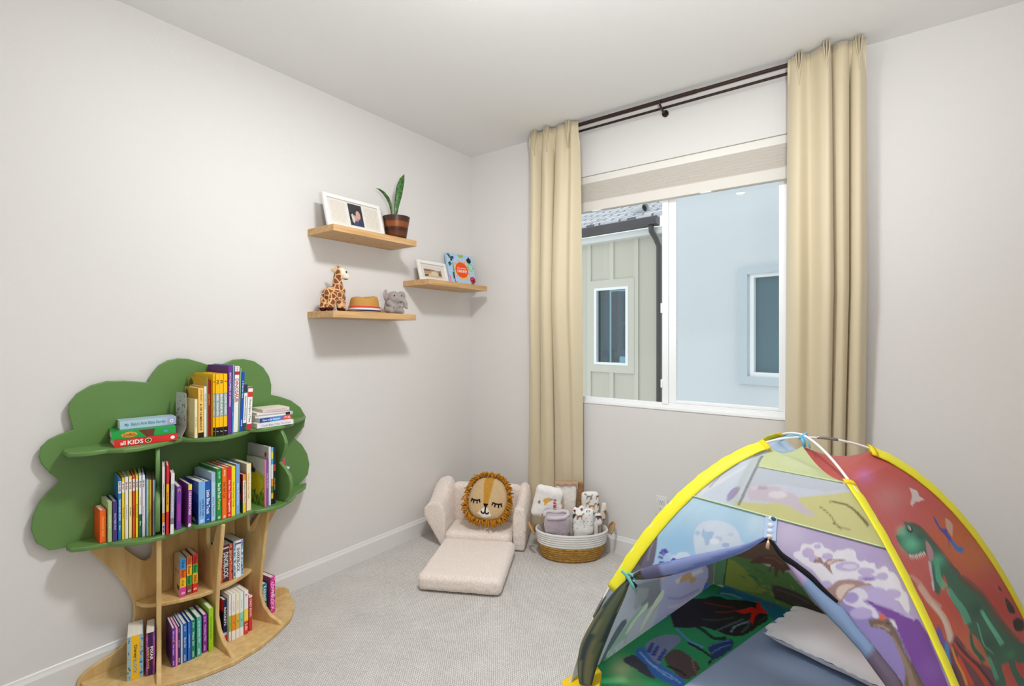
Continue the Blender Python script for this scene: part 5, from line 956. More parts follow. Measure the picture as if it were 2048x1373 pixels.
# 5 lavender fleece
r5=bl('lavender grey fleece roll at the front left of the basket',[((-.075,.047,.13),(.100,.052,.16),(0,0,0),.024),((-.092,.046,.200),(.158,.060,.130),(0,2,0),.029)],mat('lavender_fleece','#b4a6ad',.98,.05,noise=.1,nscale=60,bump=.9,bscale=160,sheen=.6),voxel=.005)
fold=MB(); pts=[(-.172,-.052,.285),(-.165,-.030,.302),(-.140,-.028,.308),(-.100,-.040,.306),(-.06,-.034,.310),(-.030,-.036,.306),(-.026,-.056,.296),(-.05,-.074,.284),(-.11,-.076,.280),(-.155,-.070,.280)]
pts=[(a_,b__,c_-.034) for a_,b__,c_ in pts]
part('top_fold',MB().tube(pts,[.012]*10,10),mat('pale_lavender_fleece','#cdc4ca',.98,.05,bump=.9,bscale=160,sheen=.6),r5,smooth=True,local=True)
# 6 dotted white
dots=[ell('#3a3a3e',-2+rs.random()*140,165+rs.random()*85,2.3,2.3) for k in range(34)]
bl('white dotted blanket roll with a brown animal near its top, front middle of the basket',[((.050,.052,.13),(.090,.050,.16),(0,0,0),.022),((.064,.050,.215),(.126,.060,.155),(0,0,0),.027),((.016,.050,.285),(.03,.04,.04),(0,20,0),.012),((.056,.048,.290),(.034,.04,.045),(0,-10,0),.014),((.102,.050,.280),(.05,.04,.035),(0,8,0),.014)],pc,
 dots+[animal('#94603a',42,236,1.7,1,0),('p','#7a2a2a',1,[(44,284),(58,290),(62,280),(52,268)]),('p','#6a2a2a',1,[(2,276),(14,282),(18,272),(8,262)]),('p','#2e3a30',1,[(-4,240),(14,262),(18,246),(4,222)]),ell('#55565a',92,268,14,6),ell('#e6e4e0',92,268,8,3)],'#e8e6e3')
# 7, 8 small rolls on the right
bl('small white roll with a dark animal print tucked at the front right of the basket',[((.146,.026,.13),(.030,.030,.16),(0,0,0),.013),((.160,.028,.225),(.044,.040,.075),(0,-6,0),.018)],pc,[animal('#5a4048',165,228,1.5,-1,1),animal('#8a6a4a',150,262,1.2,1,0)],'#e4e0da')
bl('cream and tan striped roll hanging at the right end of the basket',[((.176,-.010,.15),(.014,.018,.19),(0,0,0),.006),((.200,-.020,.255),(.036,.040,.11),(0,8,0),.014)],pc,[('p','#a8743a',1,[(196,262),(206,268),(236,226),(228,218)]),('p','#5a4038',1,[(204,270),(210,272),(240,232),(236,226)]),('p','#b07c42',1,[(190,215),(225,222),(222,170),(195,165)])],'#ddd2c2')

# ------------------------------------------------------------------ dome tent with dinosaur print
ART={
 'right':[
  ('g','#c9706a',0.8,((1170,937),(0,-63),(-929,-96))),
  ('g','#d0612f',0.9,((735,577),(334,-54),(-208,-31))),
  ('g','#d2703a',0.8,((806,514),(261,-50),(-150,-20))),
  ('g','#c98a8a',0.5,((349,714),(226,-21),(-164,-29))),
  ('g','#cf6fa8',0.8,((324,787),(120,-12),(-133,-23))),
  ('g','#c9606a',0.4,((294,652),(277,-32),(-164,-30))),
  ('g','#d0562e',0.7,((48,531),(256,-45),(-107,-20))),
  ('g','#c43a30',0.7,((664,434),(474,-127),(-190,-22))),
  ('g','#cf7a44',0.8,((362,427),(254,-65),(-105,-13))),
  ('g','#c93c2c',0.8,((619,344),(279,-95),(-103,-8))),
  ('g','#c8605c',0.6,((145,586),(243,-35),(-118,-22))),
  ('p','#d49080',0.8,((43,597),(61,589),(79,579),(78,569),(78,557),(98,544),(117,533),(202,529),(175,540),(147,553),(137,565),(127,578),(96,589),(66,597))),
  ('p','#dcae98',0.9,((65,578),(73,567),(85,554),(103,542),(120,531),(128,523),(129,515),(113,505),(96,497),(156,488),(173,496),(189,508),(188,518),(176,528),(158,539),(138,551),(125,564),(117,575))),
  ('p','#e2cdb8',0.8,((107,549),(119,540),(132,530),(135,521),(132,512),(118,502),(103,495),(141,489),(153,497),(164,508),(164,518),(156,528),(139,539),(123,548))),
  ('p','#6a3f46',1,((136,492),(160,492),(181,490),(194,487),(203,481),(213,473),(227,462),(253,447),(284,431),(322,417),(354,404),(391,379),(365,373),(164,421),(-14,463),(-22,476),(22,481),(55,486),(90,489),(114,491))),
  ('p','#c8402c',1,((125,490),(132,483),(147,472),(176,456),(206,438),(226,420),(239,407),(280,400),(265,414),(243,433),(210,452),(180,468),(164,480),(155,487))),
  ('p','#e2873a',1,((100,490),(91,483),(83,475),(86,467),(90,460),(86,451),(82,444),(106,440),(110,447),(113,456),(108,464),(104,472),(111,480),(119,487))),
  ('p','#d8452c',1,((108,475),(108,469),(110,459),(113,447),(115,436),(153,430),(149,441),(144,454),(141,464),(138,471))),
  ('p','#3c2a34',1,((153,485),(162,477),(179,465),(207,451),(239,435),(269,413),(292,394),(315,390),(290,410),(259,433),(226,449),(197,463),(180,475),(170,484))),
  ('p','#4a3440',1,((40,477),(41,472),(40,466),(31,460),(22,456),(44,452),(52,457),(60,463),(60,469),(57,475))),
  ('p','#d65038',1,((206,468),(214,461),(229,451),(256,439),(281,429),(296,428),(270,438),(242,450),(227,459),(218,467))),
  ('p','#6a4f9c',1,((77,522),(87,520),(91,516),(85,510),(80,503),(90,498),(98,494),(89,491),(74,487),(55,482),(39,478),(30,478),(28,482),(37,489),(45,497),(38,504),(29,511),(31,516),(40,520),(58,522))),
  ('p','#3f86c8',1,((69,501),(85,499),(95,496),(88,493),(73,490),(55,483),(39,478),(32,479),(31,483),(33,488),(40,494),(53,498))),
  ('p','#dcc9c4',1,((715,710),(734,707),(751,701),(766,698),(771,694),(748,688),(728,683),(744,677),(754,673),(716,673),(669,674),(644,677),(619,679),(577,677),(544,676),(539,678),(550,682),(582,685),(621,689),(650,693),(676,698),(696,705))),
  ('p','#d9a58c',1,((800,614),(821,608),(828,598),(819,594),(795,590),(750,584),(711,580),(708,583),(716,588),(715,594),(722,600),(759,608))),
  ('p','#4a479c',1,((679,635),(684,632),(684,626),(676,621),(666,616),(662,610),(667,605),(695,602),(719,599),(709,596),(693,591),(693,586),(695,581),(689,577),(684,572),(687,566),(697,560),(726,554),(749,549),(734,546),(708,545),(690,546),(674,549),(656,554),(643,561),(645,566),(650,571),(653,577),(651,581),(637,578),(620,574),(599,572),(589,572),(613,576),(641,583),(648,588),(645,594),(639,600),(634,606),(635,612),(640,617),(646,622),(654,626),(667,631))),
  ('p','#3c74c0',1,((688,580),(691,571),(697,560),(725,554),(747,549),(732,546),(707,545),(690,546),(675,549),(657,554),(645,561),(645,567),(653,572),(670,578))),
  ('p','#39614d',1,((311,664),(355,658),(417,650),(452,640),(457,628),(464,616),(477,605),(487,591),(484,577),(485,562),(507,549),(538,537),(530,517),(572,498),(634,474),(647,457),(655,436),(675,413),(708,389),(728,365),(768,342),(825,316),(835,293),(742,302),(647,332),(621,345),(595,337),(608,321),(627,303),(628,290),(536,323),(526,343),(530,358),(541,365),(469,381),(446,380),(437,368),(413,359),(327,383),(352,395),(353,409),(366,422),(369,431),(369,442),(351,453),(334,464),(326,470),(331,480),(321,494),(311,508),(306,520),(325,528),(355,541),(370,553),(321,551),(272,547),(226,542),(203,547),(201,552),(227,561),(265,570),(302,580),(322,590),(329,600),(319,602),(266,606),(202,610),(156,616),(136,626),(124,636),(120,646),(134,654),(181,652),(214,657),(276,654),(304,657))),
  ('p','#5a4a40',0.75,((360,650),(389,643),(419,633),(429,624),(435,613),(447,600),(457,586),(464,571),(472,556),(479,541),(494,524),(528,503),(560,486),(603,483),(572,501),(538,522),(525,538),(518,554),(511,569),(505,584),(495,599),(485,612),(479,623),(468,634),(435,645),(405,653))),
  ('p','#5c4a3c',0.75,((486,525),(531,505),(580,480),(595,462),(604,443),(622,420),(646,396),(681,371),(712,351),(794,337),(761,358),(725,384),(700,409),(682,433),(673,453),(655,474),(603,502),(557,523))),
  ('g','#5cc096',0.95,((242,627),(96,-11),(-57,-10))),
  ('g','#72caa2',0.8,((226,652),(54,-6),(-34,-7))),
  ('g','#2c4a44',0.7,((376,625),(54,-7),(-35,-6))),
  ('g','#4fb088',0.8,((396,576),(69,-10),(-42,-7))),
  ('g','#2a4438',0.7,((480,471),(95,-20),(-48,-7))),
  ('g','#274636',0.6,((434,422),(109,-27),(-51,-6))),
  ('g','#3f8a58',0.7,((608,361),(58,-16),(-26,-2))),
  ('p','#4fae86',0.8,((367,583),(342,577),(313,570),(286,565),(266,558),(269,548),(278,541),(349,538),(338,545),(331,552),(343,558),(366,564),(392,571),(413,578))),
  ('p','#55a583',0.85,((305,537),(305,529),(307,518),(317,507),(323,498),(315,489),(305,482),(383,471),(390,479),(395,490),(384,502),(370,512),(364,524),(360,533))),
  ('p','#5cba90',0.9,((512,463),(512,455),(514,443),(519,431),(526,419),(532,406),(536,396),(595,386),(587,397),(578,411),(568,424),(559,437),(554,449),(551,458))),
  ('p','#63c29a',0.8,((518,456),(519,448),(522,436),(530,422),(537,411),(566,406),(557,418),(549,432),(544,444),(542,453))),
  ('p','#50a07c',0.8,((358,421),(355,414),(351,406),(344,398),(338,391),(380,382),(384,390),(390,399),(392,408),(393,414))),
  ('p','#b8808a',1,((404,613),(414,611),(417,606),(417,600),(411,594),(397,589),(377,586),(347,583),(322,583),(321,588),(329,594),(340,599),(356,603),(380,609))),
  ('p','#1c2428',1,((326,640),(313,640),(301,642),(293,644),(288,647),(289,649),(295,651),(304,653),(317,653),(330,653),(342,651),(350,649),(355,646),(354,644),(348,642),(338,640))),
  ('p','#d9d6c4',1,((343,647),(340,646),(335,645),(328,644),(321,644),(315,645),(310,646),(308,647),(308,649),(311,650),(317,651),(324,652),(331,652),(337,651),(342,650),(344,649))),
  ('p','#1c2428',1,((329,647),(327,647),(325,646),(322,646),(319,646),(317,646),(316,646),(315,647),(315,648),(317,649),(319,649),(322,650),(325,650),(327,649),(329,649),(329,648))),
  ('p','#eef0ee',1,((151,617),(167,616),(143,611))),
  ('p','#eef0ee',1,((167,615),(184,614),(160,609))),
  ('p','#eef0ee',1,((184,613),(201,612),(178,607))),
  ('p','#eef0ee',1,((201,611),(217,610),(196,604))),
  ('p','#eef0ee',1,((217,609),(234,608),(213,602))),
  ('p','#eef0ee',1,((239,608),(256,606),(236,601))),
  ('p','#eef0ee',1,((260,607),(277,605),(258,599))),
  ('p','#eef0ee',1,((281,605),(298,604),(280,597))),
  ('p','#eef0ee',1,((303,604),(320,602),(302,596))),
  ('p','#dcd6e8',1,((319,585),(312,581),(283,585))),
  ('p','#dcd6e8',1,((306,582),(299,578),(271,581))),
  ('p','#dcd6e8',1,((293,578),(287,575),(259,578))),
  ('p','#dcd6e8',1,((281,575),(275,572),(247,575))),
  ('p','#dcd6e8',1,((269,572),(263,568),(235,572))),
  ('p','#dcd6e8',1,((257,569),(251,565),(224,569))),
  ('p','#dcd6e8',1,((245,566),(240,562),(213,566))),
  ('p','#dcd6e8',1,((234,563),(229,559),(202,563))),
  ('p','#dcd6e8',1,((223,560),(218,556),(192,560))),
  ('p','#dcd6e8',1,((213,557),(208,553),(181,557))),
  ('p','#5aa888',1,((417,462),(417,459),(415,456),(406,451),(395,446),(385,440),(382,433),(394,426),(409,420),(422,413),(433,408),(441,407),(431,412),(419,419),(404,425),(394,431),(398,437),(408,444),(419,449),(430,453),(433,457),(433,459))),
  ('p','#2f5c46',1,((319,469),(299,466),(278,461),(268,457),(265,452),(273,445),(283,439),(288,432),(291,428),(340,420),(334,426),(326,433),(312,441),(302,447),(301,451),(308,456),(326,461),(343,464))),
  ('p','#2b2a22',1,((863,412),(877,408),(889,400),(901,389),(909,378),(903,371),(886,370),(851,378),(821,389),(818,395),(828,401),(844,408))),
  ('p','#24241e',1,((809,373),(845,368),(886,360),(923,347),(945,334),(931,327),(895,328),(840,341),(792,356),(783,362),(789,367),(794,371))),
  ('p','#2b2a22',1,((865,441),(880,428),(872,424),(845,435))),
 ],
 'front':[
  ('g','#bcdcf0',0.8,((84,633),(155,22),(101,-74))),
  ('g','#86bbe6',0.8,((149,526),(96,19),(49,-51))),
  ('g','#8fc2ea',0.5,((374,585),(69,11),(21,-34))),
  ('g','#a9d4ee',0.6,((49,564),(48,8),(35,-26))),
  ('g','#c2dcf0',0.7,((439,622),(68,10),(17,-32))),
  ('p','#5f5a6c',1,((11,557),(28,545),(49,527),(64,514),(78,500),(93,482),(103,466),(105,459),(100,454),(89,447),(74,440),(55,426),(37,416),(27,422),(21,438),(16,466),(12,494),(10,513),(9,528),(7,546))),
  ('p','#4a4038',0.8,((33,505),(35,492),(37,475),(41,458),(44,445),(66,445),(61,458),(56,475),(51,491),(47,504))),
  ('p','#8a8494',0.6,((44,519),(49,505),(56,488),(66,473),(74,462),(82,463),(74,474),(64,488),(58,505),(53,518))),
  ('p','#cfdcec',1,((199,548),(193,555),(190,562),(187,569),(187,577),(193,584),(203,590),(216,595),(232,599),(251,601),(273,603),(296,603),(318,602),(337,600),(352,596),(366,592),(377,586),(387,579),(395,573),(411,570),(408,563),(349,545),(285,525),(259,515),(246,512),(233,519),(222,529),(210,539))),
  ('p','#9fbfe2',1,((218,576),(224,573),(233,569),(242,570),(251,572),(262,574),(271,574),(273,570),(273,565),(272,559),(272,553),(272,547),(271,542),(266,540),(260,540),(253,546),(245,552),(236,555),(227,557),(223,562),(220,567),(218,573))),
  ('p','#a6c2e2',1,((216,562),(217,560),(217,558),(214,557),(210,556),(206,555),(201,556),(197,557),(194,559),(193,561),(194,563),(196,564),(200,565),(205,566),(209,565),(214,564))),
  ('p','#9db4de',1,((354,557),(354,555),(351,553),(347,551),(342,550),(336,549),(330,549),(326,550),(323,552),(323,554),(325,556),(329,558),(335,559),(341,560),(347,560),(351,559))),
  ('p','#b4c8e2',1,((317,565),(318,562),(315,560),(311,557),(304,556),(297,555),(290,555),(285,557),(281,559),(281,562),(283,564),(287,567),(294,568),(301,569),(308,569),(314,567))),
  ('p','#dfe8f2',1,((309,558),(309,556),(306,553),(301,550),(293,548),(285,547),(277,547),(271,549),(268,551),(267,554),(270,556),(275,559),(283,561),(291,562),(299,562),(306,560))),
  ('p','#b9cde6',1,((357,583),(357,581),(355,579),(351,578),(346,576),(341,576),(336,576),(332,577),(329,578),(329,580),(331,582),(335,583),(340,584),(346,585),(351,585),(355,584))),
  ('p','#d2e2f3',1,((154,487),(154,492),(159,496),(166,497),(172,497),(171,499),(170,502),(177,506),(187,509),(198,511),(208,512),(217,510),(223,508),(229,503),(227,497),(210,491),(189,486),(169,485))),
  ('p','#c4d8f4',1,((102,490),(138,486),(172,481),(173,483),(138,487),(102,493))),
  ('p','#4a3fa6',1,((102,488),(115,487),(127,486),(128,490),(115,492),(103,495))),
  ('p','#c4d8f4',1,((104,497),(140,490),(174,483),(174,485),(140,492),(105,499))),
  ('p','#4a3fa6',1,((103,495),(116,493),(129,491),(130,495),(118,498),(105,501))),
  ('p','#c4d8f4',1,((112,500),(144,493),(175,486),(176,487),(145,495),(113,502))),
  ('p','#4a3fa6',1,((111,498),(122,496),(134,494),(136,498),(125,501),(114,504))),
  ('p','#c4d8f4',1,((107,479),(140,479),(171,479),(171,480),(139,481),(107,482))),
  ('p','#4a3fa6',1,((108,477),(119,478),(130,478),(129,482),(118,483),(106,484))),
  ('p','#c4d8f4',1,((123,468),(150,473),(177,477),(176,479),(149,474),(121,470))),
  ('p','#4a3fa6',1,((125,465),(134,468),(143,470),(140,474),(130,473),(120,472))),
  ('p','#4a3fa6',1,((160,481),(164,491),(183,488),(189,478),(170,474))),
  ('p','#b3a2cc',1,((502,644),(666,648),(839,648),(962,644),(977,608),(983,539),(984,452),(735,385),(758,486),(734,530),(678,555),(574,573),(521,604))),
  ('g','#c9bcdc',0.8,((583,621),(87,12),(4,-41))),
  ('g','#a48cc4',0.6,((930,625),(77,10),(-29,-34))),
  ('p','#8c7cc0',1,((755,526),(834,538),(915,535),(919,494),(882,430),(855,423),(818,472),(764,506))),
  ('p','#6f3f96',1,((835,540),(887,544),(937,542),(980,538),(988,522),(984,452),(921,437),(913,483),(907,508),(891,523),(863,532))),
  ('g','#7d52a8',0.6,((961,472),(38,8),(-14,-21))),
  ('p','#e8e4f0',1,((605,578),(605,582),(611,586),(621,588),(631,591),(633,596),(636,603),(645,607),(657,609),(667,609),(677,610),(684,613),(693,616),(706,618),(719,619),(725,615),(731,611),(743,611),(755,610),(760,608),(763,607),(768,609),(775,613),(787,615),(800,617),(811,620),(823,623),(836,624),(847,624),(851,621),(851,617),(849,613),(847,610),(850,607),(857,605),(867,607),(878,610),(883,609),(889,607),(901,609),(912,610),(910,606),(908,602),(914,601),(922,602),(929,605),(936,608),(946,610),(954,609),(953,606),(951,602),(959,603),(968,603),(973,600),(975,594),(974,587),(972,579),(977,576),(981,574),(979,569),(974,562),(970,554),(964,547),(957,543),(951,543),(949,546),(947,551),(945,555),(940,558),(929,557),(917,556),(907,558),(898,560),(891,564),(884,567),(876,568),(866,568),(852,570),(836,571),(820,570),(802,568),(784,564),(767,560),(754,556),(744,552),(738,546),(733,542),(724,542),(714,544),(706,547),(698,550),(687,556),(675,562),(666,564),(657,565),(642,568),(626,572),(613,575))),
  ('p','#b9a9d8',1,((687,596),(684,592),(678,588),(670,584),(661,582),(652,582),(645,582),(640,585),(638,588),(640,592),(646,596),(654,599),(663,602),(673,602),(681,601),(685,599))),
  ('p','#b9a9d8',1,((758,599),(755,596),(750,593),(742,591),(734,589),(726,588),(719,589),(715,590),(714,593),(717,596),(722,599),(730,601),(738,603),(746,604),(753,603),(757,602))),
  ('p','#b9a9d8',1,((851,596),(845,592),(833,587),(817,583),(800,580),(783,578),(769,577),(760,579),(758,582),(763,586),(774,590),(790,595),(809,598),(827,600),(841,600),(849,599))),
  ('p','#b9a9d8',1,((900,595),(896,592),(887,589),(876,586),(864,584),(852,582),(843,582),(837,583),(836,585),(840,588),(848,592),(860,595),(873,597),(885,598),(894,598),(900,597))),
  ('p','#b9a9d8',1,((901,585),(896,582),(887,579),(875,576),(861,574),(848,572),(838,571),(831,572),(830,574),(834,576),(842,579),(855,583),(869,585),(882,587),(893,587),(900,587))),
  ('p','#b9a9d8',1,((739,548),(736,545),(731,542),(724,539),(716,538),(708,537),(702,537),(698,538),(697,540),(699,543),(704,546),(711,549),(719,551),(727,552),(734,551),(738,550))),
  ('p','#b9a9d8',1,((943,594),(939,591),(933,588),(924,585),(915,584),(907,583),(901,583),(898,585),(898,587),(902,590),(908,592),(917,595),(926,597),(934,598),(941,597),(944,596))),
  ('p','#b9a9d8',1,((960,570),(956,567),(947,563),(936,560),(925,558),(914,556),(906,557),(902,558),(902,561),(907,565),(915,568),(926,572),(938,574),(949,575),(957,575),(961,573))),
  ('p','#b9a9d8',1,((717,612),(715,610),(711,608),(706,606),(700,605),(695,604),(690,605),(687,606),(686,607),(688,609),(691,612),(697,613),(703,615),(708,615),(713,615),(716,613))),
  ('p','#b9a9d8',1,((701,586),(699,583),(695,580),(688,578),(681,576),(674,576),(668,576),(665,578),(663,580),(665,583),(670,586),(676,589),(683,590),(691,591),(697,590),(700,589))),
  ('p','#d9cfe6',1,((841,594),(838,592),(831,590),(822,587),(811,585),(801,584),(792,584),(787,584),(786,586),(789,588),(795,591),(805,593),(816,595),(827,596),(835,597),(840,596))),
  ('p','#8d6fb6',1,((890,582),(888,580),(882,579),(875,577),(866,575),(858,574),(851,574),(847,574),(846,575),(849,576),(854,578),(862,580),(870,581),(879,582),(885,583),(890,583))),
  ('p','#b8a8dc',1,((890,570),(908,570),(923,564),(934,556),(944,547),(961,541),(972,537),(965,535),(949,536),(929,538),(905,540),(875,540),(850,541),(839,545),(840,551),(862,561))),
  ('p','#ded8ee',1,((778,548),(789,551),(804,554),(821,557),(837,558),(845,556),(849,552),(848,548),(844,544),(835,541),(827,539),(829,536),(836,535),(844,535),(853,534),(859,531),(863,527),(864,522),(861,518),(851,517),(838,519),(829,521),(819,522),(809,522),(798,522),(786,522),(776,522),(768,524),(763,527),(766,532),(771,538),(773,543))),
  ('p','#9f8fce',1,((817,541),(813,537),(807,533),(798,529),(789,527),(780,526),(773,527),(769,529),(769,532),(772,536),(778,540),(787,543),(797,546),(806,547),(813,546),(817,544))),
  ('p','#b3a3d8',1,((847,523),(843,519),(834,514),(822,510),(809,507),(796,505),(786,505),(780,507),(779,510),(783,514),(792,519),(804,523),(818,527),(831,528),(841,528),(847,526))),
  ('p','#8f6a6c',1,((692,587),(702,590),(711,590),(715,586),(718,582),(727,586),(739,591),(753,594),(768,596),(781,598),(792,599),(802,600),(806,599),(796,597),(780,594),(767,591),(756,587),(746,584),(740,581),(740,577),(742,573),(745,568),(746,566),(741,567),(733,570),(725,574),(717,577),(710,579),(702,579),(689,577),(679,576),(683,581))),
  ('p','#d8bcae',1,((728,585),(753,592),(781,597),(751,588),(736,581))),
  ('p','#cfa9b4',1,((654,600),(665,596),(677,591),(688,587),(696,584),(701,587),(693,590),(681,593),(668,598),(657,602))),
  ('p','#a07a74',1,((714,536),(724,540),(738,546),(750,553),(762,559),(777,562),(793,565),(810,567),(827,569),(842,570),(855,570),(870,571),(877,571),(862,567),(839,563),(820,557),(803,551),(789,545),(779,539),(770,532),(763,526),(759,521),(755,519),(748,521),(740,525),(733,529),(727,532),(718,534))),
  ('p','#d9c0b4',1,((754,545),(766,551),(781,556),(802,559),(815,560),(803,554),(786,547),(775,540),(767,534),(761,528),(755,526),(750,528),(746,534),(748,539))),
  ('p','#6a5648',1,((829,510),(834,512),(842,513),(852,515),(861,518),(866,522),(870,525),(875,526),(879,526),(879,523),(880,521),(885,522),(891,522),(894,520),(896,516),(899,513),(902,510),(904,505),(905,499),(905,490),(906,481),(910,476),(914,470),(918,466),(921,460),(927,450),(925,439),(901,431),(878,427),(881,437),(891,451),(893,464),(894,476),(892,485),(889,492),(884,497),(878,500),(871,503),(864,504),(853,503),(843,502),(836,501),(832,501),(829,505))),
  ('p','#d8604c',1,((860,517),(863,521),(868,525),(873,527),(877,528),(880,528),(882,527),(883,524),(881,521),(876,519),(870,518),(864,517))),
  ('p','#a89282',0.8,((841,504),(852,505),(864,506),(874,505),(880,503),(886,507),(879,509),(868,510),(854,508),(842,506))),
  ('p','#8f7868',0.8,((882,497),(886,487),(889,475),(892,464),(893,453),(892,441),(890,431),(909,438),(909,447),(908,459),(905,470),(901,480),(895,491),(890,500))),
  ('p','#e8e4ea',1,((893,523),(898,524),(905,524),(907,522),(907,518),(908,514),(907,512),(903,513),(899,516),(897,518),(896,520),(893,522))),
  ('p','#1f1a18',1,((888,516),(887,516),(886,515),(885,514),(884,514),(883,514),(882,514),(881,514),(881,515),(882,516),(883,516),(884,517),(886,517),(887,517),(888,517),(888,517))),
  ('p','#3c2f30',0.5,((904,500),(906,490),(909,475),(916,456),(922,441),(927,443),(921,459),(914,477),(910,492),(908,502))),
 ],
 'rear':[
  ('p','#ccd4e8',1,((-88,825),(335,847),(657,651),(628,596),(258,569),(49,500))),
  ('p','#dbd48c',1,((14,485),(221,506),(355,553),(639,619),(644,421),(237,397),(37,420))),
  ('p','#d9cbd9',1,((63,528),(61,546),(66,560),(83,563),(102,563),(109,571),(117,577),(137,572),(158,566),(173,570),(186,575),(202,574),(218,571),(234,565),(250,560),(270,559),(289,558),(303,553),(314,546),(318,537),(329,525),(369,506),(398,490),(375,486),(335,489),(303,498),(267,507),(222,508),(175,506),(128,500),(89,499),(71,511))),
  ('p','#efe6ee',1,((261,549),(259,543),(251,536),(238,530),(222,526),(206,525),(192,526),(182,529),(177,535),(179,542),(186,548),(200,554),(216,558),(232,560),(247,558),(257,555))),
  ('p','#c3b2c8',1,((159,562),(158,558),(151,555),(140,551),(128,549),(114,547),(103,547),(95,548),(91,550),(92,554),(99,557),(109,561),(122,564),(136,565),(148,565),(156,564))),
  ('p','#6a6440',1,((410,526),(431,516),(454,502),(467,483),(482,466),(507,463),(528,465),(529,469),(508,467),(485,470),(472,486),(458,506),(434,521),(414,531))),
  ('p','#6a6440',1,((457,552),(490,553),(528,551),(550,542),(567,527),(585,507),(597,489),(612,500),(598,517),(579,537),(559,551),(533,560),(493,561),(458,558))),
  ('p','#6f5a4e',1,((-33,343),(256,413),(454,290),(451,180),(291,266),(77,243),(-12,192))),
  ('p','#5c8c4c',1,((-27,203),(76,246),(145,254),(229,245),(292,248),(346,196),(403,115),(449,0),(252,34),(44,54),(-13,23))),
  ('p','#93aa45',0.9,((48,225),(79,222),(116,204),(151,172),(179,137),(201,113),(197,94),(126,67),(49,58),(33,108),(37,160),(37,200))),
  ('p','#5f9a6a',1,((-56,204),(43,229),(42,58),(-13,0))),
  ('p','#234a34',1,((43,226),(43,154),(42,58),(48,61),(49,156),(49,228))),
  ('p','#a6b850',0.8,((129,120),(140,115),(152,109),(154,119),(142,122),(130,124))),
  ('p','#3d6a48',0.8,((229,156),(235,151),(240,146),(243,154),(237,157),(231,159))),
  ('p','#6fa062',0.8,((343,229),(350,222),(357,216),(360,222),(353,227),(345,232))),
  ('p','#6fa062',0.8,((104,79),(111,76),(118,74),(120,85),(112,85),(104,85))),
  ('p','#a6b850',0.8,((286,136),(293,127),(300,118),(303,126),(296,133),(288,139))),
  ('p','#3d6a48',0.8,((312,171),(319,163),(325,154),(329,160),(321,167),(314,174))),
  ('p','#a6b850',0.8,((193,43),(197,34),(202,25),(205,42),(200,46),(194,50))),
  ('p','#a6b850',0.8,((188,131),(195,120),(202,109),(206,117),(198,126),(190,134))),
  ('p','#3d6a48',0.8,((226,170),(235,160),(243,151),(247,158),(237,165),(228,173))),
  ('p','#a6b850',0.8,((260,95),(271,87),(282,80),(284,90),(273,95),(261,100))),
  ('p','#6fa062',0.8,((336,144),(340,135),(344,125),(348,132),(343,139),(338,147))),
  ('p','#a6b850',0.8,((247,69),(252,65),(258,60),(260,72),(254,73),(248,74))),
  ('p','#7fae58',0.8,((307,108),(313,105),(319,102),(321,111),(315,112),(308,112))),
  ('p','#7fae58',0.8,((182,176),(187,167),(191,158),(195,164),(190,172),(185,179))),
  ('p','#a6b850',0.8,((159,33),(167,0),(174,0),(179,0),(170,20),(161,41))),
  ('p','#6fa062',0.8,((114,146),(120,137),(127,127),(131,135),(123,142),(116,150))),
  ('p','#3d6a48',0.8,((158,222),(166,212),(173,203),(177,209),(169,217),(160,224))),
  ('p','#6fa062',0.8,((175,55),(180,32),(184,0),(189,16),(183,41),(177,60))),
  ('p','#a6b850',0.8,((245,139),(252,135),(259,130),(262,138),(254,141),(246,143))),
  ('p','#3d6a48',0.8,((145,175),(157,172),(170,170),(171,177),(159,178),(146,179))),
  ('p','#49794a',0.8,((170,131),(174,121),(178,111),(183,118),(177,126),(172,134))),
  ('p','#a6b850',0.8,((197,123),(206,118),(214,114),(217,123),(208,125),(198,127))),
  ('p','#7fae58',0.8,((203,147),(215,144),(226,142),(228,150),(216,150),(204,151))),
  ('p','#a6b850',0.8,((193,141),(198,137),(204,132),(207,140),(201,143),(195,145))),
  ('p','#a6b850',0.8,((280,128),(286,122),(291,116),(295,124),(288,128),(282,132))),
  ('p','#a6b850',0.8,((227,125),(234,117),(242,108),(245,116),(237,123),(229,129))),
  ('p','#3d6a48',0.8,((135,173),(144,171),(154,169),(155,177),(146,177),(136,177))),
  ('p','#49794a',0.8,((237,74),(244,60),(251,44),(255,56),(247,68),(239,79))),
  ('p','#49794a',0.8,((105,158),(116,153),(128,149),(130,157),(118,160),(106,162))),
  ('p','#6fa062',0.8,((118,209),(130,206),(142,204),(144,211),(131,212),(119,213))),
  ('p','#a6b850',0.8,((300,193),(306,184),(312,175),(316,181),(309,189),(302,196))),
  ('p','#6fa062',0.8,((83,71),(88,62),(93,53),(97,65),(91,71),(85,76))),
  ('p','#3d6a48',0.8,((159,164),(168,163),(176,161),(178,169),(169,169),(160,168))),
  ('p','#3d6a48',0.8,((175,216),(187,208),(199,201),(202,207),(190,213),(177,219))),
  ('p','#49794a',0.8,((341,234),(344,228),(348,222),(352,227),(347,232),(343,237))),
  ('p','#a6b850',0.8,((278,148),(286,139),(293,129),(297,136),(289,144),(280,152))),
  ('p','#a6b850',0.8,((308,139),(313,134),(317,129),(320,137),(315,140),(310,143))),
  ('p','#3d6a48',0.8,((205,227),(214,225),(222,224),(224,231),(215,230),(206,230))),
  ('p','#6fa062',0.8,((149,99),(157,97),(165,95),(167,105),(158,105),(149,104))),
  ('p','#7fae58',0.8,((220,102),(226,97),(232,92),(235,102),(228,104),(221,106))),
  ('p','#49794a',0.8,((218,99),(223,93),(229,87),(232,97),(226,100),(219,104))),
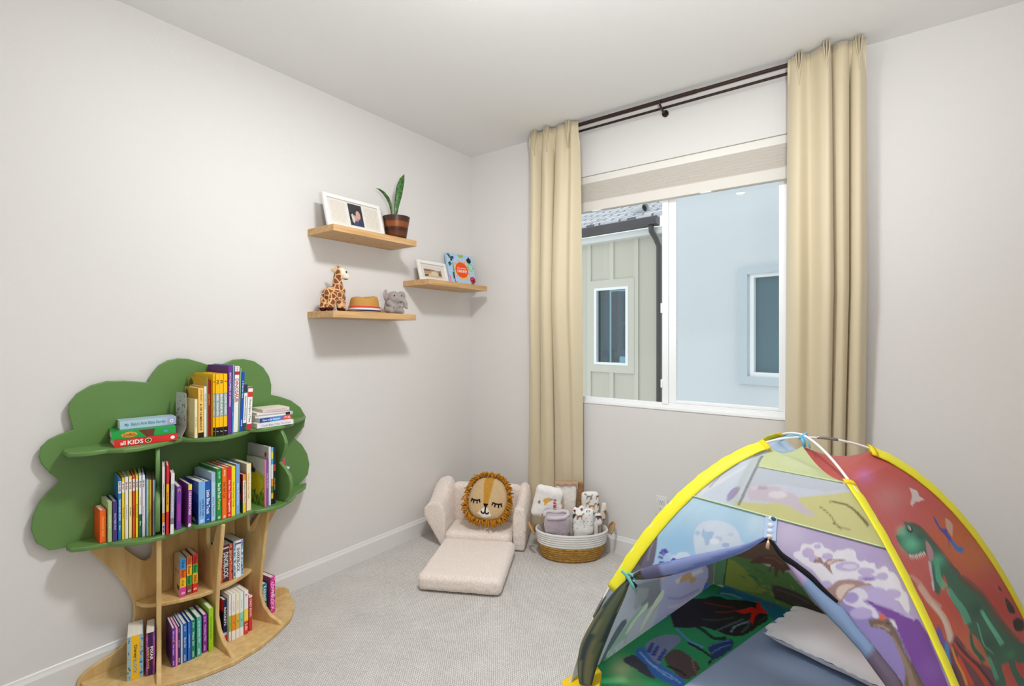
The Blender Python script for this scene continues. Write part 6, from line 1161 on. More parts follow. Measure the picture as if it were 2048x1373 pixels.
  ('p','#6fa062',0.8,((323,218),(333,217),(343,216),(345,223),(334,222),(324,221))),
  ('p','#6fa062',0.8,((135,186),(143,184),(151,182),(153,189),(144,189),(135,189))),
  ('p','#6a4b40',1,((138,236),(151,252),(169,271),(184,283),(200,292),(216,298),(233,299),(250,293),(267,284),(287,272),(299,260),(290,253),(276,247),(274,236),(274,229),(270,234),(265,243),(258,246),(253,244),(252,228),(252,212),(247,207),(242,211),(240,227),(238,243),(232,247),(226,245),(225,231),(224,220),(220,225),(217,236),(222,247),(224,256),(208,254),(188,249),(170,243),(155,238),(143,234))),
  ('p','#8a6a58',0.7,((193,275),(211,280),(233,284),(252,276),(266,268),(269,274),(255,282),(235,290),(212,287),(193,281))),
  ('p','#4f4540',1,((234,163),(260,170),(295,169),(322,167),(346,162),(364,155),(382,142),(415,112),(433,84),(397,88),(347,99),(317,100),(292,98),(267,93),(247,98),(234,131))),
  ('p','#2f3a34',0.9,((242,88),(270,85),(309,81),(358,75),(397,69),(401,91),(361,95),(312,99),(273,101),(245,102))),
  ('p','#6d6258',0.8,((249,145),(280,146),(317,144),(346,135),(367,126),(369,133),(348,142),(318,151),(281,152),(250,151))),
  ('p','#2f6f8c',1,((42,58),(252,49),(449,0),(449,0),(245,0),(41,10))),
 ],
 'left':[
  ('p','#d3dcf0',1,((52,605),(-170,762),(1170,693),(1170,623),(1170,430),(1155,409))),
  ('p','#eef0f8',0.8,((347,593),(468,602),(643,612),(841,624),(1011,635),(961,651),(771,645),(555,637),(362,629),(223,625))),
  ('p','#a49cc8',1,((900,511),(897,527),(915,539),(972,541),(1033,537),(1064,528),(1075,515),(1061,502),(1032,490),(992,481),(952,479),(921,493))),
  ('p','#6f7a86',1,((468,611),(482,631),(517,655),(630,670),(748,680),(719,686),(601,676),(490,660),(458,636),(447,616))),
  ('g','#6b7a86',0.8,((376,259),(174,-57),(51,-91))),
  ('p','#76828f',1,((216,323),(449,286),(522,184),(405,172),(338,227))),
  ('p','#93a2ad',0.8,((268,303),(376,269),(388,231),(326,203),(298,220))),
  ('p','#636a74',1,((875,217),(931,211),(996,186),(993,160),(994,120),(1071,32),(1137,0),(1137,0),(1089,0),(971,0),(865,0),(842,0),(857,0),(902,56),(939,121),(906,179))),
  ('p','#5f9a6a',1,((960,236),(1170,164),(1170,0),(1079,0),(996,106))),
  ('p','#a9b4ea',1,((486,286),(566,279),(679,252),(789,236),(885,214),(928,174),(938,127),(925,86),(897,42),(868,0),(832,0),(789,0),(736,0),(665,0),(589,0),(511,0),(448,0),(413,0),(403,0),(429,0),(467,0),(490,41),(504,87),(514,120),(518,160),(495,231))),
  ('p','#d6dcf6',0.9,((631,206),(686,200),(756,192),(826,183),(881,176),(852,207),(797,214),(727,222),(655,229),(601,234))),
  ('p','#8a92d4',0.9,((574,158),(626,129),(699,93),(790,74),(867,63),(853,88),(777,97),(690,113),(623,144),(573,169))),
  ('p','#c3cbf4',0.9,((594,93),(650,59),(726,0),(808,0),(875,0),(852,54),(788,52),(711,59),(642,92),(587,119))),
  ('p','#7f88cc',0.9,((597,22),(646,0),(709,0),(767,0),(812,0),(802,0),(758,0),(702,0),(640,23),(591,47))),
  ('p','#4a52c0',0.9,((596,0),(665,0),(753,0),(821,0),(880,0),(927,0),(955,66),(918,97),(894,30),(851,0),(798,0),(735,0),(650,0),(582,0))),
  ('p','#2f6fd0',0.9,((607,0),(677,0),(765,0),(832,0),(890,0),(938,0),(965,71),(944,88),(919,0),(874,0),(820,0),(755,0),(668,0),(599,0))),
  ('p','#c2a070',1,((649,217),(660,226),(682,231),(712,231),(742,224),(758,210),(772,192),(807,174),(830,159),(804,151),(769,153),(756,171),(740,190),(707,194),(674,196),(655,206))),
  ('p','#8fc0ae',1,((401,209),(416,191),(413,169),(390,161),(361,154),(341,140),(323,125),(312,107),(296,91),(266,88),(231,80),(194,33),(159,0),(143,0),(143,0),(167,36),(198,81),(227,112),(259,139),(289,167),(320,190),(363,205))),
  ('p','#d3ecd6',1,((510,224),(530,209),(531,180),(503,163),(468,146),(447,122),(430,97),(412,71),(399,57),(397,73),(403,101),(416,129),(437,159),(474,198))),
  ('p','#d3ecd6',1,((402,207),(414,195),(413,177),(389,169),(359,159),(335,137),(314,116),(299,107),(292,109),(296,127),(308,149),(327,164),(351,178),(378,196))),
  ('p','#9fd0bc',0.9,((362,0),(356,0),(350,0),(347,0),(352,0),(357,0))),
  ('p','#c6e6d2',0.9,((461,0),(462,0),(463,0),(460,0),(457,0),(454,0))),
  ('p','#6fae98',0.9,((251,23),(251,41),(251,56),(248,59),(247,46),(245,32))),
  ('p','#c6e6d2',0.9,((419,0),(415,0),(410,0),(408,0),(410,0),(413,0))),
  ('p','#6fae98',0.9,((175,0),(183,0),(191,25),(188,29),(180,0),(170,0))),
  ('p','#6fae98',0.9,((194,17),(196,46),(196,68),(194,71),(191,51),(188,28))),
  ('p','#3f7a6c',0.9,((248,0),(247,0),(247,0),(245,0),(244,0),(243,0))),
  ('p','#e6f4e6',0.9,((190,48),(197,63),(204,77),(201,80),(193,69),(184,56))),
  ('p','#e6f4e6',0.9,((351,0),(362,8),(371,31),(369,36),(358,20),(346,0))),
  ('p','#c6e6d2',0.9,((255,0),(253,0),(250,31),(248,33),(249,0),(249,0))),
  ('p','#9fd0bc',0.9,((443,0),(454,0),(464,0),(462,0),(450,0),(438,0))),
  ('p','#6fae98',0.9,((302,47),(304,74),(305,97),(302,99),(299,78),(296,54))),
  ('p','#3f7a6c',0.9,((186,0),(186,0),(186,0),(184,0),(183,0),(181,0))),
  ('p','#e6f4e6',0.9,((333,0),(344,0),(355,0),(354,0),(341,0),(329,0))),
  ('p','#9fd0bc',0.9,((426,0),(426,0),(426,29),(423,33),(422,13),(419,0))),
  ('p','#e6f4e6',0.9,((255,0),(252,44),(247,73),(245,75),(248,48),(249,9))),
  ('p','#3f7a6c',0.9,((362,0),(359,0),(355,0),(353,0),(355,0),(356,0))),
  ('p','#6fae98',0.9,((467,0),(477,0),(486,0),(484,0),(473,0),(462,0))),
  ('p','#c6e6d2',0.9,((244,0),(253,13),(262,30),(260,34),(250,23),(240,9))),
  ('p','#6fae98',0.9,((251,0),(257,0),(262,0),(260,0),(253,0),(246,0))),
  ('p','#3f7a6c',0.9,((192,24),(188,50),(184,70),(182,72),(184,54),(186,31))),
  ('p','#3f7a6c',0.9,((493,0),(508,0),(522,0),(520,0),(504,0),(487,0))),
  ('p','#6fae98',0.9,((243,0),(238,31),(229,67),(227,68),(234,35),(238,0))),
  ('p','#e6f4e6',0.9,((301,0),(298,0),(295,0),(293,0),(294,0),(295,0))),
  ('p','#c6e6d2',0.9,((317,0),(327,0),(336,0),(334,6),(323,0),(312,0))),
  ('p','#e6f4e6',0.9,((380,0),(385,0),(390,0),(388,0),(381,0),(374,0))),
  ('p','#e6f4e6',0.9,((400,0),(414,0),(428,0),(426,0),(411,0),(396,0))),
  ('p','#e6f4e6',0.9,((236,0),(235,0),(235,0),(233,0),(232,0),(230,0))),
  ('p','#e6f4e6',0.9,((248,0),(248,0),(248,7),(246,12),(244,0),(242,0))),
  ('p','#6fae98',0.9,((404,0),(416,0),(428,0),(425,0),(412,0),(398,0))),
  ('p','#9fd0bc',0.9,((491,0),(506,0),(522,0),(520,0),(503,0),(487,0))),
  ('p','#c6e6d2',0.9,((289,0),(297,0),(304,21),(302,25),(293,0),(284,0))),
  ('p','#3f7a6c',0.9,((230,0),(229,0),(228,0),(226,0),(225,0),(224,0))),
  ('p','#6fae98',0.9,((412,0),(408,0),(404,0),(402,0),(403,0),(405,0))),
  ('p','#c6e6d2',0.9,((339,0),(353,0),(367,0),(365,0),(349,0),(334,0))),
  ('p','#6fae98',0.9,((234,0),(236,21),(237,47),(234,50),(232,28),(228,0))),
  ('p','#c6e6d2',0.9,((276,0),(281,0),(287,0),(284,0),(278,0),(271,0))),
  ('p','#e6f4e6',0.9,((406,0),(417,16),(427,46),(424,50),(413,26),(400,0))),
  ('p','#9fd0bc',0.9,((371,0),(377,0),(383,0),(381,0),(374,0),(366,0))),
  ('p','#e6f4e6',0.9,((314,0),(324,0),(334,0),(332,0),(321,0),(309,0))),
  ('p','#6fae98',0.9,((417,0),(413,0),(409,13),(406,16),(409,0),(411,0))),
  ('p','#c6e6d2',0.9,((285,29),(281,63),(276,90),(273,92),(276,67),(278,36))),
  ('p','#9fd0bc',0.9,((146,0),(150,13),(152,35),(150,38),(146,22),(142,0))),
  ('p','#6fae98',0.9,((433,0),(436,0),(440,0),(438,0),(432,0),(427,0))),
  ('p','#6fae98',0.9,((367,0),(373,0),(379,0),(377,0),(369,0),(362,0))),
  ('p','#e6f4e6',0.9,((463,0),(477,0),(491,0),(489,0),(473,0),(458,0))),
  ('p','#3a5560',0.9,((233,195),(264,193),(280,173),(244,132),(198,81),(176,25),(159,0),(144,0),(143,0),(167,77),(191,139),(212,175))),
 ],
 'net':[
  ('p','#d8e4f4',1,((31,619),(156,845),(250,821),(320,652))),
  ('p','#dcd98e',1,((290,659),(462,675),(645,713),(1101,775),(965,629),(484,632),(324,647))),
  ('p','#cdd6e2',1,((287,777),(821,772),(951,763),(802,741),(486,734),(321,704))),
  ('p','#eef1f8',0.8,((93,642),(116,667),(149,701),(184,740),(210,775),(189,780),(157,747),(119,709),(83,677),(55,653))),
  ('p','#a39ac6',1,((235,666),(230,676),(230,687),(243,696),(260,702),(272,699),(279,693),(280,683),(275,671),(267,660),(258,653),(246,657))),
  ('p','#8a929c',1,((110,677),(105,696),(102,722),(113,750),(125,773),(115,775),(104,752),(94,724),(98,698),(103,678))),
  ('p','#d6c9d6',1,((328,693),(320,704),(322,713),(342,716),(364,716),(371,722),(380,726),(406,723),(432,719),(449,722),(466,725),(485,725),(505,724),(525,720),(545,716),(569,716),(593,716),(609,713),(622,709),(627,703),(639,695),(684,684),(715,674),(688,671),(643,672),(607,677),(566,682),(514,682),(459,680),(407,676),(364,674),(341,681))),
  ('p','#efe8ee',1,((559,710),(556,705),(545,701),(528,697),(508,694),(487,692),(468,692),(455,694),(448,698),(449,702),(459,707),(476,711),(498,714),(520,716),(540,715),(553,713))),
  ('p','#bfaec6',1,((440,717),(438,715),(429,712),(415,709),(398,707),(381,706),(365,705),(354,705),(349,707),(350,709),(358,712),(372,715),(389,717),(407,718),(424,719),(435,718))),
  ('p','#e6dce4',1,((377,710),(377,708),(374,705),(369,703),(361,702),(352,701),(343,702),(336,703),(332,705),(331,708),(333,710),(339,712),(348,714),(357,714),(366,714),(373,712))),
  ('p','#77714c',1,((736,698),(759,692),(783,683),(794,671),(807,661),(834,660),(859,661),(861,664),(837,662),(811,663),(800,673),(788,685),(764,694),(741,700))),
  ('p','#77714c',1,((784,666),(801,665),(816,662),(815,659),(811,655),(815,655),(820,659),(820,664),(804,667),(787,669))),
  ('p','#77714c',1,((800,715),(842,717),(889,716),(913,710),(929,701),(942,689),(950,678),(967,684),(958,694),(943,706),(925,715),(898,721),(847,721),(803,719))),
  ('p','#76796a',0.95,((185,834),(266,778),(293,729),(306,684),(311,652),(327,651),(324,683),(313,727),(291,775),(218,832))),
 ],
 'floor':[
  ('p','#2f9e62',1,((1.625,-1.086),(1.663,-0.968),(1.714,-0.856),(1.762,-0.512),(1.931,-0.269),(2.078,-0.846),(2.009,-0.973),(1.65,-1.237))),
  ('g','#b4c894',0.95,((1.685,-1.008),(0.039,0.029),(0.029,-0.066))),
  ('g','#78b878',0.6,((1.749,-1.041),(0.035,0.026),(0.024,-0.058))),
  ('p','#4a4a56',1,((1.664,-0.952),(1.67,-0.925),(1.684,-0.901),(1.705,-0.897),(1.729,-0.904),(1.749,-0.923),(1.769,-0.946),(1.796,-0.969),(1.815,-0.987),(1.809,-0.992),(1.79,-0.992),(1.763,-0.987),(1.732,-0.98),(1.708,-0.976),(1.689,-0.97),(1.673,-0.964))),
  ('p','#3f74c8',1,((1.683,-0.879),(1.686,-0.844),(1.7,-0.819),(1.719,-0.837),(1.742,-0.865),(1.769,-0.879),(1.798,-0.89),(1.831,-0.901),(1.862,-0.912),(1.891,-0.919),(1.911,-0.929),(1.915,-0.951),(1.907,-0.972),(1.885,-0.98),(1.857,-0.982),(1.827,-0.98),(1.798,-0.973),(1.778,-0.953),(1.76,-0.932),(1.74,-0.921),(1.72,-0.911),(1.698,-0.897))),
  ('p','#9cc4f0',0.9,((1.701,-0.868),(1.734,-0.892),(1.776,-0.917),(1.82,-0.929),(1.859,-0.938),(1.885,-0.949),(1.901,-0.958),(1.902,-0.952),(1.886,-0.943),(1.859,-0.931),(1.82,-0.922),(1.776,-0.91),(1.734,-0.885),(1.702,-0.862))),
  ('p','#9cc4f0',0.9,((1.739,-0.901),(1.768,-0.918),(1.806,-0.936),(1.843,-0.948),(1.872,-0.955),(1.872,-0.948),(1.843,-0.941),(1.806,-0.93),(1.769,-0.911),(1.739,-0.894))),
  ('p','#8790b4',1,((1.702,-0.802),(1.709,-0.755),(1.726,-0.71),(1.746,-0.681),(1.768,-0.662),(1.788,-0.651),(1.804,-0.653),(1.814,-0.671),(1.818,-0.701),(1.811,-0.742),(1.801,-0.784),(1.796,-0.815),(1.793,-0.843),(1.796,-0.874),(1.792,-0.894),(1.77,-0.887),(1.742,-0.865),(1.718,-0.838))),
  ('p','#2f3f9c',0.9,((1.717,-0.769),(1.719,-0.806),(1.721,-0.843),(1.74,-0.846),(1.735,-0.809),(1.729,-0.771))),
  ('p','#2f3f9c',0.9,((1.744,-0.774),(1.745,-0.815),(1.745,-0.854),(1.764,-0.858),(1.76,-0.818),(1.755,-0.777))),
  ('p','#2f3f9c',0.9,((1.778,-0.779),(1.777,-0.824),(1.775,-0.868),(1.793,-0.875),(1.792,-0.83),(1.79,-0.784))),
  ('p','#5c4a48',1,((1.797,-0.84),(1.799,-0.798),(1.813,-0.76),(1.834,-0.752),(1.859,-0.757),(1.88,-0.766),(1.9,-0.779),(1.924,-0.796),(1.941,-0.82),(1.936,-0.866),(1.923,-0.908),(1.908,-0.92),(1.89,-0.918),(1.868,-0.909),(1.844,-0.891),(1.817,-0.869))),
  ('p','#a07858',0.9,((1.894,-0.784),(1.905,-0.81),(1.918,-0.839),(1.931,-0.858),(1.942,-0.87),(1.944,-0.863),(1.934,-0.851),(1.922,-0.833),(1.909,-0.805),(1.899,-0.779))),
  ('p','#2c2426',0.9,((1.825,-0.893),(1.847,-0.891),(1.872,-0.892),(1.892,-0.899),(1.905,-0.907),(1.907,-0.893),(1.893,-0.885),(1.872,-0.877),(1.845,-0.877),(1.823,-0.878))),
  ('p','#2c3f70',1,((1.924,-0.647),(1.939,-0.613),(1.961,-0.579),(1.981,-0.549),(1.998,-0.536),(2.01,-0.56),(2.013,-0.606),(1.993,-0.678),(1.969,-0.736),(1.958,-0.728),(1.949,-0.699),(1.933,-0.675))),
  ('p','#5a86cc',0.8,((1.928,-0.657),(1.938,-0.635),(1.953,-0.607),(1.975,-0.577),(1.994,-0.553),(1.991,-0.543),(1.972,-0.568),(1.95,-0.599),(1.934,-0.628),(1.924,-0.65))),
  ('p','#5a86cc',0.8,((1.953,-0.693),(1.962,-0.665),(1.975,-0.631),(1.991,-0.604),(2.005,-0.585),(2.002,-0.576),(1.988,-0.596),(1.971,-0.624),(1.957,-0.659),(1.948,-0.687))),
  ('p','#1d3a30',1,((1.826,-0.534),(1.851,-0.544),(1.881,-0.557),(1.905,-0.577),(1.931,-0.591),(1.959,-0.576),(1.98,-0.557),(1.972,-0.529),(1.953,-0.549),(1.928,-0.564),(1.907,-0.552),(1.882,-0.532),(1.85,-0.519),(1.825,-0.511))),
  ('p','#2a2426',1,((1.848,-0.689),(1.869,-0.692),(1.897,-0.699),(1.931,-0.711),(1.956,-0.727),(1.958,-0.748),(1.954,-0.771),(1.96,-0.776),(1.965,-0.751),(1.961,-0.716),(1.932,-0.696),(1.897,-0.682),(1.868,-0.674),(1.847,-0.67))),
  ('p','#5fa0dc',0.9,((1.768,-0.608),(1.805,-0.638),(1.849,-0.669),(1.886,-0.678),(1.912,-0.68),(1.911,-0.664),(1.885,-0.663),(1.85,-0.654),(1.807,-0.623),(1.77,-0.593))),
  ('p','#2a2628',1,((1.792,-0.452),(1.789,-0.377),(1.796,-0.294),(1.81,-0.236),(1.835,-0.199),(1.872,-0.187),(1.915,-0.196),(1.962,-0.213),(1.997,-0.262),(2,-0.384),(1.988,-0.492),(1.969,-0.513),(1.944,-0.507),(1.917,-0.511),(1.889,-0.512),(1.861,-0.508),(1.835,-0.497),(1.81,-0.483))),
  ('p','#2f7f9c',1,((1.836,-0.167),(1.85,-0.064),(2.112,-0.113),(2.234,-0.169),(2.362,-0.255),(2.288,-0.31),(2.115,-0.256),(2.032,-0.136),(1.913,-0.174))),
  ('p','#7fb4b8',0.8,((1.86,-0.16),(1.879,-0.149),(1.905,-0.14),(1.933,-0.144),(1.956,-0.151),(1.956,-0.134),(1.932,-0.126),(1.903,-0.121),(1.876,-0.131),(1.856,-0.142))),
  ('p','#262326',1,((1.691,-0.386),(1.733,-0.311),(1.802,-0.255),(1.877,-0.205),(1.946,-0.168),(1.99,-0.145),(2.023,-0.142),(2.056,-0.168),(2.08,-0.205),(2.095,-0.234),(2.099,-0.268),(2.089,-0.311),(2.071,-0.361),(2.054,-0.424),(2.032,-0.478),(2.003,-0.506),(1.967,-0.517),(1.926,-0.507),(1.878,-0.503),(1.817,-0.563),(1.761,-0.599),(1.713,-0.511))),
  ('p','#7c2a22',0.9,((1.814,-0.304),(1.848,-0.295),(1.889,-0.285),(1.923,-0.274),(1.947,-0.265),(1.945,-0.251),(1.92,-0.259),(1.887,-0.27),(1.846,-0.281),(1.812,-0.289))),
  ('p','#9a2f22',0.9,((1.883,-0.357),(1.907,-0.34),(1.936,-0.318),(1.953,-0.293),(1.965,-0.274),(1.961,-0.264),(1.95,-0.283),(1.933,-0.307),(1.905,-0.329),(1.88,-0.345))),
  ('p','#4a4a4e',0.9,((1.847,-0.46),(1.877,-0.446),(1.913,-0.422),(1.944,-0.384),(1.967,-0.351),(1.963,-0.339),(1.94,-0.373),(1.91,-0.41),(1.874,-0.433),(1.845,-0.447))),
  ('p','#55666a',0.9,((1.928,-0.515),(1.947,-0.475),(1.97,-0.425),(1.991,-0.379),(2.008,-0.345),(2.001,-0.33),(1.985,-0.365),(1.963,-0.41),(1.94,-0.462),(1.922,-0.502))),
  ('p','#7c98a0',0.9,((1.986,-0.487),(1.985,-0.463),(1.989,-0.429),(2.012,-0.384),(2.034,-0.346),(2.029,-0.332),(2.006,-0.371),(1.983,-0.418),(1.977,-0.458),(1.978,-0.486))),
  ('p','#46565c',0.9,((2.024,-0.464),(2.032,-0.427),(2.04,-0.381),(2.037,-0.342),(2.033,-0.317),(2.023,-0.323),(2.027,-0.346),(2.03,-0.375),(2.023,-0.417),(2.015,-0.453))),
  ('p','#3b4548',0.9,((2.07,-0.339),(2.08,-0.295),(2.091,-0.25),(2.083,-0.239),(2.073,-0.285),(2.062,-0.329))),
  ('p','#d8231c',1,((1.961,-0.282),(1.973,-0.26),(1.993,-0.235),(2.004,-0.212),(2.014,-0.196),(2.027,-0.2),(2.037,-0.203),(2.034,-0.179),(2.029,-0.15),(2.029,-0.124),(2.032,-0.111),(2.042,-0.134),(2.056,-0.166),(2.072,-0.186),(2.085,-0.202),(2.088,-0.215),(2.084,-0.225),(2.069,-0.228),(2.054,-0.236),(2.047,-0.257),(2.045,-0.287),(2.048,-0.333),(2.05,-0.367),(2.042,-0.351),(2.032,-0.317),(2.028,-0.277),(2.024,-0.247),(2.013,-0.263),(1.999,-0.287),(1.976,-0.29))),
  ('p','#b82a1e',1,((2.068,-0.169),(2.076,-0.151),(2.09,-0.136),(2.083,-0.16))),
 ],
}

AP=np.array([2.289,-.727,.973]); AF=AP-np.array([0,0,.03])
CN=[np.array([1.56,-1.213]),np.array([2.821,-1.455]),np.array([3.041,-.262]),np.array([1.80,-.07])]
EX=[(1.058,1.542),(1.151,1.693),(.883,1.545),(1.0,1.56)]
TS=[.878,.782,.847,.8985]
def legc(k,t):
    t=np.asarray(t,float); th=t*np.pi/2; a,b=EX[k]; r=np.clip(np.cos(th),0,1)**a; z=AP[2]*np.clip(np.sin(th),0,1)**b
    return np.stack([AP[0]+(CN[k][0]-AP[0])*r,AP[1]+(CN[k][1]-AP[1])*r,z],-1)
def fab(k,t):
    t=np.asarray(t,float); p=legc(k,np.minimum(t,TS[k])); s=np.clip((t-TS[k])/(1-TS[k]),0,1)[...,None]
    q=p*(1-s)+AF*s; q[...,2]-=(.03*4*s*(1-s))[...,0]; return q
PAN={'front':(0,1),'right':(1,2),'rear':(3,2),'left':(0,3)}
def SF(n,u,t):
    a,b=PAN[n]; u=np.asarray(u,float)[...,None]; p=(1-u)*fab(a,t)+u*fab(b,t)
    p[...,2]=p[...,2]+.004*(1-np.asarray(t,float))
    if n=='rear': p[...,2]-=.075*np.sin(np.pi*np.clip(u[...,0],0,1))*np.sin(np.pi*np.clip((np.asarray(t,float)-.66)/.34,0,1))
    return p
tent=thing('play_tent','child dome play tent with yellow pole sleeves and dinosaur print, door unzipped','tent',(2.30,-.75,0))
cloth=attr_mat('tent_polyester',.42,1,.5); netm=attr_mat('tent_netting',.3,.62,.8); floorm=attr_mat('tent_floor_print',0,1,.55)
# netting weave: fine open holes
nt=netm.node_tree
tc=nt.nodes.new('ShaderNodeTexCoord'); ck=nt.nodes.new('ShaderNodeTexChecker'); ck.inputs['Scale'].default_value=330
nt.links.new(tc.outputs['UV'],ck.inputs['Vector'])
def insup(U,T,poly): 
    o=np.zeros(len(U),bool); o[inpoly(U*1000,T*1000,poly)]=True; return o
OPEN=[(501.5,595.1),(397.5,558.2),(265.4,505.8),(156,460.1),(60,419),(-30,417),(-30,-20),(965,-20),(930,250),(873.4,440.2),(829.9,470.7),(787.2,496.6),(759.5,517.5),(707.4,534.3),(669,548.6),(564.1,571.1),(527.5,588.4)]
def sheet(name,pan,nu,nv,t0,t1,m,base,ops,cut=None,keep=None,mott=.03,off=0,seed=1,smooth=True):
    u,t=np.meshgrid(np.linspace(0,1,nu),np.linspace(t0,t1,nv),indexing='ij'); P=SF(pan,u,t)
    if off:
        P=P+np.array([off*(a) for a in (0,0,0)])
    V=P.reshape(-1,3); U=u.ravel(); T=t.ravel(); F=[]
    uc=((u[:-1,:-1]+u[1:,1:])/2).ravel(); tcn=((t[:-1,:-1]+t[1:,1:])/2).ravel(); ok=np.ones(len(uc),bool)
    if cut is not None: ok&=~insup(uc,tcn,cut)
    if keep is not None: ok&=keep(uc,tcn)
    idx=np.arange((nu-1)*(nv-1))[ok]; i=idx//(nv-1); j=idx%(nv-1); a=i*nv+j
    F=np.stack([a,a+nv,a+nv+1,a+1],1)
    used=np.unique(F); rem=-np.ones(len(V),int); rem[used]=np.arange(len(used)); V=V[used]; F=rem[F]
    me=bpy.data.meshes.new(name); me.from_pydata([tuple(q) for q in V.tolist()],[],[tuple(q) for q in F.tolist()]); me.update()
    c=0; du=.5/nu*1000*.5; dv=.5*(t1-t0)/nv*1000*.5
    for a_,b_ in ((-1,-1),(1,-1),(-1,1),(1,1)): c=c+paint(U[used]*1000+a_*du,T[used]*1000+b_*dv,base,ops,mott,seed)/4
    set_print(me,np.clip(c,0,1)**.80)
    return link(name,me,m,tent,smooth=smooth)
FT=lambda u,t: t<=.6452
ART['front']=[('p','#b3a2cc',1,[(530,-20),(1010,-20),(1010,646),(530,646)]),('p','#7d52a8',1,[(780,-20),(1010,-20),(1010,440),(880,440)])]+ART['front']
sheet('front_panel','front',300,240,0,.6452,cloth,'#a9d0ea',ART['front'],cut=OPEN)
sheet('side_panel','right',280,300,0,1,cloth,'#c9504a',ART['right'])
sheet('rear_panel','rear',240,240,0,1,cloth,'#d3d8e4',ART['rear'])
sheet('side_panel','left',180,240,0,1,cloth,'#b9c9de',ART['left']+[('p','#bcd6ee',1,[(-50,850),(1050,850),(1050,1050),(-50,1050)]),('g','#7fa9d8',.7,[(600,900),(120,0),(0,50)])])
net=sheet('mesh_window','front',150,60,.6452,.90,netm,'#d9dff0',ART['net'],keep=lambda u,t:~((t>=.777)&(u>=.2905-(t-.777)*1.36)),mott=.02)
sheet('front_peak','front',120,60,.777,1,cloth,'#cfd99a',[('g','#dfe4b4',.7,[(600,850),(200,0),(0,40)])],keep=lambda u,t:(u>=.2905-(t-.777)*1.36)|(t>.9),mott=.02)
# seams: pale green binding above the door, dotted seam of the netting
def onf(pan,pts,off=0): return [tuple(SF(pan,np.array(u),np.array(t))+np.array([off*.0-.35*off,-off*.9,off*.5])) for u,t in pts]
part('seam_binding',MB().tube(onf('front',[(k/20,.6452) for k in range(21)],.002),.004,6,flat=(.5,1.4)),mat('pale_green_binding','#b3c79a',.8,.2),tent,smooth=True)
part('seam_binding',MB().tube(onf('front',[(.2905+.66*k/12,.777) for k in range(13)],.002),.0022,6),mat('pale_green_binding','#b3c79a'),tent,smooth=True)
# floor mat
A_,B_,C_,D_=[CN[k] for k in range(4)]
nu=nv=220; g=np.linspace(-.002,1.002,nu); u,t=np.meshgrid(g,g,indexing='ij')
P2=((1-u)*(1-t))[...,None]*A_+(u*(1-t))[...,None]*B_+(u*t)[...,None]*C_+((1-u)*t)[...,None]*D_
P2=P2.reshape(-1,2); V=np.concatenate([P2,np.full((len(P2),1),.010)],1)
me=bpy.data.meshes.new('floor_sheet'); a=np.arange((nu-1)*(nv-1)); a=(a//(nv-1))*nv+a%(nv-1)
me.from_pydata(V.tolist(),[],np.stack([a,a+nv,a+nv+1,a+1],1).tolist()); me.update(); set_print(me,paint(P2[:,0],P2[:,1],'#2f9e62',ART['floor'],.06)); link('floor_sheet',me,floorm,tent,solid=0)
# poles, ferrule, sleeves, corner patches
polem=mat('white_fibreglass','#e6e4e2',.3,.5); yel=mat('yellow_polyester','#e4dc30',.5,.3,bump=.25,bscale=26); yed=mat('yellow_hem','#ecc91c',.6,.3); grm=mat('grey_steel','#8c8a88',.35,.5,metal=.6)
tt=np.linspace(0,1,48)
for a,b_,dz in ((0,2,-.004),(1,3,.006)):
    path=[tuple(p+np.array([0,0,.006+dz*(i/47)**6])) for i,p in enumerate(legc(a,tt))]+[tuple(p+np.array([0,0,.006+dz*((46-i)/47)**6])) for i,p in enumerate(legc(b_,tt[::-1])[1:])]
    po_=part('tent_pole',MB().tube(path,.0045,10),polem,tent,smooth=True)
    if a==0: part('ferrule',MB().tube([tuple(legc(0,np.array(q))+np.array([0,0,.006])) for q in (.285,.30,.32,.345)],.0062,10),grm,po_,smooth=True)
    else: part('ferrule',MB().tube([tuple(legc(2,np.array(q))+np.array([0,0,.004])) for q in (.93,.945,.96,.975)],.0055,10),grm,po_,smooth=True)
def sleeve(k,t0,t1,toward,wide,shift):
    n=40; ts=np.linspace(t0,t1,n); P=legc(k,ts); Q=legc(toward,ts); d=Q-P; d/=np.linalg.norm(d,axis=1)[:,None]
    wv=np.array([.0006*math.sin(i*1.3)+.0006*math.sin(i*2.3+k) for i in range(n)])
    path=[tuple(P[i]+d[i]*shift+np.array([0,0,.006+wv[i]])) for i in range(n)]
    m=part('pole_sleeve',MB().tube(path,[wide/2+wv[i] for i in range(n)],14,flat=(1,.24),side=[tuple(x) for x in d]),yel,tent,smooth=True)
    hem=[path[-2],path[-1]]; part('sleeve_hem',MB().tube(hem,wide/2+.0015,14,flat=(1,.27),side=[tuple(d[-1])]*2),yed,m,smooth=True)
sleeve(0,.3645,.878,1,.052,.018); sleeve(1,.28,.782,2,.044,.0); sleeve(2,.33,.847,1,.060,.016); sleeve(3,.36,.8985,2,.05,.0)
for k in (0,1,2):
    c=CN[k]; e=(np.array([AP[0],AP[1]])-c); e/=np.hypot(*e); f=np.array([-e[1],e[0]])
    v=[c-e*.03-f*.02,c-e*.03+f*.02,c+e*.10+f*.075,c+e*.12,c+e*.10-f*.075]
    mb=MB().add([(p[0],p[1],.003) for p in v]+[(v[0][0],v[0][1],.010),(v[1][0],v[1][1],.010),(v[2][0],v[2][1],.05),(v[3][0],v[3][1],.06),(v[4][0],v[4][1],.05)],[(4,3,2,1,0),(5,6,7,8,9),(0,1,6,5),(1,2,7,6),(2,3,8,7),(3,4,9,8),(4,0,5,9)])
    part('corner_patch',mb,mat('amber_yellow_nylon','#e8c21c',.55,.3),tent)
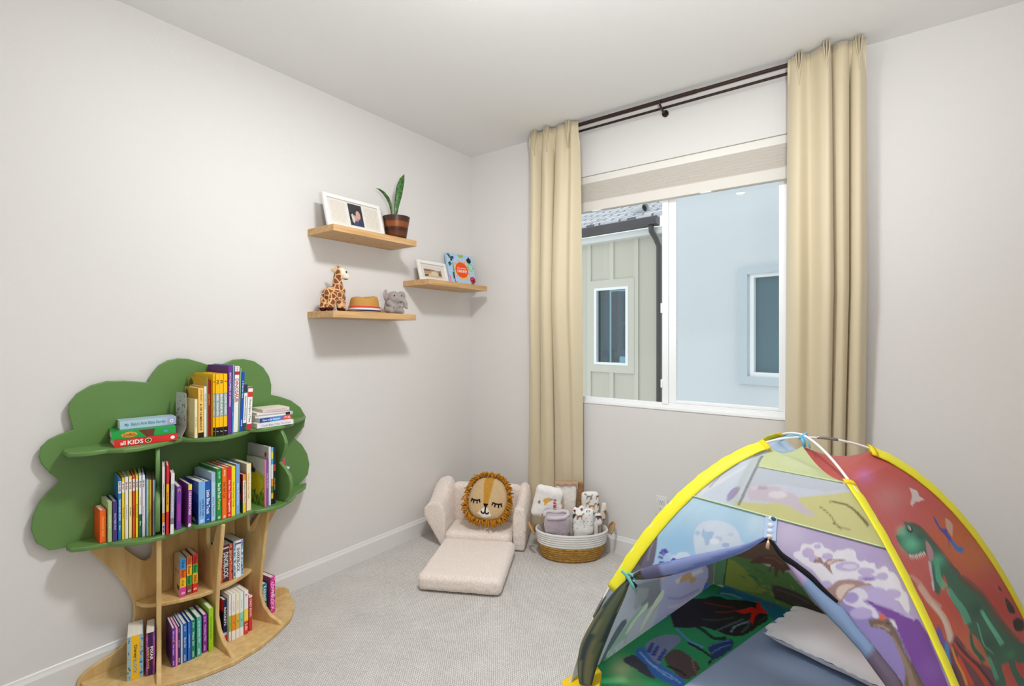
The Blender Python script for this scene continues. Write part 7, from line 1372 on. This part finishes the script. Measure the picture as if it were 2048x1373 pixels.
# blue tie straps at the crossing
blu=mat('pale_blue_ribbon','#6fb4d8',.6,.3)
tie=MB()
for a0 in range(3):
    tie.tube([tuple(AP+np.array([math.cos(t)*.014,math.sin(t)*.014*(1 if a0 else -1),.012-.016*(1-math.cos(t))*.5+a0*.003])) for t in np.linspace(0,2*PI,14)],.0035,6,flat=(1.3,.5))
tie.tube([tuple(AP+np.array(q)) for q in ((.0,-.012,.004),(.004,-.016,-.012),(.008,-.014,-.03))],.006,6,flat=(1,.4)); tie.tube([tuple(AP+np.array(q)) for q in ((.004,-.012,.006),(.020,-.03,-.006),(.028,-.036,-.03))],.003,6)
tie.tube([tuple(AP+np.array(q)) for q in ((-.01,0,.006),(-.04,-.01,.004),(-.075,-.02,-.014))],.006,6,flat=(1,.4))
part('tie_ribbon',tie,blu,tent,smooth=True)
# door: rolled left flap, folded right flap, zip
def out(p,o): return np.array(p)+np.array([-.10,-.93,.36])*o
def tubepaint(name,path,rad,cols,flat,n=18,side=None):
    mb=MB().tube(path,rad,n,flat=flat,side=side); me=mb.mesh(name); k=len(path); c=np.array([lin(cols(i/(k-1),2*PI*j/n)) for i in range(k) for j in range(n)]); set_print(me,c); return link(name,me,cloth,tent,smooth=True)
def spl(pts,n=6): return smoothpts2(pts,n)
def smoothpts2(p,n):
    p=[np.array(q,float) for q in p]; o=[];k=len(p)
    for i in range(k-1):
        a=p[max(i-1,0)];b=p[i];c=p[i+1];d=p[min(i+2,k-1)]
        for j in range(n):
            t=j/n; o.append(.5*(2*b+(c-a)*t+(2*a-5*b+4*c-d)*t*t+(3*b-a-3*c+d)*t**3))
    return o+[p[-1]]
rp=[(.4898,.5951,.004),(.4209,.5622,.011),(.3435,.5331,.017),(.2693,.5045,.021),(.1982,.4748,.024),(.1279,.4452,.023),(.0822,.4241,.014),(.0629,.4131,.006)]
q=smoothpts2(rp,6); path=[tuple(out(SF('front',np.array(a[0]),np.array(a[1])),.018)) for a in q]
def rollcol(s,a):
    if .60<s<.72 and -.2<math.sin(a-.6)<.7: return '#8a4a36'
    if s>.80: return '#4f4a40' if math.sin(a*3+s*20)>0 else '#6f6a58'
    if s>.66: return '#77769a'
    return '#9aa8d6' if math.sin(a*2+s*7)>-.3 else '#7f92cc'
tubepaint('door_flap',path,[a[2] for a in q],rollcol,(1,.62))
bp=[(.060,.4066,.007),(.055,.3686,.022),(.048,.3136,.033),(.044,.2611,.040),(.042,.2106,.042),(.048,.154,.036),(.060,.09,.024)]
q=smoothpts2(bp,5); path=[tuple(out(SF('front',np.array(a[0]-.004),np.array(a[1])),.012)) for a in q]
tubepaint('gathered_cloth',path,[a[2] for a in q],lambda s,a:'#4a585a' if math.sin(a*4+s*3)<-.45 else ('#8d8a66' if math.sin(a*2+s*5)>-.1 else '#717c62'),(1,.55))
s0=SF('front',np.array(.062),np.array(.412))
part('tie_back',merge(MB().tube([tuple(out(s0,.02)+np.array([.016*math.cos(t),0,.016*math.sin(t)])) for t in np.linspace(0,2*PI,13)],.006,8,flat=(1,.5)),MB().tube([tuple(out(s0,.03)+np.array(x)) for x in ((-.03,0,.02),(-.01,0,.008),(.012,0,-.02),(.02,0,-.035))],.007,8,flat=(1,.4))),mat('teal_ribbon','#6fbcb4',.6,.3),tent,smooth=True)
part('tie_back',MB().tube([tuple(out(s0,.024)+np.array(x)) for x in ((-.012,0,-.004),(.01,0,-.016),(.026,0,-.024))],.009,8,flat=(1,.5)),mat('black_elastic','#1d1d20',.8,.2),tent,smooth=True)
L_=[(.5275,.5884),(.6047,.5465),(.6592,.5164),(.725,.4865),(.7456,.4785),(.7896,.457),(.8342,.4216),(.89,.26),(.915,.12),(.925,.015)]
R_=[(.5275,.5890),(.5900,.5680),(.669,.5486),(.7074,.5343),(.7595,.5175),(.7872,.4966),(.8299,.4707),(.8734,.4402),(.930,.25),(.968,.12),(.975,.015)]
def resamp(p,n):
    p=np.array(p); d=np.r_[0,np.cumsum(np.hypot(*np.diff(p,axis=0).T))]; s=np.linspace(0,d[-1],n); return np.stack([np.interp(s,d,p[:,0]),np.interp(s,d,p[:,1])],1)
n=80; Lr=resamp(L_,n); Rr=resamp(R_,n); v=[];c=[]
for i in range(n):
    for j in range(9):
        w=j/8; uv=Lr[i]*(1-w)+Rr[i]*w; p=SF('front',np.array(uv[0]),np.array(uv[1])); bulge=.004+.012*math.sin(PI*w)*min(1,i/12); v.append(tuple(out(p,bulge)))
        s=i/n; c.append(lin('#aeb4dc' if s<.10 else ('#c3b0d4' if s<.17 and w<.7 else ('#93abcf' if s<.40 else '#7f7186'))))
f=[(i*9+j,(i+1)*9+j,(i+1)*9+j+1,i*9+j+1) for i in range(n-1) for j in range(8)]
me=MB().add(v,f).mesh('door_flap'); set_print(me,np.array(c)); link('door_flap',me,cloth,tent,smooth=True,solid=.0015)
zb=mat('black_zip_tape','#15151a',.7,.2)
zp=[(.5015,.5951),(.46,.580),(.3975,.5582),(.33,.532)]; q=smoothpts2(zp,6)
part('zip_tape',MB().tube([tuple(out(SF('front',np.array(a[0]),np.array(a[1])),.010)) for a in q],[.0045]*len(q),8,flat=(1.2,.5)),zb,tent,smooth=True)
zp=[(.5105,.5940),(.5290,.5885),(.5641,.5720),(.615,.5610),(.669,.5490),(.7074,.5350),(.75,.5215)]; q=smoothpts2(zp,6)
part('zip_tape',MB().tube([tuple(out(SF('front',np.array(a[0]),np.array(a[1])),.014)) for a in q],[.003+.006*math.sin(PI*min(1,i/len(q)*1.0)) for i in range(len(q))],8,flat=(1.3,.5)),zb,tent,smooth=True)
# clear patch with the zip end above the opening, slider hanging from it
zq=[(.4693,.6437),(.526,.6450),(.5341,.5952),(.4818,.5956)]
part('zip_patch',MB().add([tuple(out(SF('front',np.array(a),np.array(b_)),.004)) for a,b_ in zq],[(0,1,2,3)]),mat('pale_blue_patch','#9db2d0',.5,.4),tent,solid=.002)
zc=MB(); zl=[(.500,.640),(.502,.625),(.504,.612),(.506,.600)]
for a,b_ in zl: zc.ball(tuple(out(SF('front',np.array(a),np.array(b_)),.006)),(.010,.004,.009),n=12)
part('zip_end',zc,mat('white_blue_print','#d9e0ea',.6,.3),tent,smooth=True)
part('zip_end_mark',MB().ball(tuple(out(SF('front',np.array(.509),np.array(.642)),.009)),(.008,.003,.007),n=12),mat('navy_print','#3d5f92',.6,.3),tent,smooth=True)
zs_=SF('front',np.array(.508),np.array(.597)); brass=mat('pale_brass','#c9a98c',.35,.5,metal=.5)
part('zip_slider',merge(MB().ball(tuple(out(zs_,.010)),(.0065,.005,.009),n=12),MB().tube([tuple(out(zs_,.015)+np.array((0,0,-.006))),tuple(out(zs_,.02)+np.array((-.002,0,-.022))),tuple(out(zs_,.02)+np.array((-.003,0,-.036)))],[.004,.006,.0065],10,flat=(1,.4))),brass,tent,smooth=True)
# ------------------------------------------------------------------ mattress and pillow inside the tent
E1=Vector((.283,.959,0)); E2=Vector((.959,-.283,0)); MO=Vector((2.14,-.375,0))
mm=thing('mattress','blue-grey mattress lying inside the tent','mattress',MO)
MR=Matrix(((E2.x,E1.x,0),(E2.y,E1.y,0),(0,0,1)))
mt=rbox((0,-.80,.0135),(.56,0,.088),.03,6,R=MR,t=MO)
part('mattress_body',mt,mat('blue_grey_sheet','#94a6c0',.75,.2,noise=.03,nscale=8,bump=.25,bscale=9),mm,smooth=True)
pl_=thing('pillow','white pillow with ruffled corner lying on the blue-grey mattress in the tent','pillow',Vector((2.133,-.635,.09)))
n=44; v=[];f=[]
WE,HE=.47,.325
for s_ in (1,-1):
    for i in range(n+1):
        for j in range(n+1):
            a=i/n*2-1; b_=j/n*2-1
            ed=max(abs(a),abs(b_)); x=(a*(1-.035*(1-b_*b_)))*WE/2; y=(b_*(1-.05*(1-a*a)))*HE/2
            if ed>.96: x+=.004*math.sin(j*1.7)*(abs(a)>.96); y+=.004*math.sin(i*1.9)*(abs(b_)>.96)
            if a<-.9: y+=.010*math.sin(j*.75)*0; 
            if a<-.9: x+=.012*math.sin(j*.62)
            h=.045*((1-a**4)*(1-b_**4))**.55+.0015*math.sin(a*9+b_*5)
            v.append(((x,y,s_*h)))
nn=(n+1)**2
for s_ in (0,1):
    for i in range(n):
        for j in range(n):
            q=(s_*nn+i*(n+1)+j,s_*nn+(i+1)*(n+1)+j,s_*nn+(i+1)*(n+1)+j+1,s_*nn+i*(n+1)+j+1); f.append(q if s_==0 else q[::-1])
PCn=Vector((2.133,-.635,0))+E2*(WE/2)+E1*(HE/2)
v=[tuple(PCn+E2*p[0]+E1*p[1]+Vector((0,0,.1365+p[2]*(1 if p[2]>0 else .95)))) for p in v]
part('pillow_case',MB().add(v,f),mat('white_pillow_cotton','#f2f1f0',.85,.15,bump=.15,bscale=40),pl_,smooth=True)

# ------------------------------------------------------------------ light, sky, camera
lp=bpy.data.lights.new('ceiling_lamp','POINT'); lp.energy=6.5; lp.color=(1,.985,.965); lp.shadow_soft_size=.045
lo=bpy.data.objects.new('ceiling_lamp',lp); COL.objects.link(lo); lo.location=(1.56,-1.63,2.655)
la=bpy.data.lights.new('ceiling_fill','AREA'); la.shape='DISK'; la.size=.30; la.energy=31.5; la.color=(.95,.975,1)  # added soft downward fill for floor and lower walls
lo2=bpy.data.objects.new('ceiling_fill',la); COL.objects.link(lo2); lo2.location=(1.56,-1.63,2.705)
fl=bpy.data.lights.new('bounce_fill','SPOT'); fl.energy=162; fl.color=(.93,.97,1); fl.shadow_soft_size=.12; fl.spot_size=math.radians(130); fl.spot_blend=1  # added spot aimed at the ceiling, bounces back as soft fill
fo_=bpy.data.objects.new('bounce_fill',fl); COL.objects.link(fo_); fo_.location=(2.70,-2.65,1.55); fo_.rotation_euler=Vector((-.68,.95,1.4)).to_track_quat('-Z','Y').to_euler()
w=bpy.data.worlds.new('overcast_sky'); scene.world=w; w.use_nodes=True
bg=w.node_tree.nodes['Background']; bg.inputs[0].default_value=(.93,.97,1,1); bg.inputs[1].default_value=1.22
cam=bpy.data.cameras.new('camera'); co=bpy.data.objects.new('camera',cam); COL.objects.link(co); scene.camera=co
cam.sensor_fit='HORIZONTAL'; cam.sensor_width=36; cam.lens=989.1/2048*36; cam.clip_start=.02; cam.clip_end=100
co.location=(2.510,-2.890,1.356); co.rotation_euler=(PI/2,0,.6330)
cam.shift_x=0; cam.shift_y=-(686.5-674.4)/2048
vs=scene.view_settings; vs.view_transform='Standard'; vs.look='None'; vs.gamma=1; vs.exposure=0.19; vs.use_curve_mapping=False
scene.cycles.max_bounces=12; scene.cycles.diffuse_bounces=8; scene.cycles.transparent_max_bounces=16; scene.cycles.sample_clamp_indirect=8
